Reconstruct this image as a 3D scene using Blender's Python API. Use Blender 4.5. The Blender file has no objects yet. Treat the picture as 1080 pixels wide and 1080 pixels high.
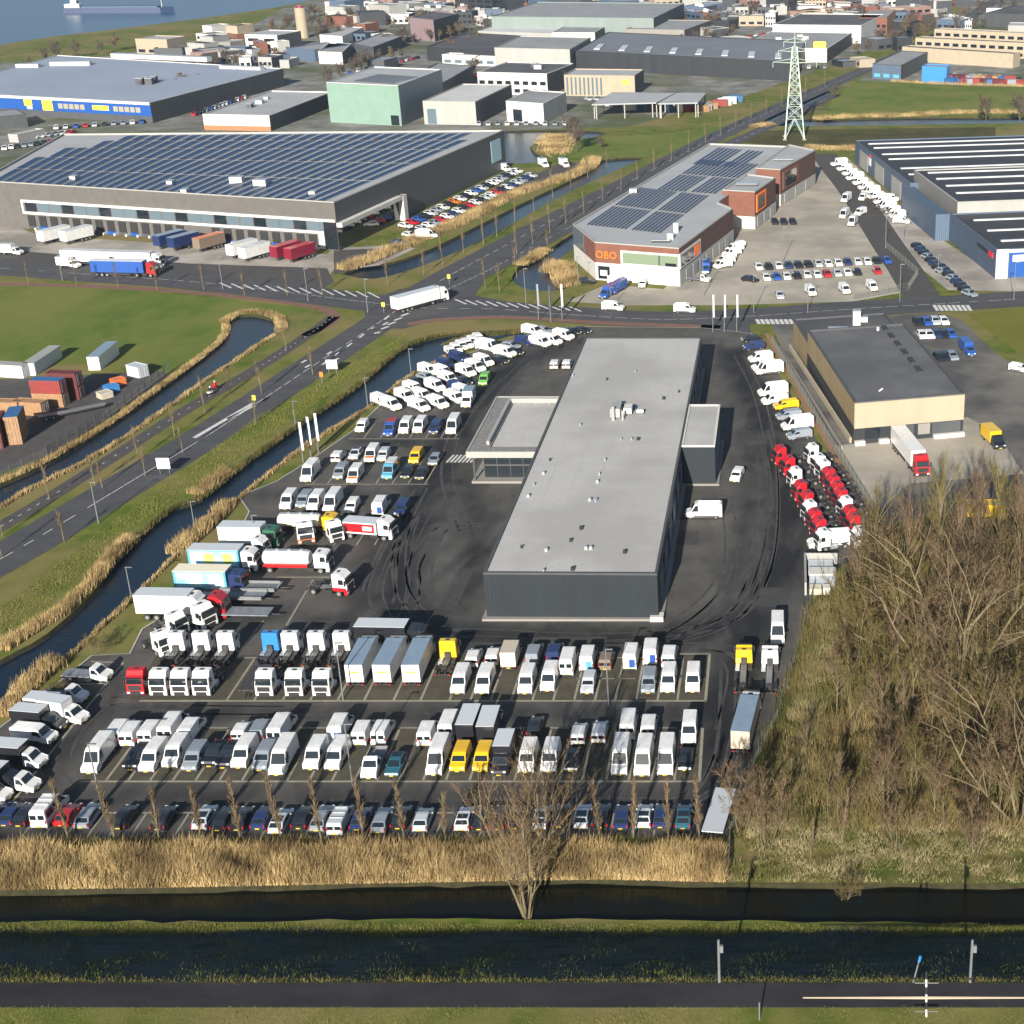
import bpy, math, random
import numpy as np
from mathutils import Vector, Matrix
from mathutils.geometry import delaunay_2d_cdt, tessellate_polygon
R = math.radians
random.seed(7); rng = np.random.default_rng(7)
sc = bpy.context.scene
COL = sc.collection

# ------------------------------------------------------------------ camera, sky, sun, exposure
FPX, PCX, PCY, CAMH = 1584.0, 832.0, 540.0, 95.0
PITCH = math.atan(685/FPX)
cam = bpy.data.cameras.new("camera"); camo = bpy.data.objects.new("camera", cam); COL.objects.link(camo)
camo.location = (0, 0, CAMH); camo.rotation_euler = (math.pi/2-PITCH, 0, 0)
cam.sensor_width = 36; cam.lens = FPX/1080*36; cam.shift_x = (540-PCX)/1080
cam.clip_start = 1; cam.clip_end = 60000
sc.camera = camo
SUN_EL, SUN_ROT = 21.0, 185.7
w = bpy.data.worlds.new("World"); sc.world = w; w.use_nodes = True
nt = w.node_tree; sky = nt.nodes.new("ShaderNodeTexSky"); sky.sky_type = 'NISHITA'; sky.sun_disc = False
sky.sun_elevation = R(SUN_EL); sky.sun_rotation = R(SUN_ROT); sky.air_density = 1.0; sky.dust_density = 0.6
bg = nt.nodes["Background"]; bg.inputs[1].default_value = 0.055
nt.links.new(sky.outputs[0], bg.inputs[0])
sl = bpy.data.lights.new("sun", 'SUN'); sl.energy = 5.0; sl.angle = R(0.5); sl.color = (1, 0.93, 0.82)
so = bpy.data.objects.new("sun", sl); COL.objects.link(so); so.location = (-30, -200, 200)
sd = Vector((math.sin(R(SUN_ROT))*math.cos(R(SUN_EL)), math.cos(R(SUN_ROT))*math.cos(R(SUN_EL)), math.sin(R(SUN_EL))))
so.rotation_euler = sd.to_track_quat('Z', 'Y').to_euler()
sc.view_settings.view_transform = 'Standard'; sc.view_settings.look = 'None'
sc.view_settings.exposure = 0.98; sc.view_settings.gamma = 1
sc.render.engine = 'CYCLES'
sc.cycles.max_bounces = 4; sc.cycles.transparent_max_bounces = 4

def P(u, v, z=0.0):
    a = (u-PCX)/FPX; b = -(v-PCY)/FPX
    d = (a, math.cos(PITCH)+b*math.sin(PITCH), -math.sin(PITCH)+b*math.cos(PITCH))
    t = (z-CAMH)/d[2]
    return Vector((d[0]*t, d[1]*t, z))

# ------------------------------------------------------------------ materials
MATS = {}
def mat(name, c, rough=0.8, c2=None, scale=0.3, metal=0.0, spec=0.5, stretch=None, detail=6, c3=None, scale3=0.03, bump=0, emit=None, lo=.35, hi=.65, coat=0):
    if name in MATS: return MATS[name]
    m = bpy.data.materials.new(name); m.use_nodes = True; n = m.node_tree; b = n.nodes["Principled BSDF"]
    b.inputs['Base Color'].default_value = (*c, 1); b.inputs['Roughness'].default_value = rough
    b.inputs['Metallic'].default_value = metal; b.inputs['Specular IOR Level'].default_value = spec
    if coat: b.inputs['Coat Weight'].default_value = coat; b.inputs['Coat Roughness'].default_value = .08
    def noise(sc_, st=None, det=detail):
        g = n.nodes.new('ShaderNodeNewGeometry'); mp = n.nodes.new('ShaderNodeMapping')
        n.links.new(g.outputs['Position'], mp.inputs[0])
        if st: mp.inputs['Scale'].default_value = st
        t = n.nodes.new('ShaderNodeTexNoise'); t.inputs['Scale'].default_value = sc_; t.inputs['Detail'].default_value = det
        t.inputs['Roughness'].default_value = .65
        n.links.new(mp.outputs[0], t.inputs['Vector']); return t
    if c2:
        t = noise(scale, stretch); r = n.nodes.new('ShaderNodeMapRange')
        r.inputs[1].default_value = lo; r.inputs[2].default_value = hi
        n.links.new(t.outputs[0], r.inputs[0]); mx = n.nodes.new('ShaderNodeMix'); mx.data_type = 'RGBA'
        mx.inputs[6].default_value = (*c, 1); mx.inputs[7].default_value = (*c2, 1)
        n.links.new(r.outputs[0], mx.inputs[0]); out = mx.outputs[2]
        if c3:
            t3 = noise(scale3, None, 3); r3 = n.nodes.new('ShaderNodeMapRange'); r3.inputs[1].default_value = .42; r3.inputs[2].default_value = .62
            n.links.new(t3.outputs[0], r3.inputs[0]); m3 = n.nodes.new('ShaderNodeMix'); m3.data_type = 'RGBA'
            n.links.new(out, m3.inputs[6]); m3.inputs[7].default_value = (*c3, 1); n.links.new(r3.outputs[0], m3.inputs[0]); out = m3.outputs[2]
        n.links.new(out, b.inputs['Base Color'])
        if bump:
            bp = n.nodes.new('ShaderNodeBump'); bp.inputs['Strength'].default_value = bump; bp.inputs['Distance'].default_value = .3
            n.links.new(t.outputs[0], bp.inputs['Height']); n.links.new(bp.outputs[0], b.inputs['Normal'])
    if emit: b.inputs['Emission Color'].default_value = (*emit, 1); b.inputs['Emission Strength'].default_value = 1
    MATS[name] = m; return m
def ribbed(name, c, c2, pitch=0.35, rough=.55, vertical=True, metal=.0):
    """profiled metal sheeting: a real bump plus colour variation between sheets"""
    if name in MATS: return MATS[name]
    m = mat(name, c, rough, c2, .25, metal, stretch=(1, 1, .15)); n = m.node_tree; b = n.nodes["Principled BSDF"]
    g = n.nodes.new('ShaderNodeNewGeometry'); s = n.nodes.new('ShaderNodeSeparateXYZ'); n.links.new(g.outputs['Position'], s.inputs[0])
    if vertical:
        a = n.nodes.new('ShaderNodeMath'); a.operation = 'ADD'; n.links.new(s.outputs[0], a.inputs[0]); n.links.new(s.outputs[1], a.inputs[1]); src = a.outputs[0]
    else: src = s.outputs[2]
    k = n.nodes.new('ShaderNodeMath'); k.operation = 'MULTIPLY'; k.inputs[1].default_value = 2*math.pi/pitch; n.links.new(src, k.inputs[0])
    q = n.nodes.new('ShaderNodeMath'); q.operation = 'SINE'; n.links.new(k.outputs[0], q.inputs[0])
    bp = n.nodes.new('ShaderNodeBump'); bp.inputs['Strength'].default_value = .5; bp.inputs['Distance'].default_value = .04
    n.links.new(q.outputs[0], bp.inputs['Height']); n.links.new(bp.outputs[0], b.inputs['Normal'])
    return m

G_GRASS = mat('grass', (.072, .108, .014), 1, (.135, .145, .032), .22, c3=(.185, .155, .062), scale3=.035, bump=.5, spec=.1, lo=.42, hi=.58, detail=9)
G_LAWN = mat('lawn', (.085, .128, .020), 1, (.120, .150, .032), .12, c3=(.150, .160, .040), scale3=.03, spec=.1, lo=.42, hi=.58, detail=9, stretch=(1,.5,1))
G_DRY = mat('dry_grass', (.10, .088, .026), 1, (.21, .165, .072), .35, c3=(.060, .082, .018), scale3=.09, bump=.5, spec=.1)
G_REED = mat('reed_bed', (.22, .15, .06), 1, (.38, .27, .12), .5, spec=.1, bump=.5)
M_REED = mat('reed', (.35, .25, .11), .9, (.54, .405, .20), .9, c3=(.20, .14, .065), scale3=.16, spec=.1)
M_SEDGE = mat('sedge', (.10, .085, .028), .9, (.20, .15, .06), 1.2, c3=(.06, .07, .018), scale3=.2, spec=.1)
M_TUFT = mat('grass_blade', (.10, .13, .022), .9, (.19, .18, .05), .6, spec=.1)
G_WOOD = mat('wood_floor', (.055, .048, .018), 1, (.15, .115, .05), .5, c3=(.045, .055, .013), scale3=.1, bump=.6, spec=.1)
G_FAR = mat('far_ground', (.075, .080, .055), 1, (.10, .095, .085), .03, c3=(.055, .075, .022), scale3=.012, spec=.1)
G_YARDFAR = mat('far_yard', (.11, .112, .112), .9, (.27, .26, .235), .09, c3=(.085, .10, .045), scale3=.02, spec=.2)
A_ROAD = mat('road_asphalt', (.052, .053, .060), .85, (.075, .075, .080), .3, stretch=(.3, 1, 1), spec=.3)
A_PATH = mat('path_asphalt', (.060, .056, .058), .9, (.085, .078, .076), .5, spec=.2)
A_RED = mat('red_path', (.16, .085, .065), .9, (.20, .115, .09), .5, spec=.2)
A_CONC = mat('concrete_paving', (.33, .30, .265), .9, (.40, .37, .33), .15, c3=(.22, .205, .185), scale3=.05, spec=.2)
A_PAVE = mat('block_paving', (.34, .31, .255), .9, (.41, .375, .31), .12, c3=(.27, .25, .21), scale3=.05, spec=.2)
M_LINE = mat('concrete_band', (.30, .28, .22), .9, (.22, .21, .165), 1.2, spec=.2)
M_WLINE = mat('white_marking', (.62, .62, .60), .8, (.45, .45, .44), 1.2, spec=.2)
M_BAY = mat('bay_paving', (.062, .056, .044), .95, (.085, .077, .058), .6, spec=.15)
M_KERB = mat('kerb_concrete', (.30, .29, .27), .9, (.38, .37, .34), 1)
def water(name, c, rough, bump, scale, stretch=(1, 1, 1), spec=.4):
    m = mat(name, c, rough, spec=spec); n = m.node_tree; b = n.nodes["Principled BSDF"]
    g = n.nodes.new('ShaderNodeNewGeometry'); mp = n.nodes.new('ShaderNodeMapping'); mp.inputs['Scale'].default_value = stretch
    t = n.nodes.new('ShaderNodeTexNoise'); t.inputs['Scale'].default_value = scale; t.inputs['Detail'].default_value = 5
    n.links.new(g.outputs['Position'], mp.inputs[0]); n.links.new(mp.outputs[0], t.inputs['Vector'])
    bp = n.nodes.new('ShaderNodeBump'); bp.inputs['Strength'].default_value = bump; bp.inputs['Distance'].default_value = .1
    n.links.new(t.outputs[0], bp.inputs['Height']); n.links.new(bp.outputs[0], b.inputs['Normal']); return m
W_CANAL = water('canal_water', (.003, .012, .026), .2, .6, 1.6, spec=.22)
W_DITCH = water('ditch_water', (.005, .006, .003), .1, .15, .8, spec=.16)
W_RIVER = water('river_water', (.020, .065, .15), .3, .8, .15, (1, .35, 1), .3)

def paint(name, c, c2=None): return mat('paint_'+name, c, .35, c2, 1.5, coat=.4)
WHITE = paint('white', (.76, .76, .75), (.62, .62, .61)); GREY = paint('grey', (.22, .25, .29)); SILVER = paint('silver', (.45, .48, .51))
BLACK = paint('black', (.012, .013, .018)); NAVY = paint('navy', (.015, .03, .10)); RED = paint('red', (.42, .010, .016)); YELLOW = paint('yellow', (.68, .42, .01))
BLUE = paint('blue', (.02, .08, .32)); LBLUE = paint('light_blue', (.03, .19, .50)); CYAN = paint('cyan', (.09, .32, .46)); ORANGE = paint('orange', (.62, .15, .02))
MAROON = paint('maroon', (.18, .01, .03)); GREEN = paint('green', (.16, .42, .08)); BEIGE = paint('beige', (.48, .42, .33)); BROWN = paint('brown', (.20, .15, .11))
LGREY = paint('light_grey', (.52, .55, .58)); TEAL = paint('teal', (.02, .10, .14)); CREAM = paint('cream', (.78, .72, .55)); DGREEN = paint('dark_green', (.03, .12, .07))
GLASS = mat('window_glass', (.012, .018, .024), .06, spec=.8); RUBBER = mat('rubber', (.012, .012, .013), .8); RIM = mat('wheel_rim', (.35, .36, .37), .4, metal=.6)
PLASTIC = mat('black_plastic', (.02, .02, .022), .6); CHASSIS = mat('chassis_steel', (.022, .022, .026), .6, (.06, .055, .05), 2); LAMP = mat('headlamp_glass', (.65, .68, .7), .15); TAIL = mat('tail_lamp', (.45, .01, .01), .3)
PLATE = mat('number_plate', (.75, .50, .02), .5); STEEL = mat('galvanised_steel', (.24, .25, .26), .5, (.19, .20, .21), 1, metal=.4); DECK = mat('trailer_deck', (.20, .22, .25), .7, (.14, .15, .17), 1)
TARP = mat('roof_sheet_blue_grey', (.17, .24, .32), .5, (.21, .28, .36), .8); ALU = mat('aluminium', (.5, .52, .54), .35, metal=.5)
BARK = mat('bark', (.12, .09, .06), .95, (.19, .155, .10), .8, spec=.1); BARKD = mat('dark_bark', (.085, .065, .05), .95, (.12, .095, .07), .8, spec=.1)
BARKL = mat('pale_bark', (.13, .105, .062), .95, (.20, .165, .10), .8, spec=.1)
TWIG = mat('twigs', (.105, .072, .042), .95, (.175, .122, .070), .35, spec=.1); TWIGO = mat('olive_twigs', (.095, .080, .026), .95, (.155, .125, .048), .35, spec=.1)
TWIGD = mat('dark_twigs', (.075, .055, .05), .95, (.11, .085, .07), .3, spec=.1); BRUSH = mat('brushwood', (.15, .115, .048), .95, (.25, .185, .085), .5, c3=(.10, .095, .028), scale3=.08, spec=.1)

# ------------------------------------------------------------------ mesh helpers
class MB:
    def __init__(s): s.v = []; s.f = []; s.m = []; s.mats = []
    def mi(s, m):
        if m not in s.mats: s.mats.append(m)
        return s.mats.index(m)
    def poly(s, pts, m):
        k = len(s.v); s.v += [tuple(p) for p in pts]; s.f.append(tuple(range(k, k+len(pts)))); s.m.append(s.mi(m)); return s
    def box(s, x0, x1, y0, y1, z0, z1, m, T=None):
        c = [(x0,y0,z0),(x1,y0,z0),(x1,y1,z0),(x0,y1,z0),(x0,y0,z1),(x1,y0,z1),(x1,y1,z1),(x0,y1,z1)]
        if T: c = [tuple(T @ Vector(p)) for p in c]
        k = len(s.v); s.v += c; i = s.mi(m)
        for f in ((3,2,1,0),(4,5,6,7),(0,1,5,4),(1,2,6,5),(2,3,7,6),(3,0,4,7)): s.f.append(tuple(k+q for q in f)); s.m.append(i)
        return s
    def prism(s, pts, z0, z1, m, top=None, bottom=True):
        n = len(pts); k = len(s.v); s.v += [(p[0],p[1],z0) for p in pts]+[(p[0],p[1],z1) for p in pts]; i = s.mi(m)
        for a in range(n): b = (a+1) % n; s.f.append((k+a,k+b,k+n+b,k+n+a)); s.m.append(i)
        if top is not False: s.f.append(tuple(range(k+n,k+2*n))); s.m.append(s.mi(top or m))
        return s
    def tube(s, a, b, r0, r1, m, n=6, cap=True):
        a = Vector(a); b = Vector(b); d = (b-a)
        if d.length < 1e-6: return s
        q = d.to_track_quat('Z','Y'); k = len(s.v); i = s.mi(m)
        for p, r in ((a,r0),(b,r1)):
            for j in range(n):
                t = 2*math.pi*j/n; s.v.append(tuple(p+q@Vector((r*math.cos(t), r*math.sin(t), 0))))
        for j in range(n): s.f.append((k+j,k+(j+1)%n,k+n+(j+1)%n,k+n+j)); s.m.append(i)
        if cap: s.f.append(tuple(range(k+n,k+2*n))); s.m.append(i); s.f.append(tuple(range(k+n-1,k-1,-1))); s.m.append(i)
        return s
    def loft(s, prof, W, m, c=.06, tap=0.05, zt=1.0, half=None):
        """side profile (y,z) extruded across the width, with chamfered flanks that lean in above zt"""
        cy = sum(p[0] for p in prof)/len(prof); cz = sum(p[1] for p in prof)/len(prof); n = len(prof)
        H = max(p[1] for p in prof); k = len(s.v); i = s.mi(m); h = W/2
        for side, sh in ((-h,1),(-h+c,0),(h-c,0),(h,1)):
            for y,z in prof:
                if sh: y = y-math.copysign(c, y-cy); z = z-math.copysign(c*.8, z-cz)
                t = max(0,(z-zt)/(H-zt+.01))*tap if H > zt else 0
                s.v.append((side*(1-t*2*(1 if True else 0)), y, z))
        for r in range(3):
            for a in range(n): b=(a+1)%n; s.f.append((k+r*n+a,k+r*n+b,k+(r+1)*n+b,k+(r+1)*n+a)); s.m.append(i)
        s.f.append(tuple(range(k+n-1,k-1,-1))); s.m.append(i); s.f.append(tuple(range(k+3*n,k+4*n))); s.m.append(i)
        return s
    def build(s, name, parent=None, loc=None, smooth=False):
        me = bpy.data.meshes.new(name); me.from_pydata(s.v, [], s.f)
        for m in s.mats: me.materials.append(m)
        me.polygons.foreach_set('material_index', s.m)
        if smooth: me.polygons.foreach_set('use_smooth', [True]*len(s.f))
        me.update(); o = bpy.data.objects.new(name, me); COL.objects.link(o)
        if parent: o.parent = parent
        if loc is not None: o.location = loc
        return o
def tag(o, label=None, cat=None, group=None, kind=None):
    if label: o['label'] = label
    if cat: o['category'] = cat
    if group: o['group'] = group
    if kind: o['kind'] = kind
    return o
def empty(name, loc=(0,0,0), rz=0, label=None, cat=None, group=None):
    o = bpy.data.objects.new(name, None); COL.objects.link(o); o.location = loc; o.rotation_euler = (0,0,rz); return tag(o, label, cat, group)
KIDS = {}
def dup(root, parent=None):
    c = root.copy(); COL.objects.link(c)
    if parent: c.parent = parent
    ch = KIDS.get(root.name)
    if ch is None: ch = KIDS[root.name] = list(root.children)
    for k in ch: dup(k, c)
    return c
def pathmesh(pts, width, z, m, name, kind='structure', thick=0):
    """a strip of given width along world points"""
    pts = [Vector((p[0],p[1],0)) for p in pts]; L=[]; Rr=[]
    for i,p in enumerate(pts):
        d = (pts[min(i+1,len(pts)-1)]-pts[max(i-1,0)]).normalized(); nrm = Vector((-d.y,d.x,0))*width/2
        L.append(p+nrm); Rr.append(p-nrm)
    b = MB()
    for i in range(len(pts)-1):
        b.poly([(*Rr[i][:2],z),(*Rr[i+1][:2],z),(*L[i+1][:2],z),(*L[i][:2],z)], m)
    return b if name is None else tag(b.build(name), kind=kind)
def smoothline(px, n=6, z=0):
    """Catmull-Rom through photo points laid on the ground"""
    w = [P(u,v,z) for u,v in px]
    if len(w) < 3: return w
    out=[]
    for i in range(len(w)-1):
        p0=w[max(i-1,0)];p1=w[i];p2=w[i+1];p3=w[min(i+2,len(w)-1)]
        for j in range(n):
            t=j/n; out.append(.5*((2*p1)+(-p0+p2)*t+(2*p0-5*p1+4*p2-p3)*t*t+(-p0+3*p1-3*p2+p3)*t**3))
    out.append(w[-1]); return out
def flat(name, pts, z, m, px=True, kind='structure'):
    w = [P(*p) if px else Vector((p[0],p[1],0)) for p in pts]
    tris = tessellate_polygon([[Vector((p.x,p.y,0)) for p in w]])
    me = bpy.data.meshes.new(name); fs=[]
    for t in tris:
        a,b,c=[w[i] for i in t]
        fs.append(t if (b.x-a.x)*(c.y-a.y)-(b.y-a.y)*(c.x-a.x)>0 else t[::-1])
    me.from_pydata([(p.x,p.y,z) for p in w],[],fs); me.materials.append(m); me.update()
    o = bpy.data.objects.new(name, me); COL.objects.link(o); return tag(o, kind=kind)
def inside(pt, poly):
    x,y=pt[0],pt[1]; r=False; j=len(poly)-1
    for i in range(len(poly)):
        xi,yi=poly[i][0],poly[i][1]; xj,yj=poly[j][0],poly[j][1]
        if (yi>y)!=(yj>y) and x<(xj-xi)*(y-yi)/(yj-yi)+xi: r=not r
        j=i
    return r
def npinside(X, Y, poly):
    r=np.zeros(X.shape,bool); j=len(poly)-1
    for i in range(len(poly)):
        xi,yi=poly[i][0],poly[i][1]; xj,yj=poly[j][0],poly[j][1]
        if yi!=yj: r ^= ((yi>Y)!=(yj>Y)) & (X<(xj-xi)*(Y-yi)/(yj-yi)+xi)
        j=i
    return r
ONES='zeroth first second third fourth fifth sixth seventh eighth ninth tenth eleventh twelfth thirteenth fourteenth fifteenth sixteenth seventeenth eighteenth nineteenth'.split()
def ordw(n):
    if n<20: return ONES[n]
    t={2:'twent',3:'thirt',4:'fort',5:'fift',6:'sixt',7:'sevent',8:'eight',9:'ninet'}[n//10]
    return t+'ieth' if n%10==0 else t+'y-'+ONES[n%10]

# ------------------------------------------------------------------ ground and water
CANAL_L = [(0,696),(50,668),(105,618),(122,590),(175,540),(212,525),(250,495),(270,480),(320,445),(370,412),(400,387),(425,367),(457,355),(495,350),(530,348),(552,349)]
CANAL_R = [(560,353),(540,354),(500,366),(470,377),(432,397),(390,430),(345,457),(310,480),(270,512),(225,548),(172,600),(140,632),(100,668),(60,706),(0,752),(-60,800),(-160,880)]
waters = {
 'canal': ([(-220,830),(-80,745)]+CANAL_L+CANAL_R, W_CANAL),
 'meadow_canal': ([(-120,590),(0,534),(37,512),(100,480),(175,430),(225,395),(270,362),(290,352),(293,340),(270,332),(245,334),(237,345),(236,356),(225,367),(180,402),(112,450),(50,487),(0,510),(-120,555)], W_CANAL),
 'ditch': ([(-400,972),(200,972),(520,968),(760,971),(1080,975),(1600,975),(1600,931),(1080,931),(770,929),(640,926),(560,927),(400,930),(200,934),(0,937),(-400,937)], W_DITCH),
 'pond': ([(540,292),(545,300),(562,306),(590,306),(600,300),(592,288),(582,278),(600,266),(612,252),(606,246),(590,256),(566,270),(548,280)], W_CANAL),
 'road_ditch': ([(360,289),(395,294),(440,282),(490,262),(540,236),(590,208),(640,184),(668,172),(676,166),(640,168),(632,172),(610,186),(560,210),(510,235),(455,262),(415,276),(380,281)], W_CANAL),
 'basin': ([(500,139),(585,137),(640,140),(600,150),(563,152),(563,160),(574,168),(560,172),(535,172),(510,170),(490,160)], W_CANAL),
 'field_ditch': ([(800,132),(820,118),(868,97),(876,100),(848,122),(860,126),(960,124),(1060,124),(1200,122),(1200,128),(1060,130),(860,133)], W_CANAL),
 'far_ditch': ([(935,42),(958,30),(968,32),(962,38),(944,47)], W_CANAL),
 'field_pool': ([(1036,114),(1060,112),(1080,113),(1080,117),(1050,117)], W_CANAL),
 'river': ([(-900,110),(-300,70),(-60,54),(0,47),(60,38),(120,31),(200,21),(290,8),(330,0),(420,-20),(520,-60),(-300,-90),(-1200,-60)], W_RIVER),
}
wpoly = {}
cv = []; ce = []
def addloop(pts):
    k=len(cv); cv.extend(Vector((p[0],p[1])) for p in pts); n=len(pts); ce.extend((k+i,k+(i+1)%n) for i in range(n))
addloop([(-14000,-400),(14000,-400),(14000,26000),(-14000,26000)])
for nme,(pp,m) in waters.items():
    w_ = smoothline(pp+[pp[0]], 3)[:-1] if nme not in ('ditch','river') else [P(*p) for p in pp]
    if nme=='ditch':
        dense=[]
        for i in range(len(w_)):
            a=w_[i]; b=w_[(i+1)%len(w_)]; k=max(1,int((a-b).length/2.5))
            for j in range(k):
                q=a.lerp(b,j/k); q=q+Vector((0,random.uniform(-.25,.25),0)); dense.append(q)
        w_=dense
    wpoly[nme]=w_; addloop(w_)
r_ = delaunay_2d_cdt(cv, ce, [], 0, 1e-4)
gv, gf = r_[0], r_[2]
keep=[]
for f in gf:
    cx=sum(gv[i].x for i in f)/len(f); cy=sum(gv[i].y for i in f)/len(f)
    if not any(inside((cx,cy),w_) for w_ in wpoly.values()): keep.append(tuple(f))
me = bpy.data.meshes.new('ground'); me.from_pydata([(v.x,v.y,0) for v in gv],[],keep); me.materials.append(G_GRASS); me.update()
o = bpy.data.objects.new('ground', me); COL.objects.link(o); tag(o, kind='structure')
M_BANK = mat('bank_earth', (.022,.022,.012), 1, (.045,.04,.02), 1.0, spec=.1)
for nme,w_ in wpoly.items():
    zl=-.55 if nme!='river' else -1.5; n=len(w_); area=sum(w_[i].x*w_[(i+1)%n].y-w_[(i+1)%n].x*w_[i].y for i in range(n)); sg=1 if area>0 else -1
    b=MB(); low=[]
    for i in range(n):
        d=(w_[(i+1)%n]-w_[i-1]).normalized(); low.append(w_[i]+Vector((-d.y,d.x,0))*(.9 if nme=='river' else .45)*sg)
    for i in range(n):
        j=(i+1)%n; b.poly([(w_[i].x,w_[i].y,0),(w_[j].x,w_[j].y,0),(low[j].x,low[j].y,zl-.2),(low[i].x,low[i].y,zl-.2)], M_BANK)
    tag(b.build(nme+'_bank'), kind='structure')
    flat(nme+'_water', [(p.x,p.y) for p in w_], zl, waters[nme][1], px=False)

# dike with its road in the foreground
Y0,Y1,Y2,Y3 = 116.3,104.4,101.2,93
SHADE_GRASS = mat('shade_tinted_grass', (.018,.034,.036), 1, (.048,.074,.078), .7, stretch=(.35,1.6,1), c3=(.05,.07,.07), scale3=.3, spec=.1, bump=.5)  # far dike slope: bluish shade is put into the grass colour
b=MB(); DX=-420; EX=420; nx=210; prof=[(118.0,-.05),(Y0,.1),(113.3,1.35),(110.3,2.6),(107.3,3.85),(Y1,4.98),(102.8,5.0),(Y2,5.0),(97,5.0),(Y3,4.8),(80,.0)]
for i in range(nx):
    x0=DX+(EX-DX)*i/nx; x1=DX+(EX-DX)*(i+1)/nx
    for j in range(len(prof)-1):
        def q(x,k):
            y,z=prof[k]; wob=.16*math.sin(x*.37+k)+.10*math.sin(x*1.1+2*k); return (x,y+(wob if 0<k<5 else 0),z+(0 if k in(5,6,7) else .08*math.sin(x*.23+k*1.7)))
        b.poly([q(x0,j),q(x0,j+1),q(x1,j+1),q(x1,j)], G_GRASS if j>4 else SHADE_GRASS)
tag(b.build('dike', smooth=True), kind='structure')
b=MB()
b.box(DX,EX,Y2,Y1-.15,4.9,5.03,mat('dike_asphalt',(.017,.0165,.020),.9,(.034,.032,.036),.35,stretch=(.3,1,1),spec=.2)); tag(b.build('dike_road'), kind='structure')

flat('yard_verge', [(-300,1300),(-200,890),(-80,888),(300,884),(760,884),(762,930),(640,927),(400,931),(200,935),(-80,939),(-300,945)][1:], .015, G_REED)
flat('rough_meadow', [(765,932),(790,890),(800,800),(845,700),(862,625),(900,600),(930,560),(1120,470),(1500,470),(1600,932)], .012, G_WOOD)
flat('dry_verge', [(767,931),(785,880),(900,860),(1080,870),(1500,870),(1500,933),(1080,933)], .02, G_DRY)
flat('ditch_verge', [(-400,974),(1600,977),(1600,990),(-400,990)], .0155, mat('verge_grass',(.095,.105,.02),1,(.15,.135,.04),.4,spec=.1))
flat('meadow', [(-200,309),(0,301),(60,302),(140,306),(220,314),(300,322),(330,328),(300,332),(270,331),(245,332),(235,341),(233,354),(224,364),(180,390),(110,385),(60,385),(-200,392)], .015, G_LAWN)
flat('pasture', [(868,127),(880,100),(905,86),(960,86),(1010,92),(1200,92),(1200,121),(1060,122),(960,121)], .015, G_LAWN)
flat('lawn_east', [(1018,331),(1080,326),(1300,322),(1300,420),(1110,400),(1075,372)], .015, mat('yellow_lawn',(.12,.125,.02),1,(.15,.145,.03),.08,spec=.1))
flat('green_by_basin', [(600,160),(610,146),(660,143),(720,140),(770,132),(800,130),(760,145),(700,165),(650,166),(615,168)], .016, G_LAWN)

# ---- yard, with tyre-polished lanes as a surface attribute
YARD = [(-230,905),(-120,852),(-60,812),(0,768),(40,738),(97,692),(137,690),(150,664),(196,636),(206,596),(250,566),(263,540),(252,524),(292,508),(330,484),(372,455),(405,424),(440,400),(475,380),(510,368),(545,358),(575,346),(620,345),(738,346),(792,352),(800,362),(822,395),(862,465),(912,560),(920,578),(880,600),(856,604),(858,620),(846,662),(838,700),(818,758),(796,800),(778,862),(768,886),(400,886),(-100,888)]
yw=[P(*p) for p in YARD]; X0=min(p.x for p in yw); X1=max(p.x for p in yw); YY0=min(p.y for p in yw); YY1=max(p.y for p in yw)
cv=[];ce=[]; addloop(yw)
gx,gy=np.meshgrid(np.arange(X0,X1,2.0),np.arange(YY0,YY1,2.0)); ins=npinside(gx,gy,yw)
for x,y in zip(gx[ins],gy[ins]): cv.append(Vector((x+random.uniform(-.3,.3),y+random.uniform(-.3,.3))))
r_=delaunay_2d_cdt(cv,ce,[],1,1e-4); gv,gf=r_[0],r_[2]
LANES=[([(772,372),(798,420),(822,480),(830,540),(822,600),(800,650),(772,700),(762,780),(755,860)],6,1),
 ([(745,362),(770,380),(790,440),(790,560),(770,640)],4,.6),
 ([(600,362),(570,372),(530,395),(495,440),(470,480),(440,540),(425,590),(425,640),(480,668),(600,672),(720,670),(790,650)],6,1),
 ([(480,500),(500,540),(505,600),(480,640)],5,.75),([(440,520),(400,580),(390,640),(440,665)],5,.8),
 ([(100,750),(200,753),(400,754),(600,754),(760,752)],3.5,.7),([(60,845),(200,843),(400,843),(600,843),(750,845)],4,.75),
 ([(385,465),(440,468),(490,468)],3,.7),([(280,522),(360,522),(430,525),(470,522)],3,.55),([(220,650),(300,650),(380,660)],4,.6),
 ([(100,720),(60,790),(0,850)],5,.8),([(560,670),(620,668),(740,700),(755,760)],4,.5)]
vx=np.array([v.x for v in gv]); vy=np.array([v.y for v in gv]); wear=np.zeros(len(vx))
for pts,wd,st in LANES:
    w_=smoothline(pts,4); dmin=np.full(len(vx),1e9)
    for a,b_ in zip(w_[:-1],w_[1:]):
        dx,dy=b_.x-a.x,b_.y-a.y; t=np.clip(((vx-a.x)*dx+(vy-a.y)*dy)/(dx*dx+dy*dy),0,1); dmin=np.minimum(dmin,np.hypot(vx-a.x-t*dx,vy-a.y-t*dy))
    wear=np.maximum(wear,st*np.clip(1.15-dmin/wd,0,1))
me=bpy.data.meshes.new('yard_paving'); me.from_pydata([(v.x,v.y,.03) for v in gv],[],[tuple(f) for f in gf])
at=me.attributes.new('wear','FLOAT','POINT'); at.data.foreach_set('value',wear.astype(np.float32))
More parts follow.
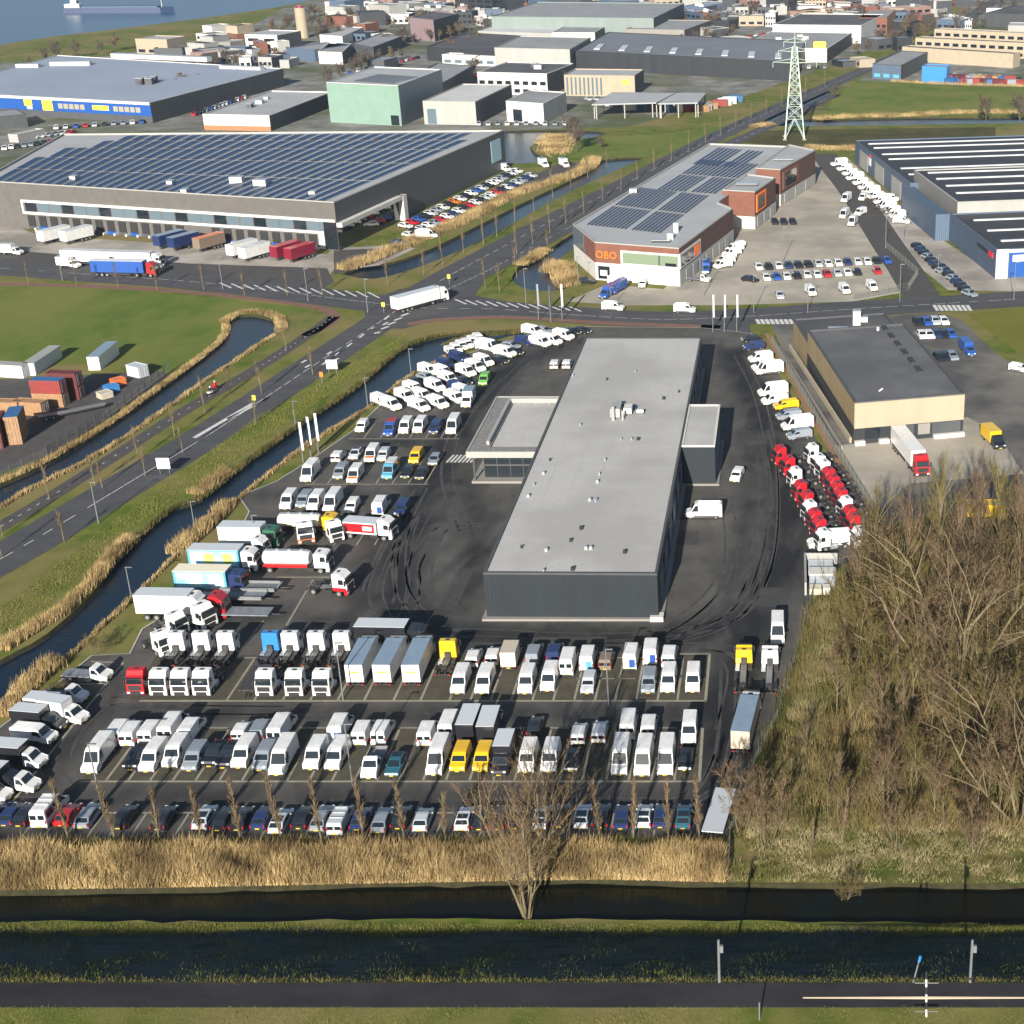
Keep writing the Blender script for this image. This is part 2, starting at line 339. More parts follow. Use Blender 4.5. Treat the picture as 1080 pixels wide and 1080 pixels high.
m=mat('yard_asphalt',(.068,.065,.060),.8,(.098,.092,.083),.25,spec=.3); n=m.node_tree; bb=n.nodes['Principled BSDF']
old=[l for l in n.links if l.to_socket==bb.inputs['Base Color']][0].from_socket
an=n.nodes.new('ShaderNodeAttribute'); an.attribute_name='wear'
g=n.nodes.new('ShaderNodeNewGeometry'); t=n.nodes.new('ShaderNodeTexNoise'); mp=n.nodes.new('ShaderNodeMapping'); mp.inputs['Scale'].default_value=(1,.35,1)
n.links.new(g.outputs['Position'],mp.inputs[0]); n.links.new(mp.outputs[0],t.inputs['Vector']); t.inputs['Scale'].default_value=.22; t.inputs['Detail'].default_value=7; t.inputs['Distortion'].default_value=1.2
a1=n.nodes.new('ShaderNodeMath'); a1.operation='MULTIPLY_ADD'; n.links.new(t.outputs[0],a1.inputs[0]); a1.inputs[1].default_value=1.6; a1.inputs[2].default_value=-.85
a2=n.nodes.new('ShaderNodeMath'); a2.operation='ADD'; a2.use_clamp=True; n.links.new(a1.outputs[0],a2.inputs[0]); n.links.new(an.outputs['Fac'],a2.inputs[1])
mx=n.nodes.new('ShaderNodeMix'); mx.data_type='RGBA'; n.links.new(old,mx.inputs[6]); mx.inputs[7].default_value=(.013,.0135,.016,1); n.links.new(a2.outputs[0],mx.inputs[0]); n.links.new(mx.outputs[2],bb.inputs['Base Color'])
me.materials.append(m); me.update(); o=bpy.data.objects.new('yard_paving',me); COL.objects.link(o); tag(o,kind='structure')
pathmesh(smoothline(YARD[:27],1),.25,.12,M_KERB,'yard_kerb')

# ---- bays: concrete bands on the yard
def band(pts,wd=.30,z=.05,m=M_LINE,name='bay_line'): return pathmesh([P(*p) for p in pts],wd,z,m,name)
flat('parking_bays', [(137,739),(745,739),(748,691),(165,691)], .036, M_BAY); flat('parking_bays', [(84,825),(737,825),(741,768),(140,768)], .036, M_BAY)
bl=MB()
def addband(p,q,wd=.28):
    s=pathmesh([P(*p),P(*q)],wd,.045,M_LINE,None); k=len(bl.v); bl.v+=s.v; bl.f+=[tuple(i+k for i in f) for f in s.f]; bl.m+=[bl.mi(M_LINE)]*len(s.f)
def vpx(u,v,v2): return PCX+(u-PCX)*(v2+145)/(v+145)
addband((147,739.5),(745,739.5),.35); addband((748.5,690),(744,739.5),.35); addband((715,690),(749,690))
for u in [239,268,298,327,356,384,415,443.5,474,496,517.5,539,561.5,583.5,605.5,627.5,649,671,693.5,714.5]: addband((u,739),(vpx(u,739,695),695))
for u0,u1 in ((250,275),(575,640),(650,720)): addband((u0,694),(u1,694))
for u0,u1 in ((608,626),(631,648),(653,670)): addband((u0,716),(u1,716),.2)
addband((85,824.5),(738,824.5),.35); addband((741,768),(737.5,824.5),.35)
for u in [111.5,135,158,182,206,231,255,279,302.5,326,350,374,397,421,446,470,495,520,542.5,566.5,590,614,639,663,687,711]: addband((u,824),(vpx(u,824,770),770))
for u0,u1 in ((218,240),(316,345),(422,440),(535,570),(580,600),(694,714)): addband((u0,768),(u1,768))
for u in range(14,735,23):
    addband((u+8,884),(vpx(u+8,884,858),858),.22)
for u0,u1 in ((108,128),(150,168),(188,212),(460,478)): addband((u0,857.5),(u1,857.5),.3)
addband((130,699),(60,786),.3); addband((60,786),(10,850),.3)
addband((122,699),(96,698)); addband((112,721),(70,722))
for u in (384,401,417,432,449,465,480): addband((u,462),(vpx(u,462,447),447),.22)
addband((368,463),(484,463),.25)
for u in (329,345,364,378,396,413,430,448): addband((u,511),(vpx(u,511,478),478),.22)
addband((322,511),(452,511),.25)
for u in (352,376,395): addband((u,575),(vpx(u,575,545),545),.22)
addband((250,690),(278,655),.25); addband((292,609),(350,609),.25); addband((302,660),(330,612),.25)
tag(bl.build('bay_bands'), kind='structure')
zb=MB()
for i in range(7):
    a=P(471+i*4.2,488); s=pathmesh([a,a+Vector((.5,3.6,0))],.38,.05,M_WLINE,None); k=len(zb.v); zb.v+=s.v; zb.f+=[tuple(q+k for q in f) for f in s.f]; zb.m+=[zb.mi(M_WLINE)]
tag(zb.build('zebra_crossing'), kind='structure')

# rubber tyre marks: pairs of thin curved dark strips on the yard
TM=mat('tyre_rubber_mark',(.026,.026,.027),.8,(.058,.056,.052),.6,lo=.36,hi=.58); tm=MB(); rt_=random.Random(4)
ARCS=[[(300,660),(400,668),(500,672),(640,674),(760,660),(815,610)],[(430,540),(400,600),(395,640),(430,675),(520,690)],[(455,500),(430,560),(430,620),(470,662)],[(700,672),(770,655),(812,590),(818,500),(800,420),(775,372)],[(720,668),(780,640),(800,580),(806,500),(790,430)],[(380,690),(420,640),(430,580),(470,510),(520,440),(560,390)],[(440,680),(560,684),(700,684),(780,700),(770,780),(762,860)],[(500,660),(450,640),(440,600),(465,560),(505,560)],[(560,372),(520,410),(490,450),(480,500),(500,560)],[(640,676),(700,668),(760,620),(770,560),(760,520)],[(770,880),(775,800),(795,730),(835,660)],[(90,850),(60,800),(110,745),(200,752),(400,753)],[(300,846),(500,846),(700,846),(756,800),(765,700)]]
for a_ in ARCS:
    for rep in range(2):
        du,dv=rt_.uniform(-9,9),rt_.uniform(-5,5); w_=smoothline([(u+du+rt_.uniform(-3,3),v+dv+rt_.uniform(-2,2)) for u,v in a_],7)
        i0_=rt_.randint(0,len(w_)//3); w_=w_[i0_:i0_+rt_.randint(len(w_)//3,len(w_))]
        for sg_ in (-1,1):
            o2=[]
            for i,p in enumerate(w_):
                t=(w_[min(i+1,len(w_)-1)]-w_[max(i-1,0)]).normalized(); o2.append(p+Vector((-t.y,t.x,0))*sg_*.95)
            s_=pathmesh(o2,rt_.uniform(.22,.5),.034,TM,None); k=len(tm.v); tm.v+=s_.v; tm.f+=[tuple(q+k for q in f) for f in s_.f]; tm.m+=[tm.mi(TM)]*len(s_.f)
tag(tm.build('tyre_marks'),kind='structure')
dr=MB()
for u,v in ((300,752),(450,752),(600,752),(200,845),(350,845),(500,845),(650,845),(430,668),(560,670),(800,560),(790,450),(440,600),(330,525),(420,468)):
    p=P(u,v); dr.box(p.x-.3,p.x+.3,p.y-.3,p.y+.3,.03,.042,CHASSIS)
for (u0,v0,u1,v1) in ((400,700,470,712),(700,560,738,575),(470,600,500,640),(545,672,640,678),(120,748,210,756),(800,620,830,640)):
    a_,b_=P(u0,v1),P(u1,v0); dr.box(a_.x,b_.x,a_.y,b_.y,.03,.0385,mat('asphalt_patch',(.034,.034,.036),.85,(.05,.048,.046),.8))
tag(dr.build('drains_and_patches'),kind='structure')
# ---- roads
def road(name, px, wd, m=A_ROAD, z=.03, dash=None, edge=False):
    w_=smoothline(px,6); pathmesh(w_,wd,z,m,name)
    mk=MB()
    def merge(s):
        k=len(mk.v); mk.v+=s.v; mk.f+=[tuple(q+k for q in f) for f in s.f]; mk.m+=[mk.mi(M_WLINE)]*len(s.f)
    def off(d):
        r=[]
        for i,p in enumerate(w_):
            t=(w_[min(i+1,len(w_)-1)]-w_[max(i-1,0)]).normalized(); r.append(p+Vector((-t.y,t.x,0))*d)
        return r
    if edge:
        for sgn in (-1,1): merge(pathmesh(off(sgn*(wd/2-.35)),.13,z+.012,M_WLINE,None))
    if dash:
        acc=0; on=True
        for a,b_ in zip(w_[:-1],w_[1:]):
            L=(b_-a).length; t=0
            while t<L:
                s=min(dash[0] if on else dash[1], L-t)
                if on: merge(pathmesh([a.lerp(b_,t/L),a.lerp(b_,(t+s)/L)],.16,z+.014,M_WLINE,None))
                t+=s; on=not on
    if mk.v: tag(mk.build(name+'_marking'), kind='structure')
road('main_road', [(-260,722),(-120,654),(0,590),(67,551),(143,505),(210,465),(270,426),(330,386),(397,342),(440,312),(470,293),(520,266),(580,234),(640,204),(700,173),(760,142),(830,110),(900,79),(960,52),(1010,26),(1050,0),(1090,-30)], 9.5, dash=(3,5))
road('parallel_road', [(420,326),(470,306),(505,290),(540,272),(600,240),(660,208),(720,176),(770,152),(820,129),(880,100)], 6.0, dash=(2,4), z=.034)
road('cross_road', [(-260,270),(0,283),(100,290),(200,297),(300,308),(380,318),(450,325),(520,326),(600,332),(700,337),(800,333),(900,326),(1000,320),(1080,315),(1300,302)], 13, z=.038, dash=(3,4))
flat('junction', [(385,345),(425,347),(470,335),(560,335),(560,322),(500,312),(520,284),(492,282),(450,298),(400,312),(330,303),(330,318),(385,325)], .042, A_ROAD)
road('east_road', [(985,325),(972,312),(955,285),(935,256),(915,225),(898,200),(880,178),(868,162)], 9, m=A_PATH, z=.036)
road('bike_path', [(-60,590),(0,556),(60,520),(135,472),(200,430),(262,394),(300,370),(330,350),(352,334)], 3.2, m=A_PATH, edge=False, dash=(.8,3))
road('red_cycle_path', [(-60,302),(0,300),(60,301),(140,304),(220,310),(290,317),(335,324),(352,333),(345,343),(320,354)], 2.8, m=A_RED, edge=False)
road('red_cycle_path', [(430,342),(470,337),(540,335),(640,341),(760,345)], 2.6, m=A_RED, edge=False, z=.05)
flat('yard_entrance', [(738,347),(792,352),(790,336),(742,338)], .05, A_ROAD)
mk=MB()
def addquad(p,q,wd,m=M_WLINE,z=.06):
    s=pathmesh([P(*p),P(*q)],wd,z,m,None); k=len(mk.v); mk.v+=s.v; mk.f+=[tuple(i+k for i in f) for f in s.f]; mk.m+=[mk.mi(m)]
for i in range(14): addquad((232+i*12,298.5+i*.75),(244+i*12,304+i*.8),.5)
for i in range(12): addquad((480+i*11,316+i*.7),(492+i*11,321+i*.7),.5)
for i in range(9): addquad((340+i*13,385-i*9.5+0),(345+i*13,381-i*9.5),.5)
for i in range(7): addquad((395+i*7,352-i*4.6),(403+i*7,349-i*4.6),.7)
for i in range(8): addquad((798+i*5,337),(801+i*5,342),.8)
for i in range(8): addquad((985+i*5,322),(989+i*5,328),.8)
for u,v in ((318,383),(322,388),(345,374),(352,381),(392,346),(398,352),(404,343)): addquad((u,v),(u+5,v-3),.6)
addquad((205,462),(268,425),.9); addquad((240,442),(268,428),.8)
tag(mk.build('road_marking'), kind='structure')

# ---- other paved grounds
flat('depot_paving', [(-200,226),(0,232),(40,248),(345,268),(352,262),(420,258),(438,262),(400,280),(350,286),(345,300),(200,292),(100,288),(-200,270)], .02, A_CONC)
flat('depot_road', [(-200,262),(0,263),(60,268),(200,278),(345,283),(352,297),(340,306),(200,296),(100,291),(0,287),(-200,280)], .028, A_PATH)
flat('depot_parking', [(352,264),(400,262),(440,248),(520,206),(590,172),(620,172),(600,186),(540,206),(470,240),(430,262),(395,278),(352,290)], .027, A_PATH)
flat('east_paving', [(598,318),(640,300),(700,305),(760,240),(830,180),(850,165),(872,162),(900,200),(935,262),(968,292),(955,308),(900,318),(760,322),(660,322)], .02, A_PAVE)
flat('blue_hall_paving', [(893,166),(975,240),(1052,292),(1100,292),(1100,308),(1000,306),(945,262),(880,170)], .022, A_CONC)
flat('tan_hall_yard', [(812,338),(905,335),(985,330),(1012,336),(1050,372),(1120,420),(1120,545),(980,545),(930,556),(912,548),(870,470)], .02, mat('worn_asphalt',(.058,.056,.055),.85,(.10,.096,.088),.10,c3=(.15,.14,.12),scale3=.05))
flat('dock_paving', [(880,470),(920,545),(960,510),(1080,500),(1050,455),(1020,440),(900,468)], .03, A_PAVE)
flat('container_yard', [(-200,400),(-200,540),(0,500),(50,480),(110,444),(180,396),(170,392),(110,394),(60,398),(0,400)], .02, A_PATH)
flat('far_yards', [(335,0),(300,8),(240,42),(90,62),(-300,80),(-300,215),(0,200),(20,180),(100,140),(520,138),(660,134),(720,118),(790,100),(900,60),(960,30),(1010,0),(1060,-30),(700,-60),(400,-40)], .01, G_YARDFAR)
flat('far_yard_east', [(905,85),(930,68),(990,40),(1020,0),(1500,0),(1500,88),(1200,90),(1010,90)], .012, G_YARDFAR)
flat('pylon_field', [(780,150),(800,138),(900,136),(1050,134),(1050,150),(900,152),(870,158)], .013, mat('dark_field',(.045,.05,.018),1,(.09,.08,.03),.08,spec=.1))
# ------------------------------------------------------------------ buildings
W_DARKSLATE = ribbed('slate_cladding', (.011,.016,.022), (.014,.020,.027), .5); W_BLACK = ribbed('black_cladding', (.018,.021,.026), (.024,.027,.032), .5)
R_BITUMEN = mat('bitumen_roof', (.37,.365,.355), .9, (.43,.425,.415), 2.5, c3=(.325,.32,.31), scale3=.05, detail=8, lo=.4, hi=.6)
R_DARK = mat('dark_bitumen_roof', (.065,.067,.072), .85, (.085,.086,.09), .15, c3=(.05,.05,.055), scale3=.04)
R_LIGHT = mat('pale_roof', (.36,.37,.38), .8, (.30,.31,.325), .08); R_GREY = mat('grey_roof', (.20,.21,.22), .85, (.26,.27,.28), .08); R_WHITE = mat('white_roof', (.52,.52,.52), .8, (.44,.44,.44), .08)
R_BLACK = mat('black_roof', (.022,.024,.032), .7, (.032,.034,.042), .1); GRAVEL = mat('roof_gravel', (.24,.23,.22), .95, (.13,.13,.13), 2)
PV = mat('solar_glass', (.005,.028,.088), .45, (.008,.038,.115), .3, spec=.12)
TANC = mat('tan_cladding', (.36,.31,.225), .6, (.33,.285,.205), .35, stretch=(1,1,.2)); TANS = ribbed('beige_brown_cladding', (.26,.19,.10), (.30,.23,.13), .6); CONCW = mat('concrete_wall', (.24,.225,.205), .85, (.21,.20,.185), .3)
BRICK = mat('red_brick', (.145,.058,.038), .85, (.18,.072,.048), .8); BRICKD = mat('dark_brick', (.07,.035,.03), .85, (.09,.045,.04), .8); OBRICK = mat('orange_brick', (.34,.16,.08), .85, (.30,.145,.07), .8)
WALLW = mat('white_wall', (.56,.545,.51), .8, (.49,.475,.45), .3); WALLG = mat('grey_wall', (.33,.33,.32), .8, (.29,.29,.285), .2); WALLB = ribbed('blue_cladding', (.062,.095,.15), (.072,.108,.165), .7)
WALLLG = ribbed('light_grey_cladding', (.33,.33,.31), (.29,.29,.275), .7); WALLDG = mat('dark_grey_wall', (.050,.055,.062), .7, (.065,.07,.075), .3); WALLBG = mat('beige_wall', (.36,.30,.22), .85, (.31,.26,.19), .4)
MINT = mat('mint_panels', (.18,.285,.235), .6, (.155,.25,.205), .25); SAGE = ribbed('sage_cladding', (.15,.19,.18), (.17,.21,.20), .7); PINKB = mat('pink_brick', (.28,.17,.14), .85, (.23,.145,.12), .5)
SIGNB = mat('sign_blue', (.008,.07,.30), .5); SIGNY = mat('sign_yellow', (.95,.72,.05), .5); SIGNO = mat('sign_orange', (.95,.18,.01), .5); SIGNW = mat('sign_white', (.8,.8,.8), .5); SIGNR = mat('sign_red', (.75,.02,.04), .5)
PGLASS = mat('pale_green_glass', (.17,.22,.15), .25); FENCE = mat('fence_wire', (.10,.11,.10), .6); LGLASS = mat('grey_glass', (.10,.14,.17), .12)
def wtext(root, s, size, m, a, b_, z, frac, name='sign', out=.14):
    """raised lettering on the wall a->b (outer side on the right of a->b)"""
    cu = bpy.data.curves.new(name,'FONT'); cu.body=s; cu.size=size; cu.extrude=.06; cu.align_x='CENTER'; cu.resolution_u=2
    o=bpy.data.objects.new('tmp',cu); COL.objects.link(o); dg=bpy.context.evaluated_depsgraph_get(); me=bpy.data.meshes.new_from_object(o.evaluated_get(dg)); bpy.data.objects.remove(o)
    me.materials.clear(); me.materials.append(m); q=bpy.data.objects.new(name,me); COL.objects.link(q); q.parent=root
    d=(b_-a); d.z=0; dn=d.normalized(); nn=Vector((dn.y,-dn.x,0)); p=a+d*frac+nn*out-root.location; q.location=(p.x,p.y,z)
    q.rotation_euler=(math.pi/2,0,math.atan2(dn.y,dn.x)); return q
def face_rect(root, pts, i, s0, s1, z0, z1, name, m, out=.06, frac=True, zoff=0):
    a=pts[i]; b_=pts[(i+1)%len(pts)]; d=(b_-a); L=d.length; dn=d.normalized(); nn=Vector((dn.y,-dn.x,0))
    if frac: s0*=L; s1*=L
    T=Matrix(((dn.x,-nn.x,0,a.x-root.location.x),(dn.y,-nn.y,0,a.y-root.location.y),(0,0,1,0),(0,0,0,1)))
    b=MB(); b.box(s0,s1,-out,.02,z0,z1,m,T); return b.build(name,root)
def building(name, pts, H, wall, roof, label, cat='building', group=None, par=.4, faces={}, capm=None, z0=0):
    """footprint points run counter-clockwise seen from above; walls, roof and roof edge are its parts"""
    pts=[Vector((p[0],p[1],0)) for p in pts]; area=sum(pts[i].x*pts[(i+1)%len(pts)].y-pts[(i+1)%len(pts)].x*pts[i].y for i in range(len(pts)))
    if area<0: pts=pts[::-1]
    c=sum(pts,Vector())/len(pts); c.z=0; root=empty(name,c,0,label,cat,group); n=len(pts)
    b=MB()
    for i in range(n):
        a=pts[i]-c; d=pts[(i+1)%n]-c; b.poly([(a.x,a.y,z0-.3),(d.x,d.y,z0-.3),(d.x,d.y,H),(a.x,a.y,H)], faces.get(i,wall))
    b.build('wall',root)
    zr=H-par
    tr=tessellate_polygon([[p-c for p in pts]]); b=MB()
    for t in tr:
        q=[(pts[i].x-c.x,pts[i].y-c.y,zr) for i in t]
        if (q[1][0]-q[0][0])*(q[2][1]-q[0][1])-(q[1][1]-q[0][1])*(q[2][0]-q[0][0])<0: q=q[::-1]
        b.poly(q,roof)
    b.build('roof',root)
    if par>0:
        b=MB(); cm=capm or wall; wd=.35
        inn=[]
        for i in range(n):
            e0=(pts[i]-pts[i-1]).normalized(); e1=(pts[(i+1)%n]-pts[i]).normalized(); n0=Vector((-e0.y,e0.x,0)); n1=Vector((-e1.y,e1.x,0)); k=(n0+n1); k=k/max(.3,k.dot(n0)); inn.append(pts[i]+k*wd-c)
        for i in range(n):
            j=(i+1)%n; a=pts[i]-c; d=pts[j]-c
            e=(d-a).normalized(); oo=Vector((e.y,-e.x,0))*.04
            b.poly([(a.x+oo.x,a.y+oo.y,H+.03),(d.x+oo.x,d.y+oo.y,H+.03),(inn[j].x,inn[j].y,H+.03),(inn[i].x,inn[i].y,H+.03)],cm)
            b.poly([(inn[i].x,inn[i].y,H+.03),(inn[j].x,inn[j].y,H+.03),(inn[j].x,inn[j].y,zr),(inn[i].x,inn[i].y,zr)],cm)
            b.poly([(a.x+oo.x,a.y+oo.y,H-.25),(d.x+oo.x,d.y+oo.y,H-.25),(d.x+oo.x,d.y+oo.y,H+.03),(a.x+oo.x,a.y+oo.y,H+.03)],cm)
        b.build('roof_edge',root)
    return root,pts
def roofbox(root, p, sx, sy, sz, z, m, name='rooftop_unit', rz=0):
    b=MB(); b.box(-sx/2,sx/2,-sy/2,sy/2,0,sz,m); b.box(-sx/2-.08,sx/2+.08,-sy/2-.08,sy/2+.08,sz,sz+.12,ALU)
    o=b.build(name,root); q=p-root.location; o.location=(q.x,q.y,z); o.rotation_euler=(0,0,rz); return o

# main workshop hall
HM=7.0
A=P(509.5,604,HM);B=P(693,605,HM);Cc=P(740,356,HM);D=P(617,356,HM)
root,pts=building('workshop_hall',[A,B,Cc,D],HM,W_DARKSLATE,R_BITUMEN,'long dark slate workshop hall with a big flat light grey roof in the yard','workshop hall',par=.18,capm=WALLDG)
i0=min(range(4),key=lambda i:abs(pts[i].x-A.x)+abs(pts[i].y-A.y))
b=MB(); q=[p-root.location for p in pts]; xs=[p.x for p in q]; ys=[p.y for p in q]
b.box(min(xs)-.55,max(xs)+.5,min(ys)-.5,max(ys)+.4,0,.35,CONCW); b.build('plinth',root)
ra,rb=pts[(i0+1)%4],pts[(i0+2)%4]; L=(rb-ra).length
for k in range(13):
    if 6.6<k<8.2: continue
    s=4+k*8.1
    face_rect(root,pts,(i0+1)%4,s,s+4.6,.35,4.8,'workshop_door',mat('door_panel_blue',(.05,.10,.17),.5,(.06,.12,.19),1),.07,False)
    face_rect(root,pts,(i0+1)%4,s+5.2,s+7.6,3.2,4.8,'window',GLASS,.05,False)
for k in range(12):
    s=4+k*8.6
    if 26<L-s<62: continue
    face_rect(root,pts,(i0+3)%4,s,s+4.6,.35,4.8,'workshop_door',mat('door_panel_blue',(.05,.10,.17),.5),.07,False)
rc=P(655,436,HM); b=MB(); rr=lambda x,y:(rc.x-root.location.x+x,rc.y-root.location.y+y)
u=empty('ventilation_plant',(rc.x-root.location.x,rc.y-root.location.y,HM-.18)); u.parent=root
MB().box(-1.6,.1,-2.5,1.0,.3,1.9,WALLLG).box(-1.2,-.2,1.2,3.2,.3,1.5,ALU).build('housing',u); MB().box(.5,1.9,-.6,2.0,.3,1.3,WALLW).build('housing',u)
MB().box(.4,2.4,2.2,3.4,.2,.5,PV).box(-1.0,.2,3.4,4.2,.2,.5,PV).build('panel',u); MB().tube((2.8,0,.6),(3.9,0,.6),.45,.45,ALU,10).build('duct',u); MB().tube((-1.0,-3.2,0),(-1.0,-3.2,2.6),.28,.28,ALU,8).tube((.6,-3.0,0),(.6,-3.0,1.8),.2,.2,ALU,8).build('flue',u)
random.seed(3)
for (uu,vv) in ((670,391.5),(622,527),(629,527),(628,528),(618,578),(623,578),(602,570),(576,580),(655,463),(666,463),(673,463),(638,485),(632,500),(630,508),(613,557),(557,523),(573,499),(563,511),(580,485),(550,577),(573,602),(604,600),(659,582),(612,448),(700,420),(716,413),(604,396),(640,400)):
    p=P(uu,vv,HM)-root.location; s=random.choice((.16,.22,.3)); MB().tube((0,0,0),(0,0,.5),s,s*.8,random.choice((ALU,PLASTIC,GREY)),8).build('roof_vent',root,(p.x,p.y,HM-.18))
# roof seams
b=MB(); z=HM-.172; seam=mat('roof_seam',(.35,.345,.335),.9)
x0,x1,y0,y1=min(xs)+.4,max(xs)-.4,min(ys)+.4,max(ys)-.4
for k in range(1,6): x=x0+(x1-x0)*k/6; b.poly([(x-.05,y0,z),(x+.05,y0,z),(x+.05,y1,z),(x-.05,y1,z)],seam)
for k in range(1,22): y=y0+(y1-y0)*k/22; b.poly([(x0,y-.04,z),(x1,y-.04,z),(x1,y+.04,z),(x0,y+.04,z)],seam)
b.build('roof_seams',root)
MB().box(x1-.9,x1+.9,y0-1.1,y0+.6,0,.7,WALLW).build('corner_guard',root)
# office wing
HA=5.8
o1=P(491.7,476.5,HA);o2=P(569.5,477,HA);o3=P(593,418,HA);o4=P(526.7,418,HA); xr=pts[i0].x-.05
ox0,ox1,oy0,oy1=o1.x,xr,o1.y,o3.y
root=empty('office_wing',((ox0+ox1)/2,(oy0+oy1)/2,0),0,'low glass office wing with white-edged flat roof against the workshop hall','office wing')
cx,cy=root.location.x,root.location.y; a,b_,c_,d_=ox0-cx,ox1-cx,oy0-cy,oy1-cy
b=MB(); b.box(a+2.3,b_,c_+2.2,d_-.6,0,HA-1.0,GLASS); b.build('wall',root)
for k in range(5):
    x=a+2.3+(b_-a-2.3)*k/4.4; MB().box(x-.05,x+.05,c_+2.1,c_+2.2,.3,HA-1,WALLDG).build('mullion',root)
MB().box(a+2.3,b_,c_+2.05,c_+2.2,2.5,2.75,WALLDG).build('floor_band',root)
for k in range(9): y=c_+3+k*2.9; MB().box(a+2.2,a+2.3,y-.08,y+.08,.3,HA-1,ALU).build('mullion',root)
MB().box(a+.4,b_,c_+.3,d_-.2,0,.4,CONCW).build('plinth',root)
for (x,y) in ((a+.9,c_+.9),(a+.9,c_+12),(a+.9,c_+22)): MB().box(x-.14,x+.14,y-.14,y+.14,.4,HA-.9,WALLDG).build('column',root)
b=MB(); t=HA; w1=2.7
b.box(a,b_,c_,d_,t-1.0,t-.55,WALLG)
b.box(a,a+w1+.8,c_,d_,t-.55,t-.12,GRAVEL).box(a+w1+.8,b_,c_,c_+2.6,t-.55,t-.12,GRAVEL).box(a+w1+.8,b_,d_-3.2,d_,t-.55,t-.12,GRAVEL); b.build('roof',root)
b=MB(); b.box(a+w1+.8,b_,c_+2.6,d_-3.2,t-.55,t-.40,R_BITUMEN); b.build('inner_roof',root)
b=MB(); b.box(a+w1,a+w1+.5,c_+3.5,d_-2.8,t-.1,t+.6,WALLG).box(a+w1+.5,b_,d_-3.3,d_-2.8,t-.1,t+.7,WALLLG); b.build('upstand',root)
b=MB(); b.box(a-.08,b_,c_-.08,c_+.25,t-1.05,t+.02,WALLLG).box(a-.08,a+.25,c_+.25,d_,t-1.05,t+.02,WALLLG).box(a+.25,b_,d_-.25,d_+.08,t-1.05,t+.02,WALLLG); b.build('fascia',root)
# east block
q1=P(719,470,HM);q2=P(754,470,HM);q3=P(757.5,426.5,HM); xx=pts[(i0+1)%4].x+.05
root,pp=building('stair_block',[(xx,q1.y),(q2.x,q1.y),(q2.x,q3.y),(xx,q3.y)],HM,W_DARKSLATE,R_BITUMEN,'small dark block with grey roof on the right side of the workshop hall','annex',par=.18,capm=WALLW)
face_rect(root,pp,1,.1,.9,1.2,4.5,'window',mat('door_panel_blue',(.05,.10,.17),.5),.05)
MB().box(xx-root.location.x,q2.x-root.location.x+.6,q1.y-root.location.y-.4,q3.y-root.location.y+.3,0,.3,CONCW).build('plinth',root)

# tan warehouse
HT=8.0
t1=P(901.5,424,HT);t2=P(1017.5,414.5,HT);t4=P(852,348,HT); dv=(t4-t1); t3=t2+dv
root,pts=building('tan_warehouse',[t1,t2,t3,t4],HT,TANC,mat('worn_grey_roof',(.095,.097,.103),.85,(.13,.131,.135),.18,c3=(.08,.08,.085),scale3=.05),'beige sided warehouse with a dark flat roof beside the row of red tractors','warehouse',par=.35,capm=WALLDG)
k1=min(range(4),key=lambda i:(pts[i]-Vector((t1.x,t1.y,0))).length)
face_rect(root,pts,(k1+3)%4,0,1,3.2,HT-.3,'side_cladding',TANS,.05); face_rect(root,pts,(k1+3)%4,0,1,0,3.19,'lower_wall',W_BLACK,.10)
face_rect(root,pts,k1,.0,1,0,3.0,'lower_wall',W_BLACK,.05); face_rect(root,pts,k1,.0,1.0,3.01,HT-.3,'front_cladding',TANC,.12)
for s0,s1,mm in ((.1,.23,GLASS),(.36,.54,WALLDG),(.58,.69,CONCW),(.71,.97,WALLDG)): face_rect(root,pts,k1,s0,s1,.9,2.9,'dock_door',mm,.14)
for s0,s1 in ((0,.09),(.22,.31),(.72,1.0)): face_rect(root,pts,k1,s0,s1,0,.8,'dock_platform',WALLW,.9)
MB().tube((0,0,0),(.7,.5,.35),.16,.16,WALLW).build('roof_vent',root,tuple(P(927,411,HT)-root.location)[:2]+(HT-.3,)); MB().tube((0,0,0),(0,0,.7),.3,.3,WALLW).build('roof_vent',root,tuple(P(926,347,HT)-root.location)[:2]+(HT-.3,))
e=(t3-t2).normalized(); g_=(t2-t1).normalized()
for k in range(6):
    p=t2-g_*(4.5)+e*(14+k*5.5)-root.location; T=Matrix.Translation((p.x,p.y,HT-.34))@Matrix.Rotation(math.atan2(e.y,e.x),4,'Z'); MB().box(0,3.4,-.5,.5,0,.3,R_BLACK,T).build('skylight',root)
HB=5.5
f1=t4+e*.1; f2=t3+e*.1; f3=f2+e*17; f4=f1+e*17
root,pts=building('warehouse_annex',[f1,f2,f3,f4],HB,TANS,R_DARK,'lower rear part of the beige warehouse with white vents on its dark roof','warehouse',par=.35,capm=WALLDG)
roofbox(root,f1.lerp(f3,.62),1.6,1.6,3.0,HB-.3,WALLW,'chimney'); roofbox(root,f1.lerp(f3,.72),1.5,1,1,HB-.3,WALLW); roofbox(root,f1.lerp(f3,.38),4,1.2,.8,HB-.3,ALU); roofbox(root,f1.lerp(f3,.3),1.5,1.5,.8,HB-.3,WALLW)
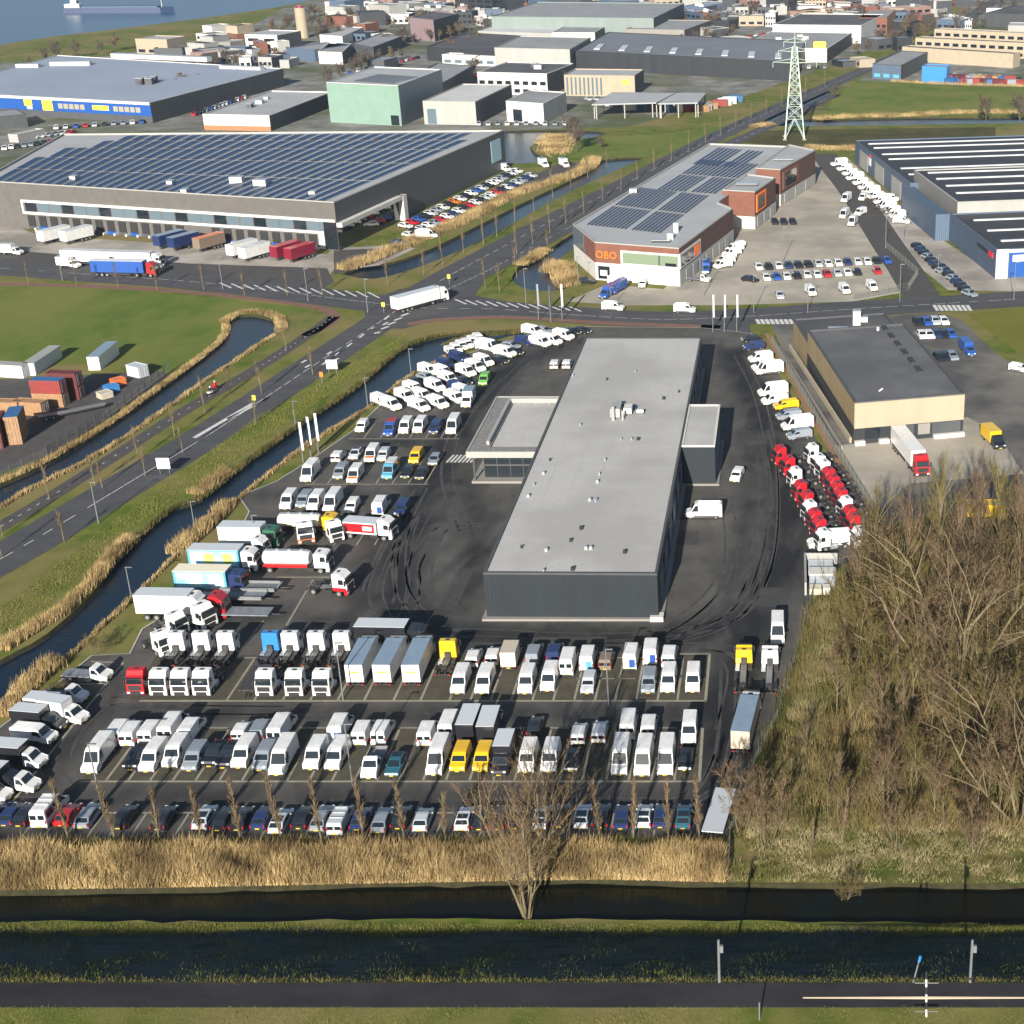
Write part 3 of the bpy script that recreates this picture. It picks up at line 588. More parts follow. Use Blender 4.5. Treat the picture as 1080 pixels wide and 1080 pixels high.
# long loading ramp wall and brown fence between yard and warehouse
def wall_thing(name,px,h,th,m,label,cat,group=None):
    w_=[P(*p) for p in px]; b=MB()
    for a,c in zip(w_[:-1],w_[1:]):
        d=c-a; T=Matrix.Translation(a)@Matrix.Rotation(math.atan2(d.y,d.x),4,'Z'); b.box(0,d.length,-th/2,th/2,0,h,m,T)
    return tag(b.build(name),label,cat,group)
wall_thing('ramp_wall',[(833,368),(897,467)],1.0,.45,WALLBG,'pale low ramp wall along the dark left side of the beige warehouse','wall')
wall_thing('ramp_wall',[(822,368),(888,474)],.7,.3,CONCW,'lower outer concrete ramp wall left of the beige warehouse','wall')
flat('brown_strip',[(806,352),(811,352),(925,545),(921,560)],.05,mat('rust_strip',(.22,.105,.05),.9,(.26,.15,.08),1))
def fence(px,h,label,step=3.0,mm=FENCE):
    w_=[P(*p) for p in px]; root=empty('fence',w_[0],0,label,'fence'); b=MB(); k=0
    for a,c in zip(w_[:-1],w_[1:]):
        d=c-a; L=d.length; T=Matrix.Translation(a-w_[0])@Matrix.Rotation(math.atan2(d.y,d.x),4,'Z')
        for z in (.15,h*.5,h-.05): b.box(0,L,-.02,.02,z-.02,z+.02,mm,T)
        x=0
        while x<L: b.box(x-.008,x+.008,-.01,.01,.1,h,mm,T); x+=.22
        x=0
        while x<L and k<100:
            p=T@Vector((x,0,0)); MB().box(-.04,.04,-.04,.04,0,h+.1,mm).build('post',root,p); x+=step; k+=1
    b.build('mesh_panel',root); return root
fence([(814,362),(870,460),(928,556)],2.0,'dark wire fence between the red tractors and the beige warehouse yard')
fence([(860,620),(848,665),(820,760),(800,800),(770,886),(768,930)],1.6,'dark wire fence down the right edge of the yard by the woodland',mm=FENCE)
fence([(180,392),(110,444),(50,482),(0,508)],2.0,'wire fence along the container yard above the meadow canal')
fence([(935,262),(968,290),(958,306),(900,316)],1.8,'dark fence curving round the paved lot in front of the brick building')

# distribution centre with solar roof
HD=13
d1=P(-22,190,HD);d2=P(352,213,HD);d3=P(531,137,HD);d4=P(66,141,HD)
root,pts=building('distribution_centre',[d1,d2,d3,d4],HD,mat('taupe_cladding',(.090,.085,.080),.7,(.11,.102,.096),.5),R_LIGHT,'huge taupe distribution hall covered with solar panels and with a row of truck docks','warehouse',par=.5,faces={},capm=WALLLG)
k1=min(range(4),key=lambda i:(pts[i]-Vector((d1.x,d1.y,0))).length); L=(d2-d1).length
face_rect(root,pts,(k1+1)%4,0,1,0,HD-.3,'side_cladding',ribbed('dark_side_cladding',(.055,.06,.07),(.065,.07,.08),.6),.05)
face_rect(root,pts,(k1+1)%4,.0,.32,.2,6.3,'glass_front',GLASS,.12)
face_rect(root,pts,(k1+1)%4,.0,.32,6.3,7.4,'white_canopy',WALLW,1.6)
face_rect(root,pts,(k1+1)%4,.31,.33,.2,7.4,'white_canopy_end',WALLW,1.7)
face_rect(root,pts,(k1+1)%4,.90,.97,4,11,'sign_panel',mat('sign_pale_blue',(.35,.5,.6),.5),.15)
s0=L*.115
face_rect(root,pts,k1,s0,L-.2,7.6,8.3,'white_band',WALLW,.35,False); face_rect(root,pts,k1,s0,L*.95,4.3,5.0,'white_band',WALLW,.35,False); face_rect(root,pts,k1,s0,s0+.6,5.01,7.59,'white_band',WALLW,.36,False); face_rect(root,pts,k1,L*.95,L*.965,.2,5.0,'white_band',WALLW,.36,False)
for k in range(24):
    a=s0+1+k*(L*.87/24); face_rect(root,pts,k1,a,a+L*.87/24-.35,5.1,7.5,'window',LGLASS if k%3 else GLASS,.06,False)
face_rect(root,pts,k1,L*.965,L-.1,.2,7.5,'glass_front',GLASS,.08,False)
for k in range(25):
    a=s0+1.2+k*(L*.83/25)
    if 14<=k<=15: continue
    face_rect(root,pts,k1,a,a+2.3,1.1,3.9,'dock_door',PLASTIC,.25,False); face_rect(root,pts,k1,a-.2,a+2.5,.1,1.0,'dock_buffer',SIGNB if k%2 else WALLDG,.3,False)
    face_rect(root,pts,k1,a+2.55,a+3.1,.1,.7,'dock_bollard',WALLW,1.4,False)
wtext(root,'A',2.4,SIGNW,pts[k1],pts[(k1+1)%4],8.0,.045)
# solar rows run across the roof from front to back, in five blocks
def solar(root, q1,q2,q3,q4, nrow, blocks, z, gap=.13, name='solar_array', pitch=None):
    o=root.location
    def bil(s,t): return q1.lerp(q2,s).lerp(q4.lerp(q3,s),t)-o
    for (t0,t1,sa,sb) in blocks:
        b=MB()
        for k in range(nrow):
            s=(k+.1)/nrow; e_=(k+1-gap)/nrow
            if s<sa or e_>sb: continue
            a,c,d,e2=bil(s,t0),bil(e_,t0),bil(e_,t1),bil(s,t1)
            b.poly([(a.x,a.y,z+.10),(c.x,c.y,z+.32),(d.x,d.y,z+.32),(e2.x,e2.y,z+.10)],PV)
            b.poly([(c.x,c.y,z+.02),(d.x,d.y,z+.02),(d.x,d.y,z+.32),(c.x,c.y,z+.32)],ALU)
        if b.f: b.build(name,root)
solar(root,d1,d2,d3,d4,34,[(.02,.25,.01,.995),(.265,.485,.03,.995),(.50,.69,.06,.995),(.705,.845,.10,.99),(.86,.965,.15,.94)],HD-.5)
for (uu,vv) in ((250,191),(275,194),(195,201),(78,187),(180,192),(330,203)):
    roofbox(root,P(uu,vv,HD),3.5 if uu in(250,275) else 1.6,2.5,1.6 if uu in (250,275) else .8,HD-.4,WALLW)

# brick building with orange lettering
HO=9.5
px=[(604,236),(627,255),(716,261.5),(773,219.5),(757,213),(794,186),(836,154),(748,151)]
o_=[P(u,v,HO) for u,v in px]
root,pts=building('brick_showroom',o_,HO,BRICK,R_LIGHT,'brick and white commercial building with solar roof and an orange sign on its front','commercial building',par=.5,capm=WALLG)
def fi(a): return min(range(len(pts)),key=lambda i:(pts[i]-Vector((a.x,a.y,0))).length)
i1=fi(o_[1]); 
face_rect(root,pts,fi(o_[0]),0,1,0,4.2,'lower_wall',WALLW,.08); face_rect(root,pts,i1,0,1,0,4.4,'lower_wall',WALLW,.10); face_rect(root,pts,fi(o_[2]),0,1,0,3.8,'lower_wall',WALLG,.12)
face_rect(root,pts,fi(o_[2]),0,1,3.9,HO-.3,'upper_wall',BRICKD,.06); face_rect(root,pts,fi(o_[3]),0,1,0,HO-.3,'upper_wall',BRICKD,.06)
face_rect(root,pts,fi(o_[0]),.0,.5,4.3,HO-.5,'glass_corner',LGLASS,.09)
face_rect(root,pts,i1,.31,1.0,4.3,7.9,'window_frame',WALLW,.25); face_rect(root,pts,i1,.335,.99,4.8,7.4,'window',PGLASS,.32)
face_rect(root,pts,i1,.76,.78,4.8,7.4,'mullion',WALLDG,.36); face_rect(root,pts,i1,.84,.97,4.8,5.6,'window_blind',GLASS,.36)
face_rect(root,pts,fi(o_[2]),.0,.36,4.2,8.0,'window_frame',WALLW,.25); face_rect(root,pts,fi(o_[2]),.02,.34,4.7,7.5,'window',GLASS,.32); face_rect(root,pts,fi(o_[2]),.24,.33,4.8,7.4,'window_panel',SIGNO,.36)
face_rect(root,pts,i1,.03,.17,.4,3.6,'entrance',GLASS,.16); face_rect(root,pts,i1,.055,.14,1.2,2.6,'poster',WALLW,.22)
for k in range(7): face_rect(root,pts,fi(o_[2]),.1+k*.12,.19+k*.12,.3,3.2,'garage_door',WALLLG,.2)
wtext(root,'OBO',2.6,SIGNO,pts[i1],pts[(i1+1)%len(pts)],5.6,.14,out=.25)
q1,q2,q3,q4=[P(*p,HO) for p in ((612,236),(718,246),(800,180),(738,172))]
solar(root,P(612,236,HO),P(700,246,HO),P(753,205,HO),P(672,195,HO),22,[(.03,.47,.03,.56),(.03,.47,.58,.97),(.51,.98,.01,.54),(.51,.98,.56,.99)],HO-.5)
solar(root,P(688,198,HO),P(760,203,HO),P(806,172,HO),P(738,166,HO),16,[(.0,.46,.01,.52),(.0,.46,.55,.95),(.5,.98,.03,.97)],HO-.5)
solar(root,P(724,172,HO),P(790,177,HO),P(818,158,HO),P(756,152,HO),14,[(.05,.9,.02,.5),(.05,.9,.55,.9)],HO-.5)
roofbox(root,P(697,253,HO),4.5,2,.5,HO-.5,R_BLACK); roofbox(root,P(713,243,HO),1.2,1.2,2.4,HO-.5,WALLW,'chimney'); roofbox(root,P(707,250,HO),1.5,1.5,1.4,HO-.5,WALLW); roofbox(root,P(668,201,HO),2,2,1,HO-.5,WALLW)
for n_,(pa,hh,lb) in enumerate((([(762,200),(796,202),(818,187),(788,183)],10.6,'brick projecting block with a gravel roof, nearer one beside the paved lot'),([(797,177),(823,178.5),(860,158),(832,152)],11,'brick projecting block farther back beside the paved lot, below the pylon'))):
    w_=[P(u,v,hh) for u,v in pa]
    r2,p2=building('brick_block',w_,hh,BRICKD,R_LIGHT,lb,'commercial building',par=.4,capm=WALLG)
    ii=min(range(4),key=lambda i:(p2[i]-Vector((w_[0].x,w_[0].y,0))).length)
    face_rect(r2,p2,ii,0,1,3.6,hh-.3,'front_cladding',BRICK,.06); face_rect(r2,p2,ii,0,1,0,3.5,'lower_wall',WALLW,.1); face_rect(r2,p2,(ii+1)%4,0,1,0,3.5,'lower_wall',WALLLG,.1)
    face_rect(r2,p2,(ii+1)%4,.06,.5,4.4,hh-1.2,'window_frame',SIGNO if n_==0 else BRICK,.25); face_rect(r2,p2,(ii+1)%4,.12,.42,5,hh-1.8,'window',GLASS,.32)
    for k in range(3): face_rect(r2,p2,(ii+1)%4,.1+k*.3,.32+k*.3,.3,3.1,'garage_door',WALLLG,.2)
    roofbox(r2,w_[0].lerp(w_[2],.45),6,3,.6,hh-.4,R_DARK)

# blue industrial halls on the right
HB1=7.6
a1=P(902,148,HB1);a2=P(960,193,HB1);ee=(a2-a1).normalized(); nn=Vector((-ee.y,ee.x,0)); nn=nn if nn.x>0 else -nn
Wd=78
def strips(root,o1,e1,n1,ss,z,L0,L1,m):
    for s in ss:
        p=o1+e1*s-root.location; q=[p+n1*L0,p+n1*L1]; r=e1*1.0
        b=MB(); T=Matrix(((n1.x,e1.x,0,q[0].x),(n1.y,e1.y,0,q[0].y),(0,0,1,z),(0,0,0,1))); b.box(0,L1-L0,-.42,.42,.0,.35,m,T); b.build('rooflight',root)
RL=mat('rooflight_white',(.46,.48,.50),.5)
root,pts=building('blue_hall',[a1,a2,a2+nn*Wd,a1+nn*Wd],HB1,WALLB,R_BLACK,'far blue sided hall with white rooflight strips on a black roof','warehouse',par=.3,capm=WALLB)
strips(root,a1,ee,nn,(7,15,27,36,52,62),HB1-.28,3,Wd-3,RL)
kk=min(range(4),key=lambda i:(pts[i]-Vector((a1.x,a1.y,0))).length)
for s in (.10,.40,.70): face_rect(root,pts,kk,s,s+.16,.3,5.8,'roller_door',WALLLG,.1)
face_rect(root,pts,kk,.28,.32,3.2,5.6,'sign_panel',SIGNW,.14); face_rect(root,pts,kk,.29,.315,5.8,6.8,'sign_panel',SIGNR,.14)
HB3=10.5; b1=P(964,179,HB3); b2=P(1010,213,HB3)
root,pts=building('grey_raised_hall',[b1,b2,b2+nn*Wd,b1+nn*Wd],HB3,ribbed('warm_grey_cladding',(.21,.20,.19),(.24,.23,.22),.6),R_BLACK,'raised grey hall between the two blue halls, with white rooflight strips','warehouse',par=.3,capm=WALLLG)
Lb=(b2-b1).length; strips(root,b1,ee,nn,[Lb*t for t in (.1,.3,.52,.74)],HB3-.28,3,Wd-3,RL)
kk=min(range(4),key=lambda i:(pts[i]-Vector((b2.x,b2.y,0))).length); face_rect(root,pts,kk,0,1,7.0,HB3-.3,'front_cladding',WALLLG,.05)
HB2=7.4; c1=P(972,203,HB2); c2=P(1051,263,HB2); c1=Vector((b2.x,b2.y,0))+ee*.1; L2=((c2-c1).dot(ee)); c1b=c2-ee*L2; c1b.z=0; c2.z=0
root,pts=building('blue_hall',[c1b,c2,c2+nn*Wd,c1b+nn*Wd],HB2,WALLB,R_BLACK,'nearer blue sided hall with an orange brick front and a small red sign','warehouse',par=.3,capm=WALLB)
strips(root,c1b,ee,nn,[L2*t for t in (.2,.5,.78)],HB2-.28,4,Wd-3,RL)
kk=min(range(4),key=lambda i:(pts[i]-c2).length); kl=(kk+3)%4
w0=P(972,203,HB2); ext=(w0-c1b).dot(-ee)
b=MB(); T=Matrix(((ee.x,nn.x,0,c1b.x-root.location.x),(ee.y,nn.y,0,c1b.y-root.location.y),(0,0,1,0),(0,0,0,1))); b.box(-38,-.2,-4.0,-.1,0,HB2-.1,WALLB,T); b.build('side_wing',root)
face_rect(root,pts,kk,0.0,.04,0,HB2,'white_column',WALLW,.3); face_rect(root,pts,kk,.045,.13,.3,HB2-.4,'blue_panel',SIGNB,.08); face_rect(root,pts,kk,.14,1,.3,HB2-1.0,'brick_front',OBRICK,.1); face_rect(root,pts,kk,0,1,HB2-.9,HB2-.1,'fascia',WALLW,.4)
face_rect(root,pts,kk,.055,.12,4.2,5.8,'sign_panel',SIGNW,.2)
for s in range(6): face_rect(root,pts,kk,.20+s*.13,.27+s*.13,4.2,5.4,'window',LGLASS,.16); face_rect(root,pts,kk,.20+s*.13,.28+s*.13,1.2,2.4,'window',GLASS,.16)
face_rect(root,pts,kl,.62,.86,4.9,5.6,'sign_strip',PLASTIC,.2); face_rect(root,pts,kl,.86,.94,4.6,5.8,'sign_panel',SIGNR,.25)

# generic farther buildings: base of the front wall from px a to px b, a depth in metres or a back corner
def fb(a,b_,dep,H,wall,roof,label,cat='building',group=None,win=0,wm=None,side=None,par=.4,front=None,name='office_building',units=0,wz=None,capm=None):
    A_=P(*a);B_=P(*b_); d=(B_-A_); dn=d.normalized(); n_=Vector((-dn.y,dn.x,0))
    if isinstance(dep,tuple): C_=P(*dep); D_=A_+(C_-B_)
    else: C_=B_+n_*dep; D_=A_+n_*dep
    r_,p_=building(name,[A_,B_,C_,D_],H,wall,roof,label,cat,group,par=par,capm=capm)
    k_=min(range(4),key=lambda i:(p_[i]-Vector((A_.x,A_.y,0))).length)
    if front: face_rect(r_,p_,k_,0,1,0,H-.35,'front_wall',front,.06)
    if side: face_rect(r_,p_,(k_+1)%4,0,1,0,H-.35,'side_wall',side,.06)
    if win:
        L=d.length; nf=max(1,int(H//3.6)) if wz is None else wz
        for fl in range(nf):
            for j in range(win):
                s0=(j+.18)/win; face_rect(r_,p_,k_,s0,s0+.64/win,fl*3.4+1.0,fl*3.4+2.6,'window',wm or GLASS,.12)
    rnd=random.Random(int(a[0]*7+a[1]))
    for j in range(units):
        t=C_.lerp(A_,rnd.uniform(.2,.8)).lerp(B_.lerp(D_,rnd.random()),.4); roofbox(r_,t,rnd.uniform(1.5,4),rnd.uniform(1.5,3),rnd.uniform(.8,1.8),H-par,rnd.choice((WALLW,WALLLG,WALLDG)))
    return r_,p_,k_
# blue and yellow wholesale store, far left
HI=8; i1=P(-80,96,HI);i2=P(158,108,HI);i3=P(298,72,HI);i4=P(60,58,HI)
root,pts=building('wholesale_store',[i1,i2,i3,i4],HI,WALLDG,mat('blue_grey_roof',(.24,.28,.36),.6,(.28,.32,.40),.03),'vast pale roofed wholesale store with blue front and yellow panels, by the river','store',par=.3,capm=R_WHITE)
kk=min(range(4),key=lambda i:(pts[i]-Vector((i1.x,i1.y,0))).length)
face_rect(root,pts,kk,0,1,2.6,6.9,'blue_front',SIGNB,.1)
for s0,s1,z0,z1,m in ((.45,.485,4.3,6.7,SIGNY),(.53,.575,2.8,6.8,SIGNY),(.75,.82,4.0,5.8,SIGNY),(.46,.483,3.0,4.1,SIGNW)): face_rect(root,pts,kk,s0,s1,z0,z1,'sign_panel',m,.2)
for s0,s1 in ((.60,.72),(.84,.96)): 
    for j in range(5): face_rect(root,pts,kk,s0+j*(s1-s0)/5,s0+(j+.8)*(s1-s0)/5,3.8,5.8,'window',mat('beige_glass',(.3,.28,.22),.3),.2)
face_rect(root,pts,kk,0,1,6.95,HI,'fascia',R_WHITE,.6)
for uu,vv in ((148,88),(153,87),(158,88),(162,86)): roofbox(root,P(uu,vv,HI),3,3,2.5,HI-.3,WALLDG)
roofbox(root,P(75,68,HI),18,4,1.6,HI-.3,R_WHITE,rz=.1); roofbox(root,P(30,70,HI),10,4,1.4,HI-.3,R_WHITE,rz=.1); roofbox(root,P(170,62,HI),55,4,2,HI-.3,R_WHITE,rz=-.3); roofbox(root,P(255,72,HI),22,3,1.2,HI-.3,R_WHITE,rz=-.3)
fb((-60,142),(30,134),(20,128),5,WALLDG,R_GREY,'dark flat roofed shed at the left edge before the blue and yellow store',name='shed')
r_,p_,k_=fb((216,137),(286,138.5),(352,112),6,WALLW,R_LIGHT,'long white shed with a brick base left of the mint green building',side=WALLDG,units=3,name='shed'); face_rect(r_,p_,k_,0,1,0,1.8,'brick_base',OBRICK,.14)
r_,p_,k_=fb((349,129),(424,133),(469,113),15.5,WALLDG,R_LIGHT,'mint green block with white edge and solar panels on its roof',front=MINT,side=ribbed('blue_grey_side',(.12,.15,.18),(.13,.16,.19),.8),capm=R_WHITE)
solar(r_,P(370,85,15.5),P(414,88,15.5),P(445,80,15.5),P(400,77,15.5),14,[(.05,.95,0,1)],15.1); face_rect(r_,p_,k_,.86,.97,.2,4,'round_door',GLASS,.2)
fb((428,104),(468,108),(500,88),8,WALLDG,R_GREY,'dark office wing with window rows right behind the mint green block',side=WALLDG,win=6,wm=LGLASS)
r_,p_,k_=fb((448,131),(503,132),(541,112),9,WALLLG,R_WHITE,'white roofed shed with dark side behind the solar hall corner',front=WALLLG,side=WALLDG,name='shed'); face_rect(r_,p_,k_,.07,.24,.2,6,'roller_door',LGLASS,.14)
r_,p_,k_=fb((535,128),(574,131),(598,118),8,WALLW,R_GREY,'small white cube shed beside the round basin',side=WALLG,name='shed'); face_rect(r_,p_,k_,.18,.42,.3,5,'roller_door',GLASS,.14)
fb((505,99),(578,101),38,9.5,WALLW,R_DARK,'white office with two dark window rows and dark roof, centre distance',win=8,units=2,side=WALLDG)
r_,p_,k_=fb((596,101),(670,102),22,9,WALLBG,R_LIGHT,'cream office with upright windows and a small yellow sign',win=0,side=WALLDG)
for j in range(9): face_rect(r_,p_,k_,.03+j*.06,.055+j*.06,.5,8,'window',LGLASS,.14)
face_rect(r_,p_,k_,.82,.92,5.2,7.2,'sign_panel',SIGNY,.2)
def canopy(px,H,label):
    w_=[P(*p,H) for p in px]; c=sum(w_,Vector())/4; root=empty('canopy_roof',(c.x,c.y,0),0,label,'canopy'); b=MB(); b.prism([(p.x-c.x,p.y-c.y) for p in w_],H-.5,H,R_LIGHT); b.build('roof',root)
    for i in range(4):
        for t in (.05,.5,.95):
            p=w_[i].lerp(w_[(i+1)%4],t).lerp(c,.03); MB().box(-.2,.2,-.2,.2,0,H-.5,WALLLG).build('post',root,(p.x-c.x,p.y-c.y,0))
canopy([(624,110),(692,108),(712,98),(646,97)],6,'pale open canopy roof over parked vehicles, left one of two')
canopy([(694,109),(736,108),(745,98),(714,98)],6,'pale open canopy roof over parked vehicles, right one of two')
fb((523,72),(602,74),(624,60),10,WALLLG,R_GREY,'pale grey hall with blank front behind the white office')
fb((451,64),(523,69),(560,52),7,W_BLACK,R_DARK,'dark low hall with white front strip, left of the pale grey hall',front=None)
fb((467,68),(523,70),8,5,WALLW,R_WHITE,'low white showroom with arched windows before the dark hall',win=5,wm=LGLASS,wz=1)
r_,p_,k_=fb((608,73),(838,86),(850,62),9,W_BLACK,mat('slate_roof',(.13,.14,.16),.7,(.16,.17,.19),.04),'very long black sided hall with grey roof and white skylights left of the pylon')
for j in range(8):
    q_=p_[k_].lerp(p_[(k_+1)%4],.07+j*.12)+Vector((2,22,0))-r_.location; MB().box(-1.5,1.5,-11,11,0,.4,RL).build('skylight',r_,(q_.x,q_.y,8.62))
fb((505,46),(583,49),(606,38),7,WALLG,R_WHITE,'white roofed row of units with dark bays in the distance',win=7)
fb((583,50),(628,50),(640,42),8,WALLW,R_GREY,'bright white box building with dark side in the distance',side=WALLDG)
fb((520,42),(690,44),(722,26),13,SAGE,R_GREY,'large sage green hall in the distance',side=WALLDG)
r_,p_,k_=fb((660,46),(722,47),(750,36),8,CONCW,R_GREY,'taupe hall with sloping blue-grey rooflights in the distance',side=WALLDG,win=2,wm=SIGNW,wz=1)
fb((815,45),(908,46),(932,33),10,R_WHITE,R_DARK,'long bright white hall front behind the pylon top')
fb((780,64),(872,66),(898,48),7,WALLW,R_GREY,'wide low grey roofed hall with an orange stripe behind the pylon',side=W_BLACK,units=6)
fb((858,64),(871,64),5,9,SIGNY,R_GREY,'small yellow panelled entrance front right of the pylon')
fb((905,37),(935,37),(944,28),10,BRICK,R_GREY,'red brick office block at the far end of the white hall',win=5,side=OBRICK)
fb((951,64),(1068,72),9,7,WALLBG,R_DARK,'long beige concrete building, nearest of the three stepped rows on the right',win=1,wz=0)
fb((965,56),(1080,62),9,8,WALLBG,R_DARK,'beige concrete building with arched bays, middle of three stepped rows',win=12)
fb((985,46),(1100,52),9,8,WALLBG,R_GREY,'beige concrete building with arched bays, farthest of three stepped rows',win=12)
fb((920,83),(950,85),(978,70),7,WALLDG,R_GREY,'dark blue-grey shed with light blue doors by the pasture',win=3,wm=CYAN,wz=1,front=WALLB)
fb((972,86),(998,87),10,7,LBLUE,R_GREY,'bright blue container shed behind the pasture',cat='shed',name='shed')
fb((1037,28),(1110,30),(1140,20),8,W_BLACK,R_DARK,'black hall with a white rooftop sign at the top right corner'); fb((1040,17),(1072,17),2,5,R_WHITE,R_WHITE,'white rooftop sign panel on the black hall at top right',cat='sign',name='sign_panel')
fb((1063,34),(1120,35),20,4,WALLG,R_LIGHT,'pale low shed roof at the right edge in the distance')
fb((145,57),(178,58),18,8,WALLBG,R_LIGHT,'beige gabled shed behind the wholesale store by the river',win=3,wz=1)
fb((303,63),(333,65),30,6,WALLB,R_GREY,'blue low shed with yellow lettered roof by the boatyard',name='shed'); fb((337,67),(362,68),(372,58),6,WALLW,R_GREY,'white low shed with blank front by the boatyard',side=WALLDG,name='shed')
fb((260,52),(294,53),25,8,WALLW,R_LIGHT,'white boat shed with pale roof left of the round tower',win=2,side=WALLDG)
r_,p_,k_=fb((338,46),(362,48),(384,38),5,WALLW,R_LIGHT,'white arched roof hall in the boatyard'); 
fb((345,22),(366,23),14,9,WALLG,R_GREY,'pale grey box with a yellow round sign in the distance'); fb((390,23),(412,25),14,11,WALLLG,R_GREY,'light grey box with a yellow panel in the distance')
fb((434,41),(459,44),(485,36),12,mat('dark_pink_wall',(.20,.14,.15),.8),R_DARK,'dark mauve block with a red mark on its front in the distance',side=W_BLACK)
fb((372,58),(395,62),(425,50),6,WALLDG,R_GREY,'dark low hall with glass bays behind the boatyard shed'); fb((360,88),(372,90),10,4,WALLDG,R_GREY,'low dark shed left of the mint green block',name='shed')
# round silo tower
root=empty('round_tower',P(320,40),0,'round cream silo tower with a red top in the boatyard','tower'); MB().tube((0,0,0),(0,0,17),3.4,3.2,WALLBG,16).build('shaft',root); MB().tube((0,0,17),(0,0,18.3),2.4,2.3,MAROON,16).build('cap',root)
# scattered far town
rnd=random.Random(11); walls=[('white',WALLW),('grey',WALLG),('brick',BRICK),('dark',WALLDG),('beige',WALLBG),('pink brick',PINKB),('pale grey',WALLLG),('blue-grey',WALLB),('black',W_BLACK),('white',WALLW)]
roofs=[R_GREY,R_DARK,R_LIGHT,R_BLACK,R_LIGHT,R_WHITE,mat('blue_grey_sheet',(.20,.25,.32),.6),R_WHITE]; used=[]
occ=[(500,30,735,50),(600,60,860,95),(775,30,945,70),(945,35,1080,90),(430,30,500,48),(250,30,400,70),(340,60,600,135),(1030,5,1080,40),(140,40,185,62)]
rows=[(38,'row just above the halls',.75),(32,'row nearest the halls',.8),(26.5,'second town row',.9),(21.5,'third town row',.95),(16.5,'fourth town row',1),(12,'fifth town row',1),(7.5,'sixth town row',1),(3.5,'seventh town row',1),(-1,'row at the top edge',1),(-7,'row beyond the top edge',1)]
def nearroad(u,v):
    return abs(u-(1050-(v)*2.05))<16 and v>-5
for v,rn,dens in rows:
    u=340+(33-v)*0+rnd.uniform(0,15) if v>10 else 300+rnd.uniform(0,15); k=0
    if v<=8: u=350+rnd.uniform(0,10)
    while u<1090:
        wd=rnd.uniform(8,28); 
        if rnd.random()>dens or any(x0-4<u+wd and u<x1+4 and y0<v<y1 for x0,y0,x1,y1 in occ) or nearroad(u+wd/2,v): u+=8; continue
        k+=1; nmw,wm_=rnd.choice(walls); H=rnd.choice((5,6,7,8,10,13)) if v<20 else rnd.choice((5,6,8))
        fb((u,v+rnd.uniform(-2,2)),(u+wd,v+rnd.uniform(-2,2)),rnd.uniform(10,20),H,wm_,rnd.choice(roofs),f'small {nmw} building, {ordw(k)} from left in the {rn}',group='far town buildings',win=rnd.choice((0,3,4,6)),side=rnd.choice((None,WALLDG,WALLDG)),units=rnd.choice((0,0,1,2)),name='town_building')
        u+=wd+rnd.uniform(.5,4)
for i,(u,v,wd,c,H) in enumerate(((212,50,14,WALLG,6),(228,54,16,CONCW,5),(240,44,12,WALLBG,9),(196,58,14,WALLG,4),(215,40,10,WALLW,7),(250,58,16,R_WHITE,3),(388,74,18,WALLDG,5),(372,36,14,BRICK,6),(405,92,12,WALLG,4),(10,150,10,WALLG,3))):
    fb((u,v),(u+wd,v+.6),14,H,c,rnd.choice(roofs),f'small rough yard building, {ordw(i+1)} listed outward from the river gravel works',group='gravel works sheds',name='shed')
for rr_,(v_,u0_,u1_,nm_) in enumerate(((72,196,330,'row behind the wholesale store'),(64,200,420,'row by the boatyard'),(57,190,430,'second row by the boatyard'),(50,205,432,'third row by the boatyard'),(44,200,430,'fourth row by the boatyard'),(54,735,775,'row by the taupe hall'),(42,735,812,'house row by the taupe hall'),(70,872,905,'row by the far junction'),(52,925,965,'row left of the stepped buildings'))):
    u_=u0_+rnd.uniform(0,8); k_=0
    while u_<u1_:
        w_=rnd.uniform(6,17)
        if not any(x0-2<u_+w_ and u_<x1+2 and y0<v_<y1 for x0,y0,x1,y1 in ((140,40,182,62),(258,40,298,57),(300,20,365,72),(335,36,364,50),(430,30,470,50),(370,48,430,66))) and rnd.random()<.72:
            k_+=1; nmw,wm_=rnd.choice(walls); fb((u_,v_+rnd.uniform(-2,2)),(u_+w_,v_+rnd.uniform(-2,2)),rnd.uniform(7,16),rnd.choice((3,4,5,6,7)),wm_,rnd.choice(roofs),f'little {nmw} building, {ordw(k_)} from left in the {nm_}',group='little far buildings',win=rnd.choice((0,2,3)),side=rnd.choice((None,WALLDG)),name='town_building')
        u_+=w_+rnd.uniform(2,9)
# small booth at the yard's right edge
root=empty('waste_shed',P(868,628),0,'small open pen of pale walls holding bins at the right edge of the yard','shed')
MB().box(-2.6,-2.3,0,10,0,2,WALLLG).box(-2.3,2.3,9.8,10,0,2,WALLLG).build('wall',root); MB().box(-2.0,1.6,5.5,9,0,1.4,LGREY).build('skip',root); MB().box(-2.0,1.9,2.6,5,1.9,2.1,WALLW).box(-1.9,1.8,2.7,4.9,0,1.9,GREY).build('cabin',root); MB().box(-1.9,-.2,.2,1.8,0,.9,BEIGE).box(0,1,.2,1.5,0,1.1,WALLW).build('crate',root)

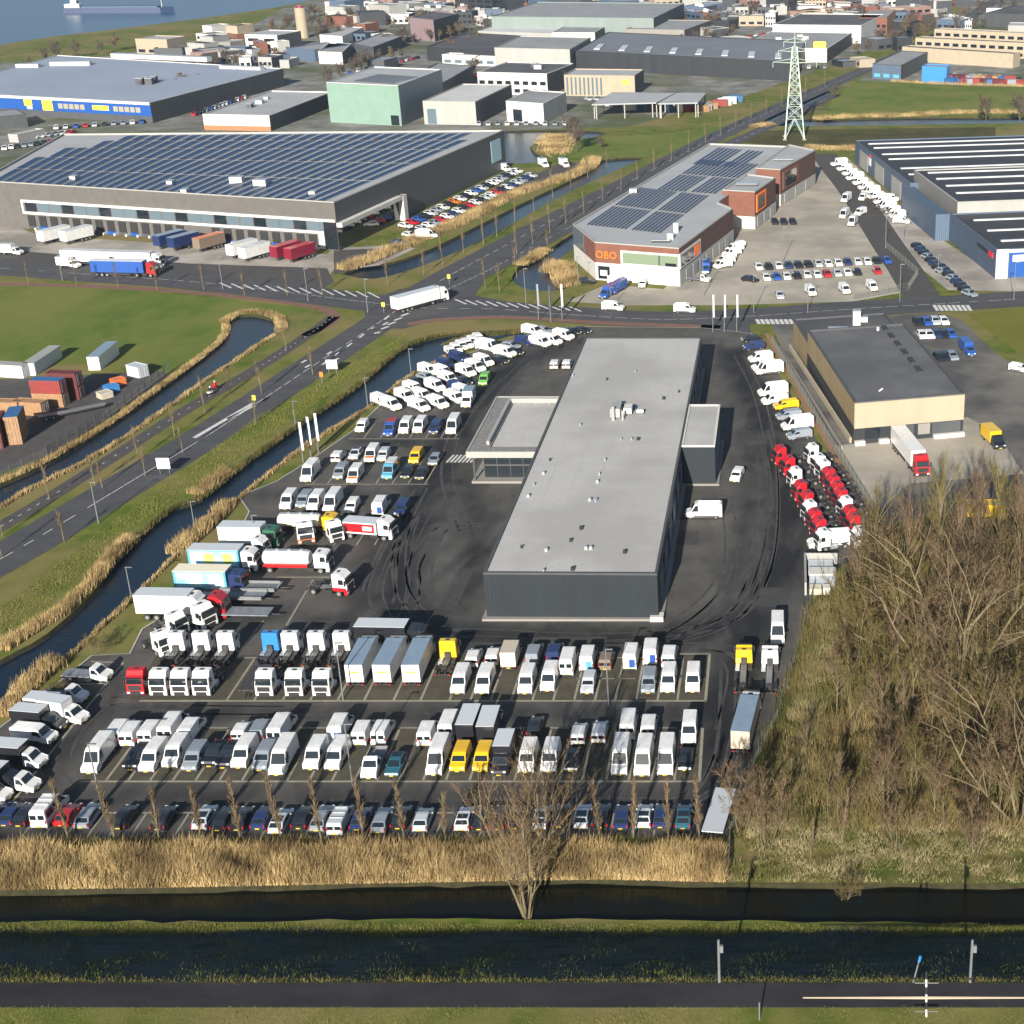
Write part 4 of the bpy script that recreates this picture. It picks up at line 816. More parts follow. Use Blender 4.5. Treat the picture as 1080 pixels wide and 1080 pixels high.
# ------------------------------------------------------------------ vehicles: local -Y is the front
def wheelset(root, xs, ys, r=.34, wd=.24, z=None):
    for y in ys:
        for sx in (-1,1):
            x=sx*xs; b=MB(); b.tube((x-wd/2,y,r),(x+wd/2,y,r),r,r,RUBBER,12); xo=x+sx*(wd/2+.005); b.tube((xo,y,r),(xo+sx*.02,y,r),r*.6,r*.55,RIM,8); b.build('wheel',root)
def slab(b,p4,m,t=.02):
    """thin pane on four points, pushed out along its normal"""
    p=[Vector(q) for q in p4]; n=(p[1]-p[0]).cross(p[2]-p[0]).normalized()*t; b.poly([q+n for q in p],m)
    for i in range(4): j=(i+1)%4; b.poly([p[i],p[j],p[j]+n,p[i]+n],m)
def face_details(root,W,L,zl,zg,plate=True,tail=True,zt=1.0):
    for sx in (-1,1):
        MB().box(sx*W*.36-.16,sx*W*.36+.16,-L/2-.02,-L/2+.12,zl,zl+.2,LAMP).build('headlight',root)
        if tail: MB().box(sx*W*.45-.06,sx*W*.45+.06,L/2-.06,L/2+.03,zt,zt+.4,TAIL).build('tail_light',root)
    b=MB(); b.box(-W*.44,W*.44,-L/2-.05,-L/2+.2,.28,.28+zg,PLASTIC); b.build('front_bumper',root)
    MB().box(-W*.44,W*.44,L/2-.15,L/2+.05,.3,.5,PLASTIC).build('rear_bumper',root)
    MB().box(-.26,.26,-L/2-.08,-L/2-.05,.42,.54,PLATE).build('number_plate',root); MB().box(-.26,.26,L/2+.05,L/2+.07,.55,.67,PLATE).build('number_plate',root)
def van(pc, L=5.4, W=2.0, H=2.35, front=None, rear=None, rearglass=False, sidewin=False, roofc=None, rack=False):
    root=empty('van'); h=L/2; hl=.95+.1*(H>2.2); wz=H-.22; wy=-h+1.55+.15*(H>2.5); s=.9
    prof=[(-h+.05,.32),(-h,.62),(-h+.06,hl-.08),(-h+.28,hl+.05),(-h+.95,hl+.22),(wy,wz),(wy+.45,H-.02),(wy+1.1,H),(h-.25,H-.02),(h-.05,H-.22),(h,.9),(h-.02,.35)]
    b=MB(); b.loft(prof,W,pc,.08,.055,1.15)
    for x in (-.55,-.2,.2,.55): b.box(x-.03,x+.03,-h+2.4,h-.5,H-.03,H+.02,pc)
    b.build('body',root)
    for sx in (-1,1): MB().box(sx*(W/2)-.015,sx*(W/2)+.015,-h+1.5,h-.5,.42,.62,PLASTIC).box(sx*(W/2-.015)-.012,sx*(W/2-.015)+.012,-h+2.42,-h+2.45,.6,H-.5,PLASTIC).build('side_trim',root)
    x1=W/2-.12; x2=W/2*(1-.075)-.16
    b=MB(); p=[(-x1,-h+1.0,hl+.28),(x1,-h+1.0,hl+.28),(x2,wy-.03,wz-.06),(-x2,wy-.03,wz-.06)]; slab(b,p,GLASS,.035); b.build('windscreen',root)
    for sx in (-1,1):
        xa=sx*(W/2*(1-.02)+.0); xb=sx*(W/2*(1-.085)+.015); b=MB(); q=[(xa,-h+1.15,hl+.32),(xa,-h+2.3,hl+.32),(xb,-h+2.3,wz-.12),(xb,wy+.15,wz-.12)]; slab(b,q if sx>0 else q[::-1],GLASS,.015); b.build('side_window',root)
        if sidewin:
            b=MB(); q=[(xa,-h+2.5,hl+.32),(xa,h-.5,hl+.32),(xb,h-.5,wz-.12),(xb,-h+2.5,wz-.12)]; slab(b,q if sx>0 else q[::-1],GLASS,.015); b.build('side_window',root)
        MB().box(sx*(W/2+.12)-.1,sx*(W/2+.12)+.1,-h+1.28,-h+1.4,hl+.3,hl+.6,PLASTIC).build('mirror',root)
        if rearglass or rear is None and rearglass: pass
    if rearglass:
        for sx in (-1,1):
            b=MB(); x=sx*W*.235; b.box(x-.36,x+.36,h-.06,h+.02,H*.58,H*.80,GLASS); b.build('rear_window',root)
    MB().box(-.012,.012,h-.02,h+.006,.5,H-.3,PLASTIC).build('door_seam',root)
    wheelset(root,W/2-.16,(-h+.95,h-1.1)); face_details(root,W,L,.78,.24,zt=1.0)
    if front: MB().box(-W*.40,W*.40,-h+.30,-h+.9,hl+.08,hl+.26,front).build('bonnet',root)
    if rear: MB().box(-W*.40,0,h-.02,h+.03,.7,H*.72,rear).build('rear_marking',root)
    if roofc: MB().box(-W*.42,W*.42,-h+2.6,h-.3,H-.02,H+.02,roofc).build('roof_panel',root)
    if rack:
        for y in (-.6,.4,1.4): MB().box(-W*.4,W*.4,y-.04,y+.04,H+.02,H+.12,ALU).build('roof_bar',root)
    return root
def car(pc, L=4.4, W=1.82, H=1.5, est=True, roofg=False):
    root=empty('car'); h=L/2; rr=h-.25 if est else h-1.0
    prof=[(-h+.06,.28),(-h,.55),(-h+.12,.78),(-h+1.05,.96),(-h+1.85,H-.06),(-h+2.4,H),(rr-.55,H-.03),(rr,1.0 if not est else 1.05),(h-.04,.95),(h,.6),(h-.05,.3)]
    b=MB(); b.loft(prof,W,pc,.09,.10,.92); b.build('body',root)
    x1=W/2-.16; x2=W/2*.80-.1
    b=MB(); slab(b,[(-x1,-h+1.12,1.0),(x1,-h+1.12,1.0),(x2,-h+1.80,H-.08),(-x2,-h+1.80,H-.08)],GLASS,.03); b.build('windscreen',root)
    b=MB(); slab(b,[(x1,rr-.04,1.08),(-x1,rr-.04,1.08),(-x2,rr-.50,H-.1),(x2,rr-.50,H-.1)],GLASS,.03); b.build('rear_window',root)
    for sx in (-1,1):
        xa=sx*(W/2-.03); xb=sx*(W/2*.81); b=MB(); q=[(xa,-h+1.35,.98),(xa,rr-.25,.98),(xb,rr-.62,H-.12),(xb,-h+2.0,H-.12)]; slab(b,q if sx>0 else q[::-1],GLASS,.02); b.build('side_window',root)
        MB().box(sx*(W/2+.08)-.07,sx*(W/2+.08)+.07,-h+1.4,-h+1.5,.95,1.1,pc).build('mirror',root)
    if roofg: MB().box(-x2,x2,-h+2.5,rr-.7,H-.01,H+.015,GLASS).build('sunroof',root)
    wheelset(root,W/2-.13,(-h+.85,h-.85),.32,.21); face_details(root,W,L,.58,.2,zt=.68); return root
def pickup(pc, L=5.3, W=1.95, bed=PLASTIC):
    root=empty('pickup_truck'); h=L/2
    prof=[(-h+.05,.4),(-h,.8),(-h+.1,1.05),(-h+1.2,1.15),(-h+1.9,1.78),(-h+3.2,1.78),(-h+3.5,1.15),(h,1.1),(h-.02,.45)]
    MB().loft(prof,W,pc,.07,.07,1.15).build('body',root); MB().box(-W*.42,W*.42,-h+3.6,h-.1,1.05,1.14,bed).build('load_bed',root)
    b=MB(); slab(b,[(-.8,-h+1.25,1.2),(.8,-h+1.25,1.2),(.7,-h+1.86,1.72),(-.7,-h+1.86,1.72)],GLASS,.03); b.build('windscreen',root); wheelset(root,W/2-.14,(-h+.95,h-1.15),.38,.26); face_details(root,W,L,.85,.28,zt=.8); return root
def chassis_van(pc, L=6.2, W=2.05, box=None, boxroof=None, bh=2.3, deck=False, drop=False, bw=2.15):
    """van cab with a body: box, drop-side bed or bare frame"""
    root=empty('flatbed_truck' if box is None else 'box_van'); h=L/2; wy=-h+1.5; H=2.25
    prof=[(-h+.05,.34),(-h,.65),(-h+.1,1.0),(-h+.9,1.28),(wy,2.05),(wy+.5,H),(-h+2.3,H-.05),(-h+2.4,.5)]
    MB().loft(prof,W,pc,.08,.06,1.2).build('cab',root)
    b=MB(); slab(b,[(-.88,-h+.98,1.36),(.88,-h+.98,1.36),(.78,wy-.03,2.0),(-.78,wy-.03,2.0)],GLASS,.035); b.build('windscreen',root)
    for sx in (-1,1):
        b=MB(); xa=sx*W/2; xb=sx*W/2*.93; q=[(xa,-h+1.2,1.35),(xa,-h+2.15,1.35),(xb,-h+2.1,1.95),(xb,wy+.1,1.95)]; slab(b,q if sx>0 else q[::-1],GLASS,.02); b.build('side_window',root)
        MB().box(sx*(W/2+.12)-.09,sx*(W/2+.12)+.09,-h+1.25,-h+1.35,1.3,1.6,PLASTIC).build('mirror',root); MB().box(sx*.4-.06,sx*.4+.06,-h+2.3,h,.5,.68,CHASSIS).build('frame_rail',root)
    wheelset(root,W/2-.18,(-h+.95,h-1.3),.36,.26); face_details(root,W,L,.8,.26,zt=.6)
    if box: MB().box(-bw/2,bw/2,-h+2.45,h,.75,.75+bh,box).build('box_body',root); MB().box(-bw/2-.03,bw/2+.03,-h+2.42,h+.03,.75+bh,.8+bh,boxroof or box).build('box_roof',root)
    if deck:
        MB().box(-bw/2,bw/2,-h+2.45,h,.75,.88,DECK).build('deck',root)
        if drop:
            for sx in (-1,1): MB().box(sx*bw/2-.03,sx*bw/2+.03,-h+2.45,h,.88,1.25,STEEL).build('side_board',root)
            MB().box(-bw/2,bw/2,h-.05,h,.88,1.25,STEEL).build('side_board',root); MB().box(-bw/2,bw/2,-h+2.45,-h+2.5,.88,1.9,STEEL).build('headboard',root)
    return root
def tractor_(pc, L=6.0, W=2.5, H=3.7, base=None, axles=2, cabl=2.2, body=None, roofc=None, bodyh=2.6, bodyl=None, side=None, mark=None, bare=False, root=None, low=None):
    """heavy truck: cab over wheels, frame, and an optional body"""
    root=root or empty('truck_tractor' if body is None else 'box_truck'); h=L/2; cb=-h+cabl
    prof=[(-h+.08,.95),(-h,1.3),(-h+.03,1.9),(-h+.28,2.9),(-h+.62,3.12),(-h+1.0,H-.06),(-h+1.3,H),(cb-.1,H),(cb,H-.12),(cb,.95)]
    MB().loft(prof,W,pc,.08,.03,1.2).build('cab',root)
    MB().loft([(-h+.05,.38),(-h-.02,.7),(-h+.0,1.15),(-h+.5,1.15),(-h+.55,.38)],W,low or base or pc,.05,0,9).box(-W*.30,W*.30,-h-.05,-h+.1,.42,.98,PLASTIC).box(-W*.48,W*.48,-h-.04,-h+.1,.36,.44,PLASTIC).build('bumper',root)
    b=MB(); slab(b,[(-W*.45,-h+.06,2.0),(W*.45,-h+.06,2.0),(W*.42,-h+.27,2.84),(-W*.42,-h+.27,2.84)],GLASS,.04); b.build('windscreen',root)
    b=MB(); slab(b,[(-W*.36,-h+.0,1.1),(W*.36,-h+.0,1.1),(W*.36,-h+.03,1.82),(-W*.36,-h+.03,1.82)],PLASTIC,.04); b.build('grille',root)
    MB().box(-.32,.32,-h+1.35,-h+1.75,H-.01,H+.03,PLASTIC).build('roof_hatch',root); MB().box(-W*.42,W*.42,-h-.12,-h+.2,2.86,2.98,PLASTIC).build('sun_visor',root)
    for sx in (-1,1):
        MB().box(sx*W*.38-.2,sx*W*.38+.2,-h-.04,-h+.1,.62,.86,LAMP).build('headlight',root)
        MB().box(sx*(W/2+.18)-.09,sx*(W/2+.18)+.09,-h+.1,-h+.25,1.9,2.7,PLASTIC).build('mirror',root)
        b=MB(); xa=sx*(W/2+.002); q=[(xa,-h+.45,2.0),(xa,-h+1.25,2.0),(xa-sx*.03,-h+1.2,2.75),(xa-sx*.03,-h+.5,2.75)]; slab(b,q if sx>0 else q[::-1],GLASS,.02); b.build('side_window',root)
        MB().box(sx*.42-.06,sx*.42+.06,cb-1.2,h,.72,.98,CHASSIS).build('frame_rail',root)
        MB().box(sx*(W/2-.33)-.3,sx*(W/2-.33)+.3,cb+.1,cb+1.3,.42,.98,ALU if sx>0 else PLASTIC).build('fuel_tank',root)
        if not body: MB().box(sx*(W/2-.25)-.24,sx*(W/2-.25)+.24,h-1.95,h-.55,1.03,1.08,PLASTIC).build('mudguard',root)
    ys=[-h+1.35,h-1.2]+([h-2.5] if axles>2 else [])
    wheelset(root,W/2-.2,ys,.5,.32)
    if not body and not bare:
        b=MB(); b.tube((0,h-1.4,1.0),(0,h-1.4,1.12),.5,.5,CHASSIS,12); b.build('fifth_wheel',root); MB().box(-.42,.42,cb+.05,cb+.5,.98,1.9,CHASSIS).box(-.4,.4,cb+.6,h-2.0,.98,1.02,STEEL).build('catwalk',root)
    MB().box(-W*.45,W*.45,h-.06,h+.02,.55,.72,PLASTIC).build('rear_bar',root)
    for sx in (-1,1): MB().box(sx*W*.40-.14,sx*W*.40+.14,h+.02,h+.06,.56,.72,TAIL).build('tail_light',root)
    if body:
        y0=cb+.25; MB().box(-W/2,W/2,y0,h-.05,1.0,1.0+bodyh,body).build('box_body',root); MB().box(-W/2-.02,W/2+.02,y0-.02,h-.03,1.0+bodyh,1.05+bodyh,roofc or body).build('box_roof',root)
        if side:
            for sx in (-1,1):
                b=MB(); b.box(sx*(W/2+.01)-.012,sx*(W/2+.01)+.012,y0+.3,h-.4,1.25,.85+bodyh,side[0])
                for k,mm in enumerate(side[1:]): 
                    c=y0+(h-y0)*(.12+.36*k); b.box(sx*(W/2+.03)-.012,sx*(W/2+.03)+.012,c,c+1.5,1.6,.5+bodyh,mm)
                b.build('side_advert',root)
        if mark: MB().box(-W*.28,W*.28,h-.05,h-.02,2.4,2.7,mark).build('rear_marking',root)
    if base and not body: MB().box(-W/2-.01,W/2+.01,-h+.1,cb-.05,.95,1.5,base).build('cab_stripe',root)
    return root
def trailer_rig(pc, L=16, tl=13.4, box=WHITE, roofc=LGREY, W=2.55, th=2.7, stripe=None, rearm=None, top=None, sidem=None):
    """tractor coupled to a box semi-trailer"""
    root=empty('articulated_truck'); h=L/2
    # tractor occupies the front 6 m
    sub=tractor(pc,6.0,2.5,3.7,root=empty('tmp_tractor'),low=top)
    for c in list(sub.children):
        c.parent=root; c.location.y=-h+3.0
    bpy.data.objects.remove(sub)
    y0=h-tl; MB().box(-W/2,W/2,y0,h,1.15,1.15+th,box).build('trailer_body',root); MB().box(-W/2-.02,W/2+.02,y0-.02,h+.02,1.15+th,1.2+th,roofc).build('trailer_roof',root)
    for sx in (-1,1): MB().box(sx*.5-.07,sx*.5+.07,y0+.5,h,.85,1.15,CHASSIS).build('frame_rail',root); MB().box(sx*(W/2-.1)-.03,sx*(W/2-.1)+.03,y0+3.6,h-4.4,.5,1.0,PLASTIC).build('side_guard',root)
    wheelset(root,W/2-.2,(h-1.4,h-2.7,h-4.0),.5,.34)
    if stripe: MB().box(-W/2-.02,W/2+.02,y0-.01,h-.02,1.15,1.6,stripe).build('stripe',root)
    if sidem:
        for sx in (-1,1): MB().box(sx*(W/2+.01)-.015,sx*(W/2+.01)+.015,y0+.2,h-.2,1.3,1.0+th,sidem).build('side_advert',root)
    if rearm: MB().box(-W*.3,W*.3,h,h+.03,2.6,2.95,rearm).build('rear_marking',root)
    for sx in (-1,1): MB().box(sx*W*.4-.15,sx*W*.4+.15,h+.0,h+.05,.85,1.0,TAIL).build('tail_light',root)
    return root
def tractor(*a,**k):
    r=tractor_(*a,**k); return r
def tanker(pc, L=9.5, tank=WHITE, stripe=None, cabc=None, tl=6.6):
    root=tractor(cabc or pc,L,2.5,3.2,bare=True,root=empty('tanker_truck')); h=L/2; b=MB(); n=20; y0=h-tl; k=len(b.v)
    for y,s in ((y0,.8),(y0+.25,1),(h-.45,1),(h-.2,.8)):
        for j in range(n): t=2*math.pi*j/n; b.v.append((1.22*s*math.cos(t),y,2.15+1.02*s*math.sin(t)))
    i=b.mi(tank)
    for r in range(3):
        for j in range(n): b.f.append((k+r*n+j,k+r*n+(j+1)%n,k+(r+1)*n+(j+1)%n,k+(r+1)*n+j)); b.m.append(i)
    b.f.append(tuple(range(k+n-1,k-1,-1))); b.m.append(i); b.f.append(tuple(range(k+3*n,k+4*n))); b.m.append(i); b.build('tank',root,smooth=False)
    MB().box(-.35,.35,y0+.3,h-.4,3.16,3.26,ALU).build('walkway',root)
    for q in range(3): MB().tube((0,y0+1.2+q*1.8,3.26),(0,y0+1.2+q*1.8,3.4),.28,.28,ALU,10).build('hatch',root)
    if stripe: MB().box(-1.25,1.25,y0+.2,h-.3,1.0,1.38,stripe).build('stripe',root)
    return root
def flat_trailer(L=9, W=2.5, deckc=DECK, name='flat_trailer', boards=False, tongue=True, z=1.15):
    root=empty(name); h=L/2; MB().box(-W/2,W/2,-h,h,z-.15,z,deckc).build('deck',root)
    for sx in (-1,1): MB().box(sx*.5-.08,sx*.5+.08,-h+.2,h-.1,z-.5,z-.15,CHASSIS).build('frame_rail',root)
    wheelset(root,W/2-.2,(h-1.2,h-2.5),.42,.28); MB().box(-W*.42,W*.42,h-.02,h+.05,.6,.8,RED).build('rear_bar',root)
    if tongue: MB().box(-.08,.08,-h-1.3,-h,z-.5,z-.35,CHASSIS).build('drawbar',root)
    if boards:
        for sx in (-1,1): MB().box(sx*W/2-.03,sx*W/2+.03,-h,h,z,z+.4,STEEL).build('side_board',root)
    return root
def container(c, L=12.2, name='shipping_container', H=2.6):
    """ribbed steel box with door bars, one thing"""
    root=empty(name); b=MB(); h=L/2
    b.box(-1.17,1.17,-h+.05,h-.05,.08,H-.08,c)
    y=-h+.2
    while y<h-.3:
        for sx in (-1,1): b.box(sx*1.19-.02,sx*1.19+.02,y,y+.16,.2,H-.2,c)
        y+=.34
    b.build('body',root); f=MB()
    for sx in (-1,1):
        for z in (0,H-.12): f.box(sx*1.15-.07,sx*1.15+.07,-h,h,z,z+.12,c)
    for yy in (-h,h-.12):
        for z in (0,H-.12): f.box(-1.22,1.22,yy,yy+.12,z+.001,z+.119,c)
    f.build('frame',root)
    for x in (-.8,-.35,.35,.8): MB().tube((x,-h-.04,.2),(x,-h-.04,H-.2),.025,.025,ALU,5).build('door_bar',root)
    return root
K={ # code: builder, L, W, colour/kind words, category
 'v':(lambda:van(WHITE),5.4,2.0,'white panel van','van'),
 'vh':(lambda:van(WHITE,6.4,2.05,2.75),6.4,2.05,'long tall white van','van'),
 'vhr':(lambda:van(WHITE,6.2,2.05,2.7,rearglass=True),6.2,2.05,'tall white van, rear view','van'),
 'vr':(lambda:van(WHITE,5.2,2.0,2.2,rearglass=True),5.2,2.0,'white van, rear view','van'),
 'vbm':(lambda:van(WHITE,5.9,2.05,2.6,rear=BLUE),5.9,2.05,'white van, blue rear patch','van'),
 'vcm':(lambda:van(WHITE,5.6,2.05,2.5,rear=CYAN),5.6,2.05,'white van, cyan rear patch','van'),
 's':(lambda:van(WHITE,4.5,1.85,1.85),4.5,1.85,'small white van','van'), 'sr':(lambda:van(WHITE,4.4,1.85,1.85,rearglass=True),4.4,1.85,'small white van, rear view','van'),
 'g':(lambda:van(GREY,5.0,1.95,2.0),5.0,1.95,'grey van','van'), 'sg':(lambda:van(SILVER,4.4,1.8,1.8),4.4,1.8,'small silver-grey van','van'),
 'vo':(lambda:van(WHITE,5.4,2.0,2.4,front=ORANGE,rear=ORANGE),5.4,2.0,'white van with orange bonnet','van'), 'vc':(lambda:van(CYAN,6.0,2.0,2.5,roofc=WHITE,sidewin=True),6.0,2.0,'cyan van with a white roof','van'),
 'y':(lambda:van(YELLOW,5.0,1.95,2.0,rack=False),5.0,1.95,'yellow van','van'), 'rb':(lambda:van(BLUE,5.2,2.0,2.4,roofc=RED,rear=RED),5.2,2.0,'blue van with a red roof','van'),
 'gn':(lambda:van(GREEN,4.8,1.95,2.1),4.8,1.95,'bright green van','van'), 'dk':(lambda:van(NAVY,4.9,1.95,1.95),4.9,1.95,'dark blue van','van'), 'bk':(lambda:van(BLACK,4.9,1.95,1.95),4.9,1.95,'black van','van'),
 'cam':(lambda:van(WHITE,5.9,2.05,2.6,rearglass=True,sidewin=True,rack=True),5.9,2.05,'white camper van','van'), 'sil':(lambda:van(SILVER,5.2,1.95,2.0,rearglass=True,rack=True),5.2,1.95,'silver van with roof bars','van'),
 'cb':(lambda:car(BLACK),4.5,1.85,'black car','car'), 'cs':(lambda:car(SILVER),4.4,1.82,'silver car','car'), 'cw':(lambda:car(WHITE,4.4,1.82,1.5,roofg=True),4.4,1.82,'white car','car'),
 'cn':(lambda:car(NAVY),4.4,1.82,'navy blue car','car'), 'cr':(lambda:car(RED,4.2),4.2,1.8,'red car','car'), 'cg':(lambda:car(GREY,4.7,1.85,1.5),4.7,1.85,'grey car','car'), 'cbl':(lambda:car(BLUE,4.2),4.2,1.8,'bright blue car','car'),
 'cl':(lambda:car(LGREY,4.6,1.84,1.52,roofg=True),4.6,1.84,'pale silver estate car','car'), 'ct':(lambda:car(TEAL,4.5,1.85,1.6,roofg=True),4.5,1.85,'dark teal car','car'), 'cm':(lambda:car(MAROON,4.3),4.3,1.8,'maroon car','car'),
 'pk':(lambda:pickup(BLACK),5.3,1.95,'black pickup truck','pickup'), 'pw':(lambda:chassis_van(WHITE,6.2,2.0,deck=True,drop=True),6.2,2.1,'white drop-side pickup','pickup'),
 'cc':(lambda:chassis_van(WHITE,6.6,2.05,deck=True),6.6,2.1,'white flatbed van','flatbed van'),
 'bx':(lambda:chassis_van(BLACK,6.4,2.05,box=BLACK,boxroof=LGREY),6.4,2.15,'black box van, pale roof','box van'), 'bw':(lambda:chassis_van(WHITE,6.4,2.05,box=WHITE,boxroof=LGREY),6.4,2.15,'white box van','box van'),
 'bxl':(lambda:chassis_van(WHITE,7.6,2.05,box=BLACK,boxroof=LGREY,bw=2.3),7.6,2.3,'dark box van with white cab','box van'),
 'bb':(lambda:chassis_van(BEIGE,6.2,2.05,box=CREAM,boxroof=BEIGE,bh=2.1),6.2,2.15,'beige box van','box van'), 'bn':(lambda:van(BROWN,4.6,1.85,1.9,rearglass=True),4.6,1.85,'small brown van','van'), 'bg':(lambda:chassis_van(WHITE,6.2,2.05,box=WHITE,boxroof=TARP),6.2,2.15,'white box van with a grey-blue roof','box van'),
 'tw':(lambda:tractor(WHITE),6.0,2.5,'white truck tractor','truck tractor'), 'tr':(lambda:tractor(RED),6.0,2.5,'red truck tractor','truck tractor'), 'tb':(lambda:tractor(LBLUE),6.0,2.5,'light blue truck tractor','truck tractor'),
 'ty':(lambda:tractor(YELLOW,6.6,2.5,3.5),6.6,2.5,'yellow truck tractor','truck tractor'), 'twr':(lambda:tractor(WHITE,6.0,2.5,3.6,base=RED),6.0,2.5,'white tractor with a red base','truck tractor'), 'trw':(lambda:tractor(RED,6.0,2.5,3.6,base=WHITE),6.0,2.5,'red tractor with a white base','truck tractor'),
 'bt':(lambda:tractor(WHITE,10.2,2.5,3.3,body=WHITE,roofc=TARP,bodyh=2.7,mark=SIGNY),10.2,2.5,'white box truck, blue-grey roof','truck'),
 'tx':(lambda:tractor(WHITE,11.5,2.5,3.3,body=BEIGE,roofc=TARP,bodyh=2.6),11.5,2.5,'beige box truck with blue-grey roof','truck'),
}
PRO={}
def spawn(key, build):
    if key not in PRO: PRO[key]=r=build(); return r
    r=dup(PRO[key])
    for k in ('label','category','group'):
        if k in r: del r[k]
    return r
def fit(r,L,W):
    if W>=2.4 and L<12.5: r.scale=(.88,.92,.90)
    elif L<8: k=random.uniform(-.03,.03); r.scale=(.89,.93+k,.93-k*1.3)   # the yard's rigid trucks and tractors are narrow-cab, low models
def V(code,u,v,hd=0,label=None,group=None,z=0,centre=False,jit=True,lf=None):
    bld,L,W,words,cat=K[code]; r=spawn(code,bld); fit(r,L,W); a=R(hd); p=P(u,v,z); p.z=0
    if jit: a+=R(random.uniform(-1,1))
    ex=(abs(L*math.cos(a))+abs(W*math.sin(a)))/2
    if not centre: p.y+=ex
    r.location=p; r.rotation_euler=(0,0,a); return tag(r,label or words,cat,group)
def row(where,group,items,hd=0):
    """labels count from the left; each item: code,u,v[,heading][,label]"""
    items=sorted(items,key=lambda t:t[1])
    for i,it in enumerate(items):
        code,u,v=it[:3]; h=it[3] if len(it)>3 and it[3] is not None else hd; lb=it[4] if len(it)>4 else None
        words=K[code][3]; n=ordw(i+1) if i<len(items)-1 else 'last'
        V(code,u,v,h,lb or f'{words}, {n} from left in {where}',group)
F,N=0,180
row('the car row by the reeds','cars in the nearest row',[('cn',-14,876),('cn',4,876),('cb',19,877),('cam',41,878,N,'white camper van near the left end of the car row by the reeds'),('cr',64,876),('cg',85,878),('cb',124,879),('cb',166,880),('cl',209,880),('cb',229,881),('cb',249,881),('cn',271,880),('cl',290,884),('cb',314,880),('cg',334,881),('sil',353,885,N,'silver van with roof bars and white rear in the row by the reeds'),('cn',376,881),('cg',398,883),('cb',419,880),('cs',442,882),('cw',486,881),('cb',505,880),('cb',524,880),('cb',542,880),('cl',569,880),('cb',589,878),('cl',612,879),('cb',633,878),('cn',654,879),('cw',678,878),('cn',696,878),('ct',720,879)],N)
row('the nearer bay block, front line','vans in the second bay block, front line',[('vh',93,820),('pk',137,816),('v',154,818),('v',178,814),('g',199,817),('pk',220,813),('pk',235,814),('v',251,814),('g',273,817),('vh',291,822),('v',327,816),('v',350,816),('pw',388,826),('ct',413,822),('vh',457,822),('y',482,818),('y',506,818),('bx',526,822),('v',554,819),('v',578,819),('cb',602,817),('vh',652.5,822),('vh',677,823),('vh',701,822),('cb',722,817)],F)
row('nearer bays, back line','vans in the second bay block, back line',[('vr',119,789),('vr',133,791),('vr',153,790),('vhr',174,788),('vr',195,787),('sr',251,787),('g',270,787),('vhr',290,789),('vbm',353,788),('vr',378,790),('vr',399,790),('vr',447,791),('vhr',470,786),('bxl',491,788,N),('bxl',512,790,N),('cb',562,781),('sr',609,789),('sr',631,787),('vhr',661,784),('vr',683,784),('v',726,788,F)],N)
row('the upper bay block, front line','trucks and vans in the upper bay block, front line',[('tr',143,736.5),('tw',167,737.5),('tw',189.5,737.5),('tw',212.5,737.5),('tw',279,738),('tw',310,738),('tw',339,738),('bt',374,728,N),('bt',404,728,N),('bt',433.5,728,N),('ty',466,717,N),('v',482,735),('v',508,735),('v',553,736),('v',577,733),('sg',619,735),('g',683,735),('v',704,734),('v',730,734)],F)
row('upper bays, back line','trucks and vans in upper bays, back line',[('tw',176,707),('tw',203,707),('tw',229,707),('tb',277,707),('tw',298,707),('tw',326,707),('tw',353,707),('sr',497,707),('sr',518,705),('bb',536,710),('g',561,704),('dk',583,703),('vhr',597,716),('vcm',618,711),('bn',638,711),('vbm',664,710),('vbm',685,705),('vr',705,707)],N)
row('the short row nearest the zebra crossing','vans between zebra crossing and canal, front line',[('vh',322,511),('g',356,508),('vo',371,512),('vc',408,508),('cb',427,507),('cb',442,508)],F)
row('the line behind the zebra crossing row','vans between zebra crossing and canal, back line',[('sr',354,490,N),('cl',372,487),('vo',389,490),('sg',402,489),('y',436,491),('cg',456,493)],F)
row('the row above the zebra crossing','vans in the row above the zebra crossing',[('s',379,458),('rb',409,462),('v',425,460),('v',440,459),('dk',457,460),('vh',475,460)],F)
row('the row below the three flagpoles','vans in the row below the flagpoles',[('v',300,540),('g',317,538),('v',329,541),('vh',346,543),('s',368,544),('vbm',398,546,N),('dk',421,547)],F)
# packed group by the canal, heading to the lower right
row('the packed group by the canal','vans packed by the canal',[('v',409,436),('v',439,437),('v',459,434),('v',477,428),('v',424,427),('v',442,426),('v',456,416),('v',433,419),('cb',436,410),('dk',480,416),('cb',487,409),('v',464,401),('v',449,399),('cg',447,404),('v',489,400),('v',499,395),('dk',468,391),('dk',481,384),('v',508,389),('v',470,408),('v',486,422),('v',399,432)],48)
row('the canal end line','vans at the canal end',[('vh',513,374),('cb',525,386),('cb',541,377),('cg',537,370),('v',531,379),('v',560,356),('v',568,368),('v',580,366),('v',593,361),('dk',552,366),('cb',602,355),('cb',613,354),('cg',572,354)],60)
row('the six at the canal edge','white vans at the water edge',[('s',473,378),('s',479,375),('s',485,372),('s',491,370),('s',497,367),('s',503,364)],30)
V('gn',509,408,0,'bright green van facing the camera right of the packed vans'); V('bg',491,432,0,'white box van with a yellow sticker beside the office wing corner')
V('sr',584,391,N,'small white van parked alone left of the hall, left one of two'); V('sr',597,391,N,'small white van parked close to the left side of the hall')
V('sr',777,511,-12,'small white van standing alone right of the hall block'); V('vh',742,548,-90,'white van parked sideways against the hall right side')
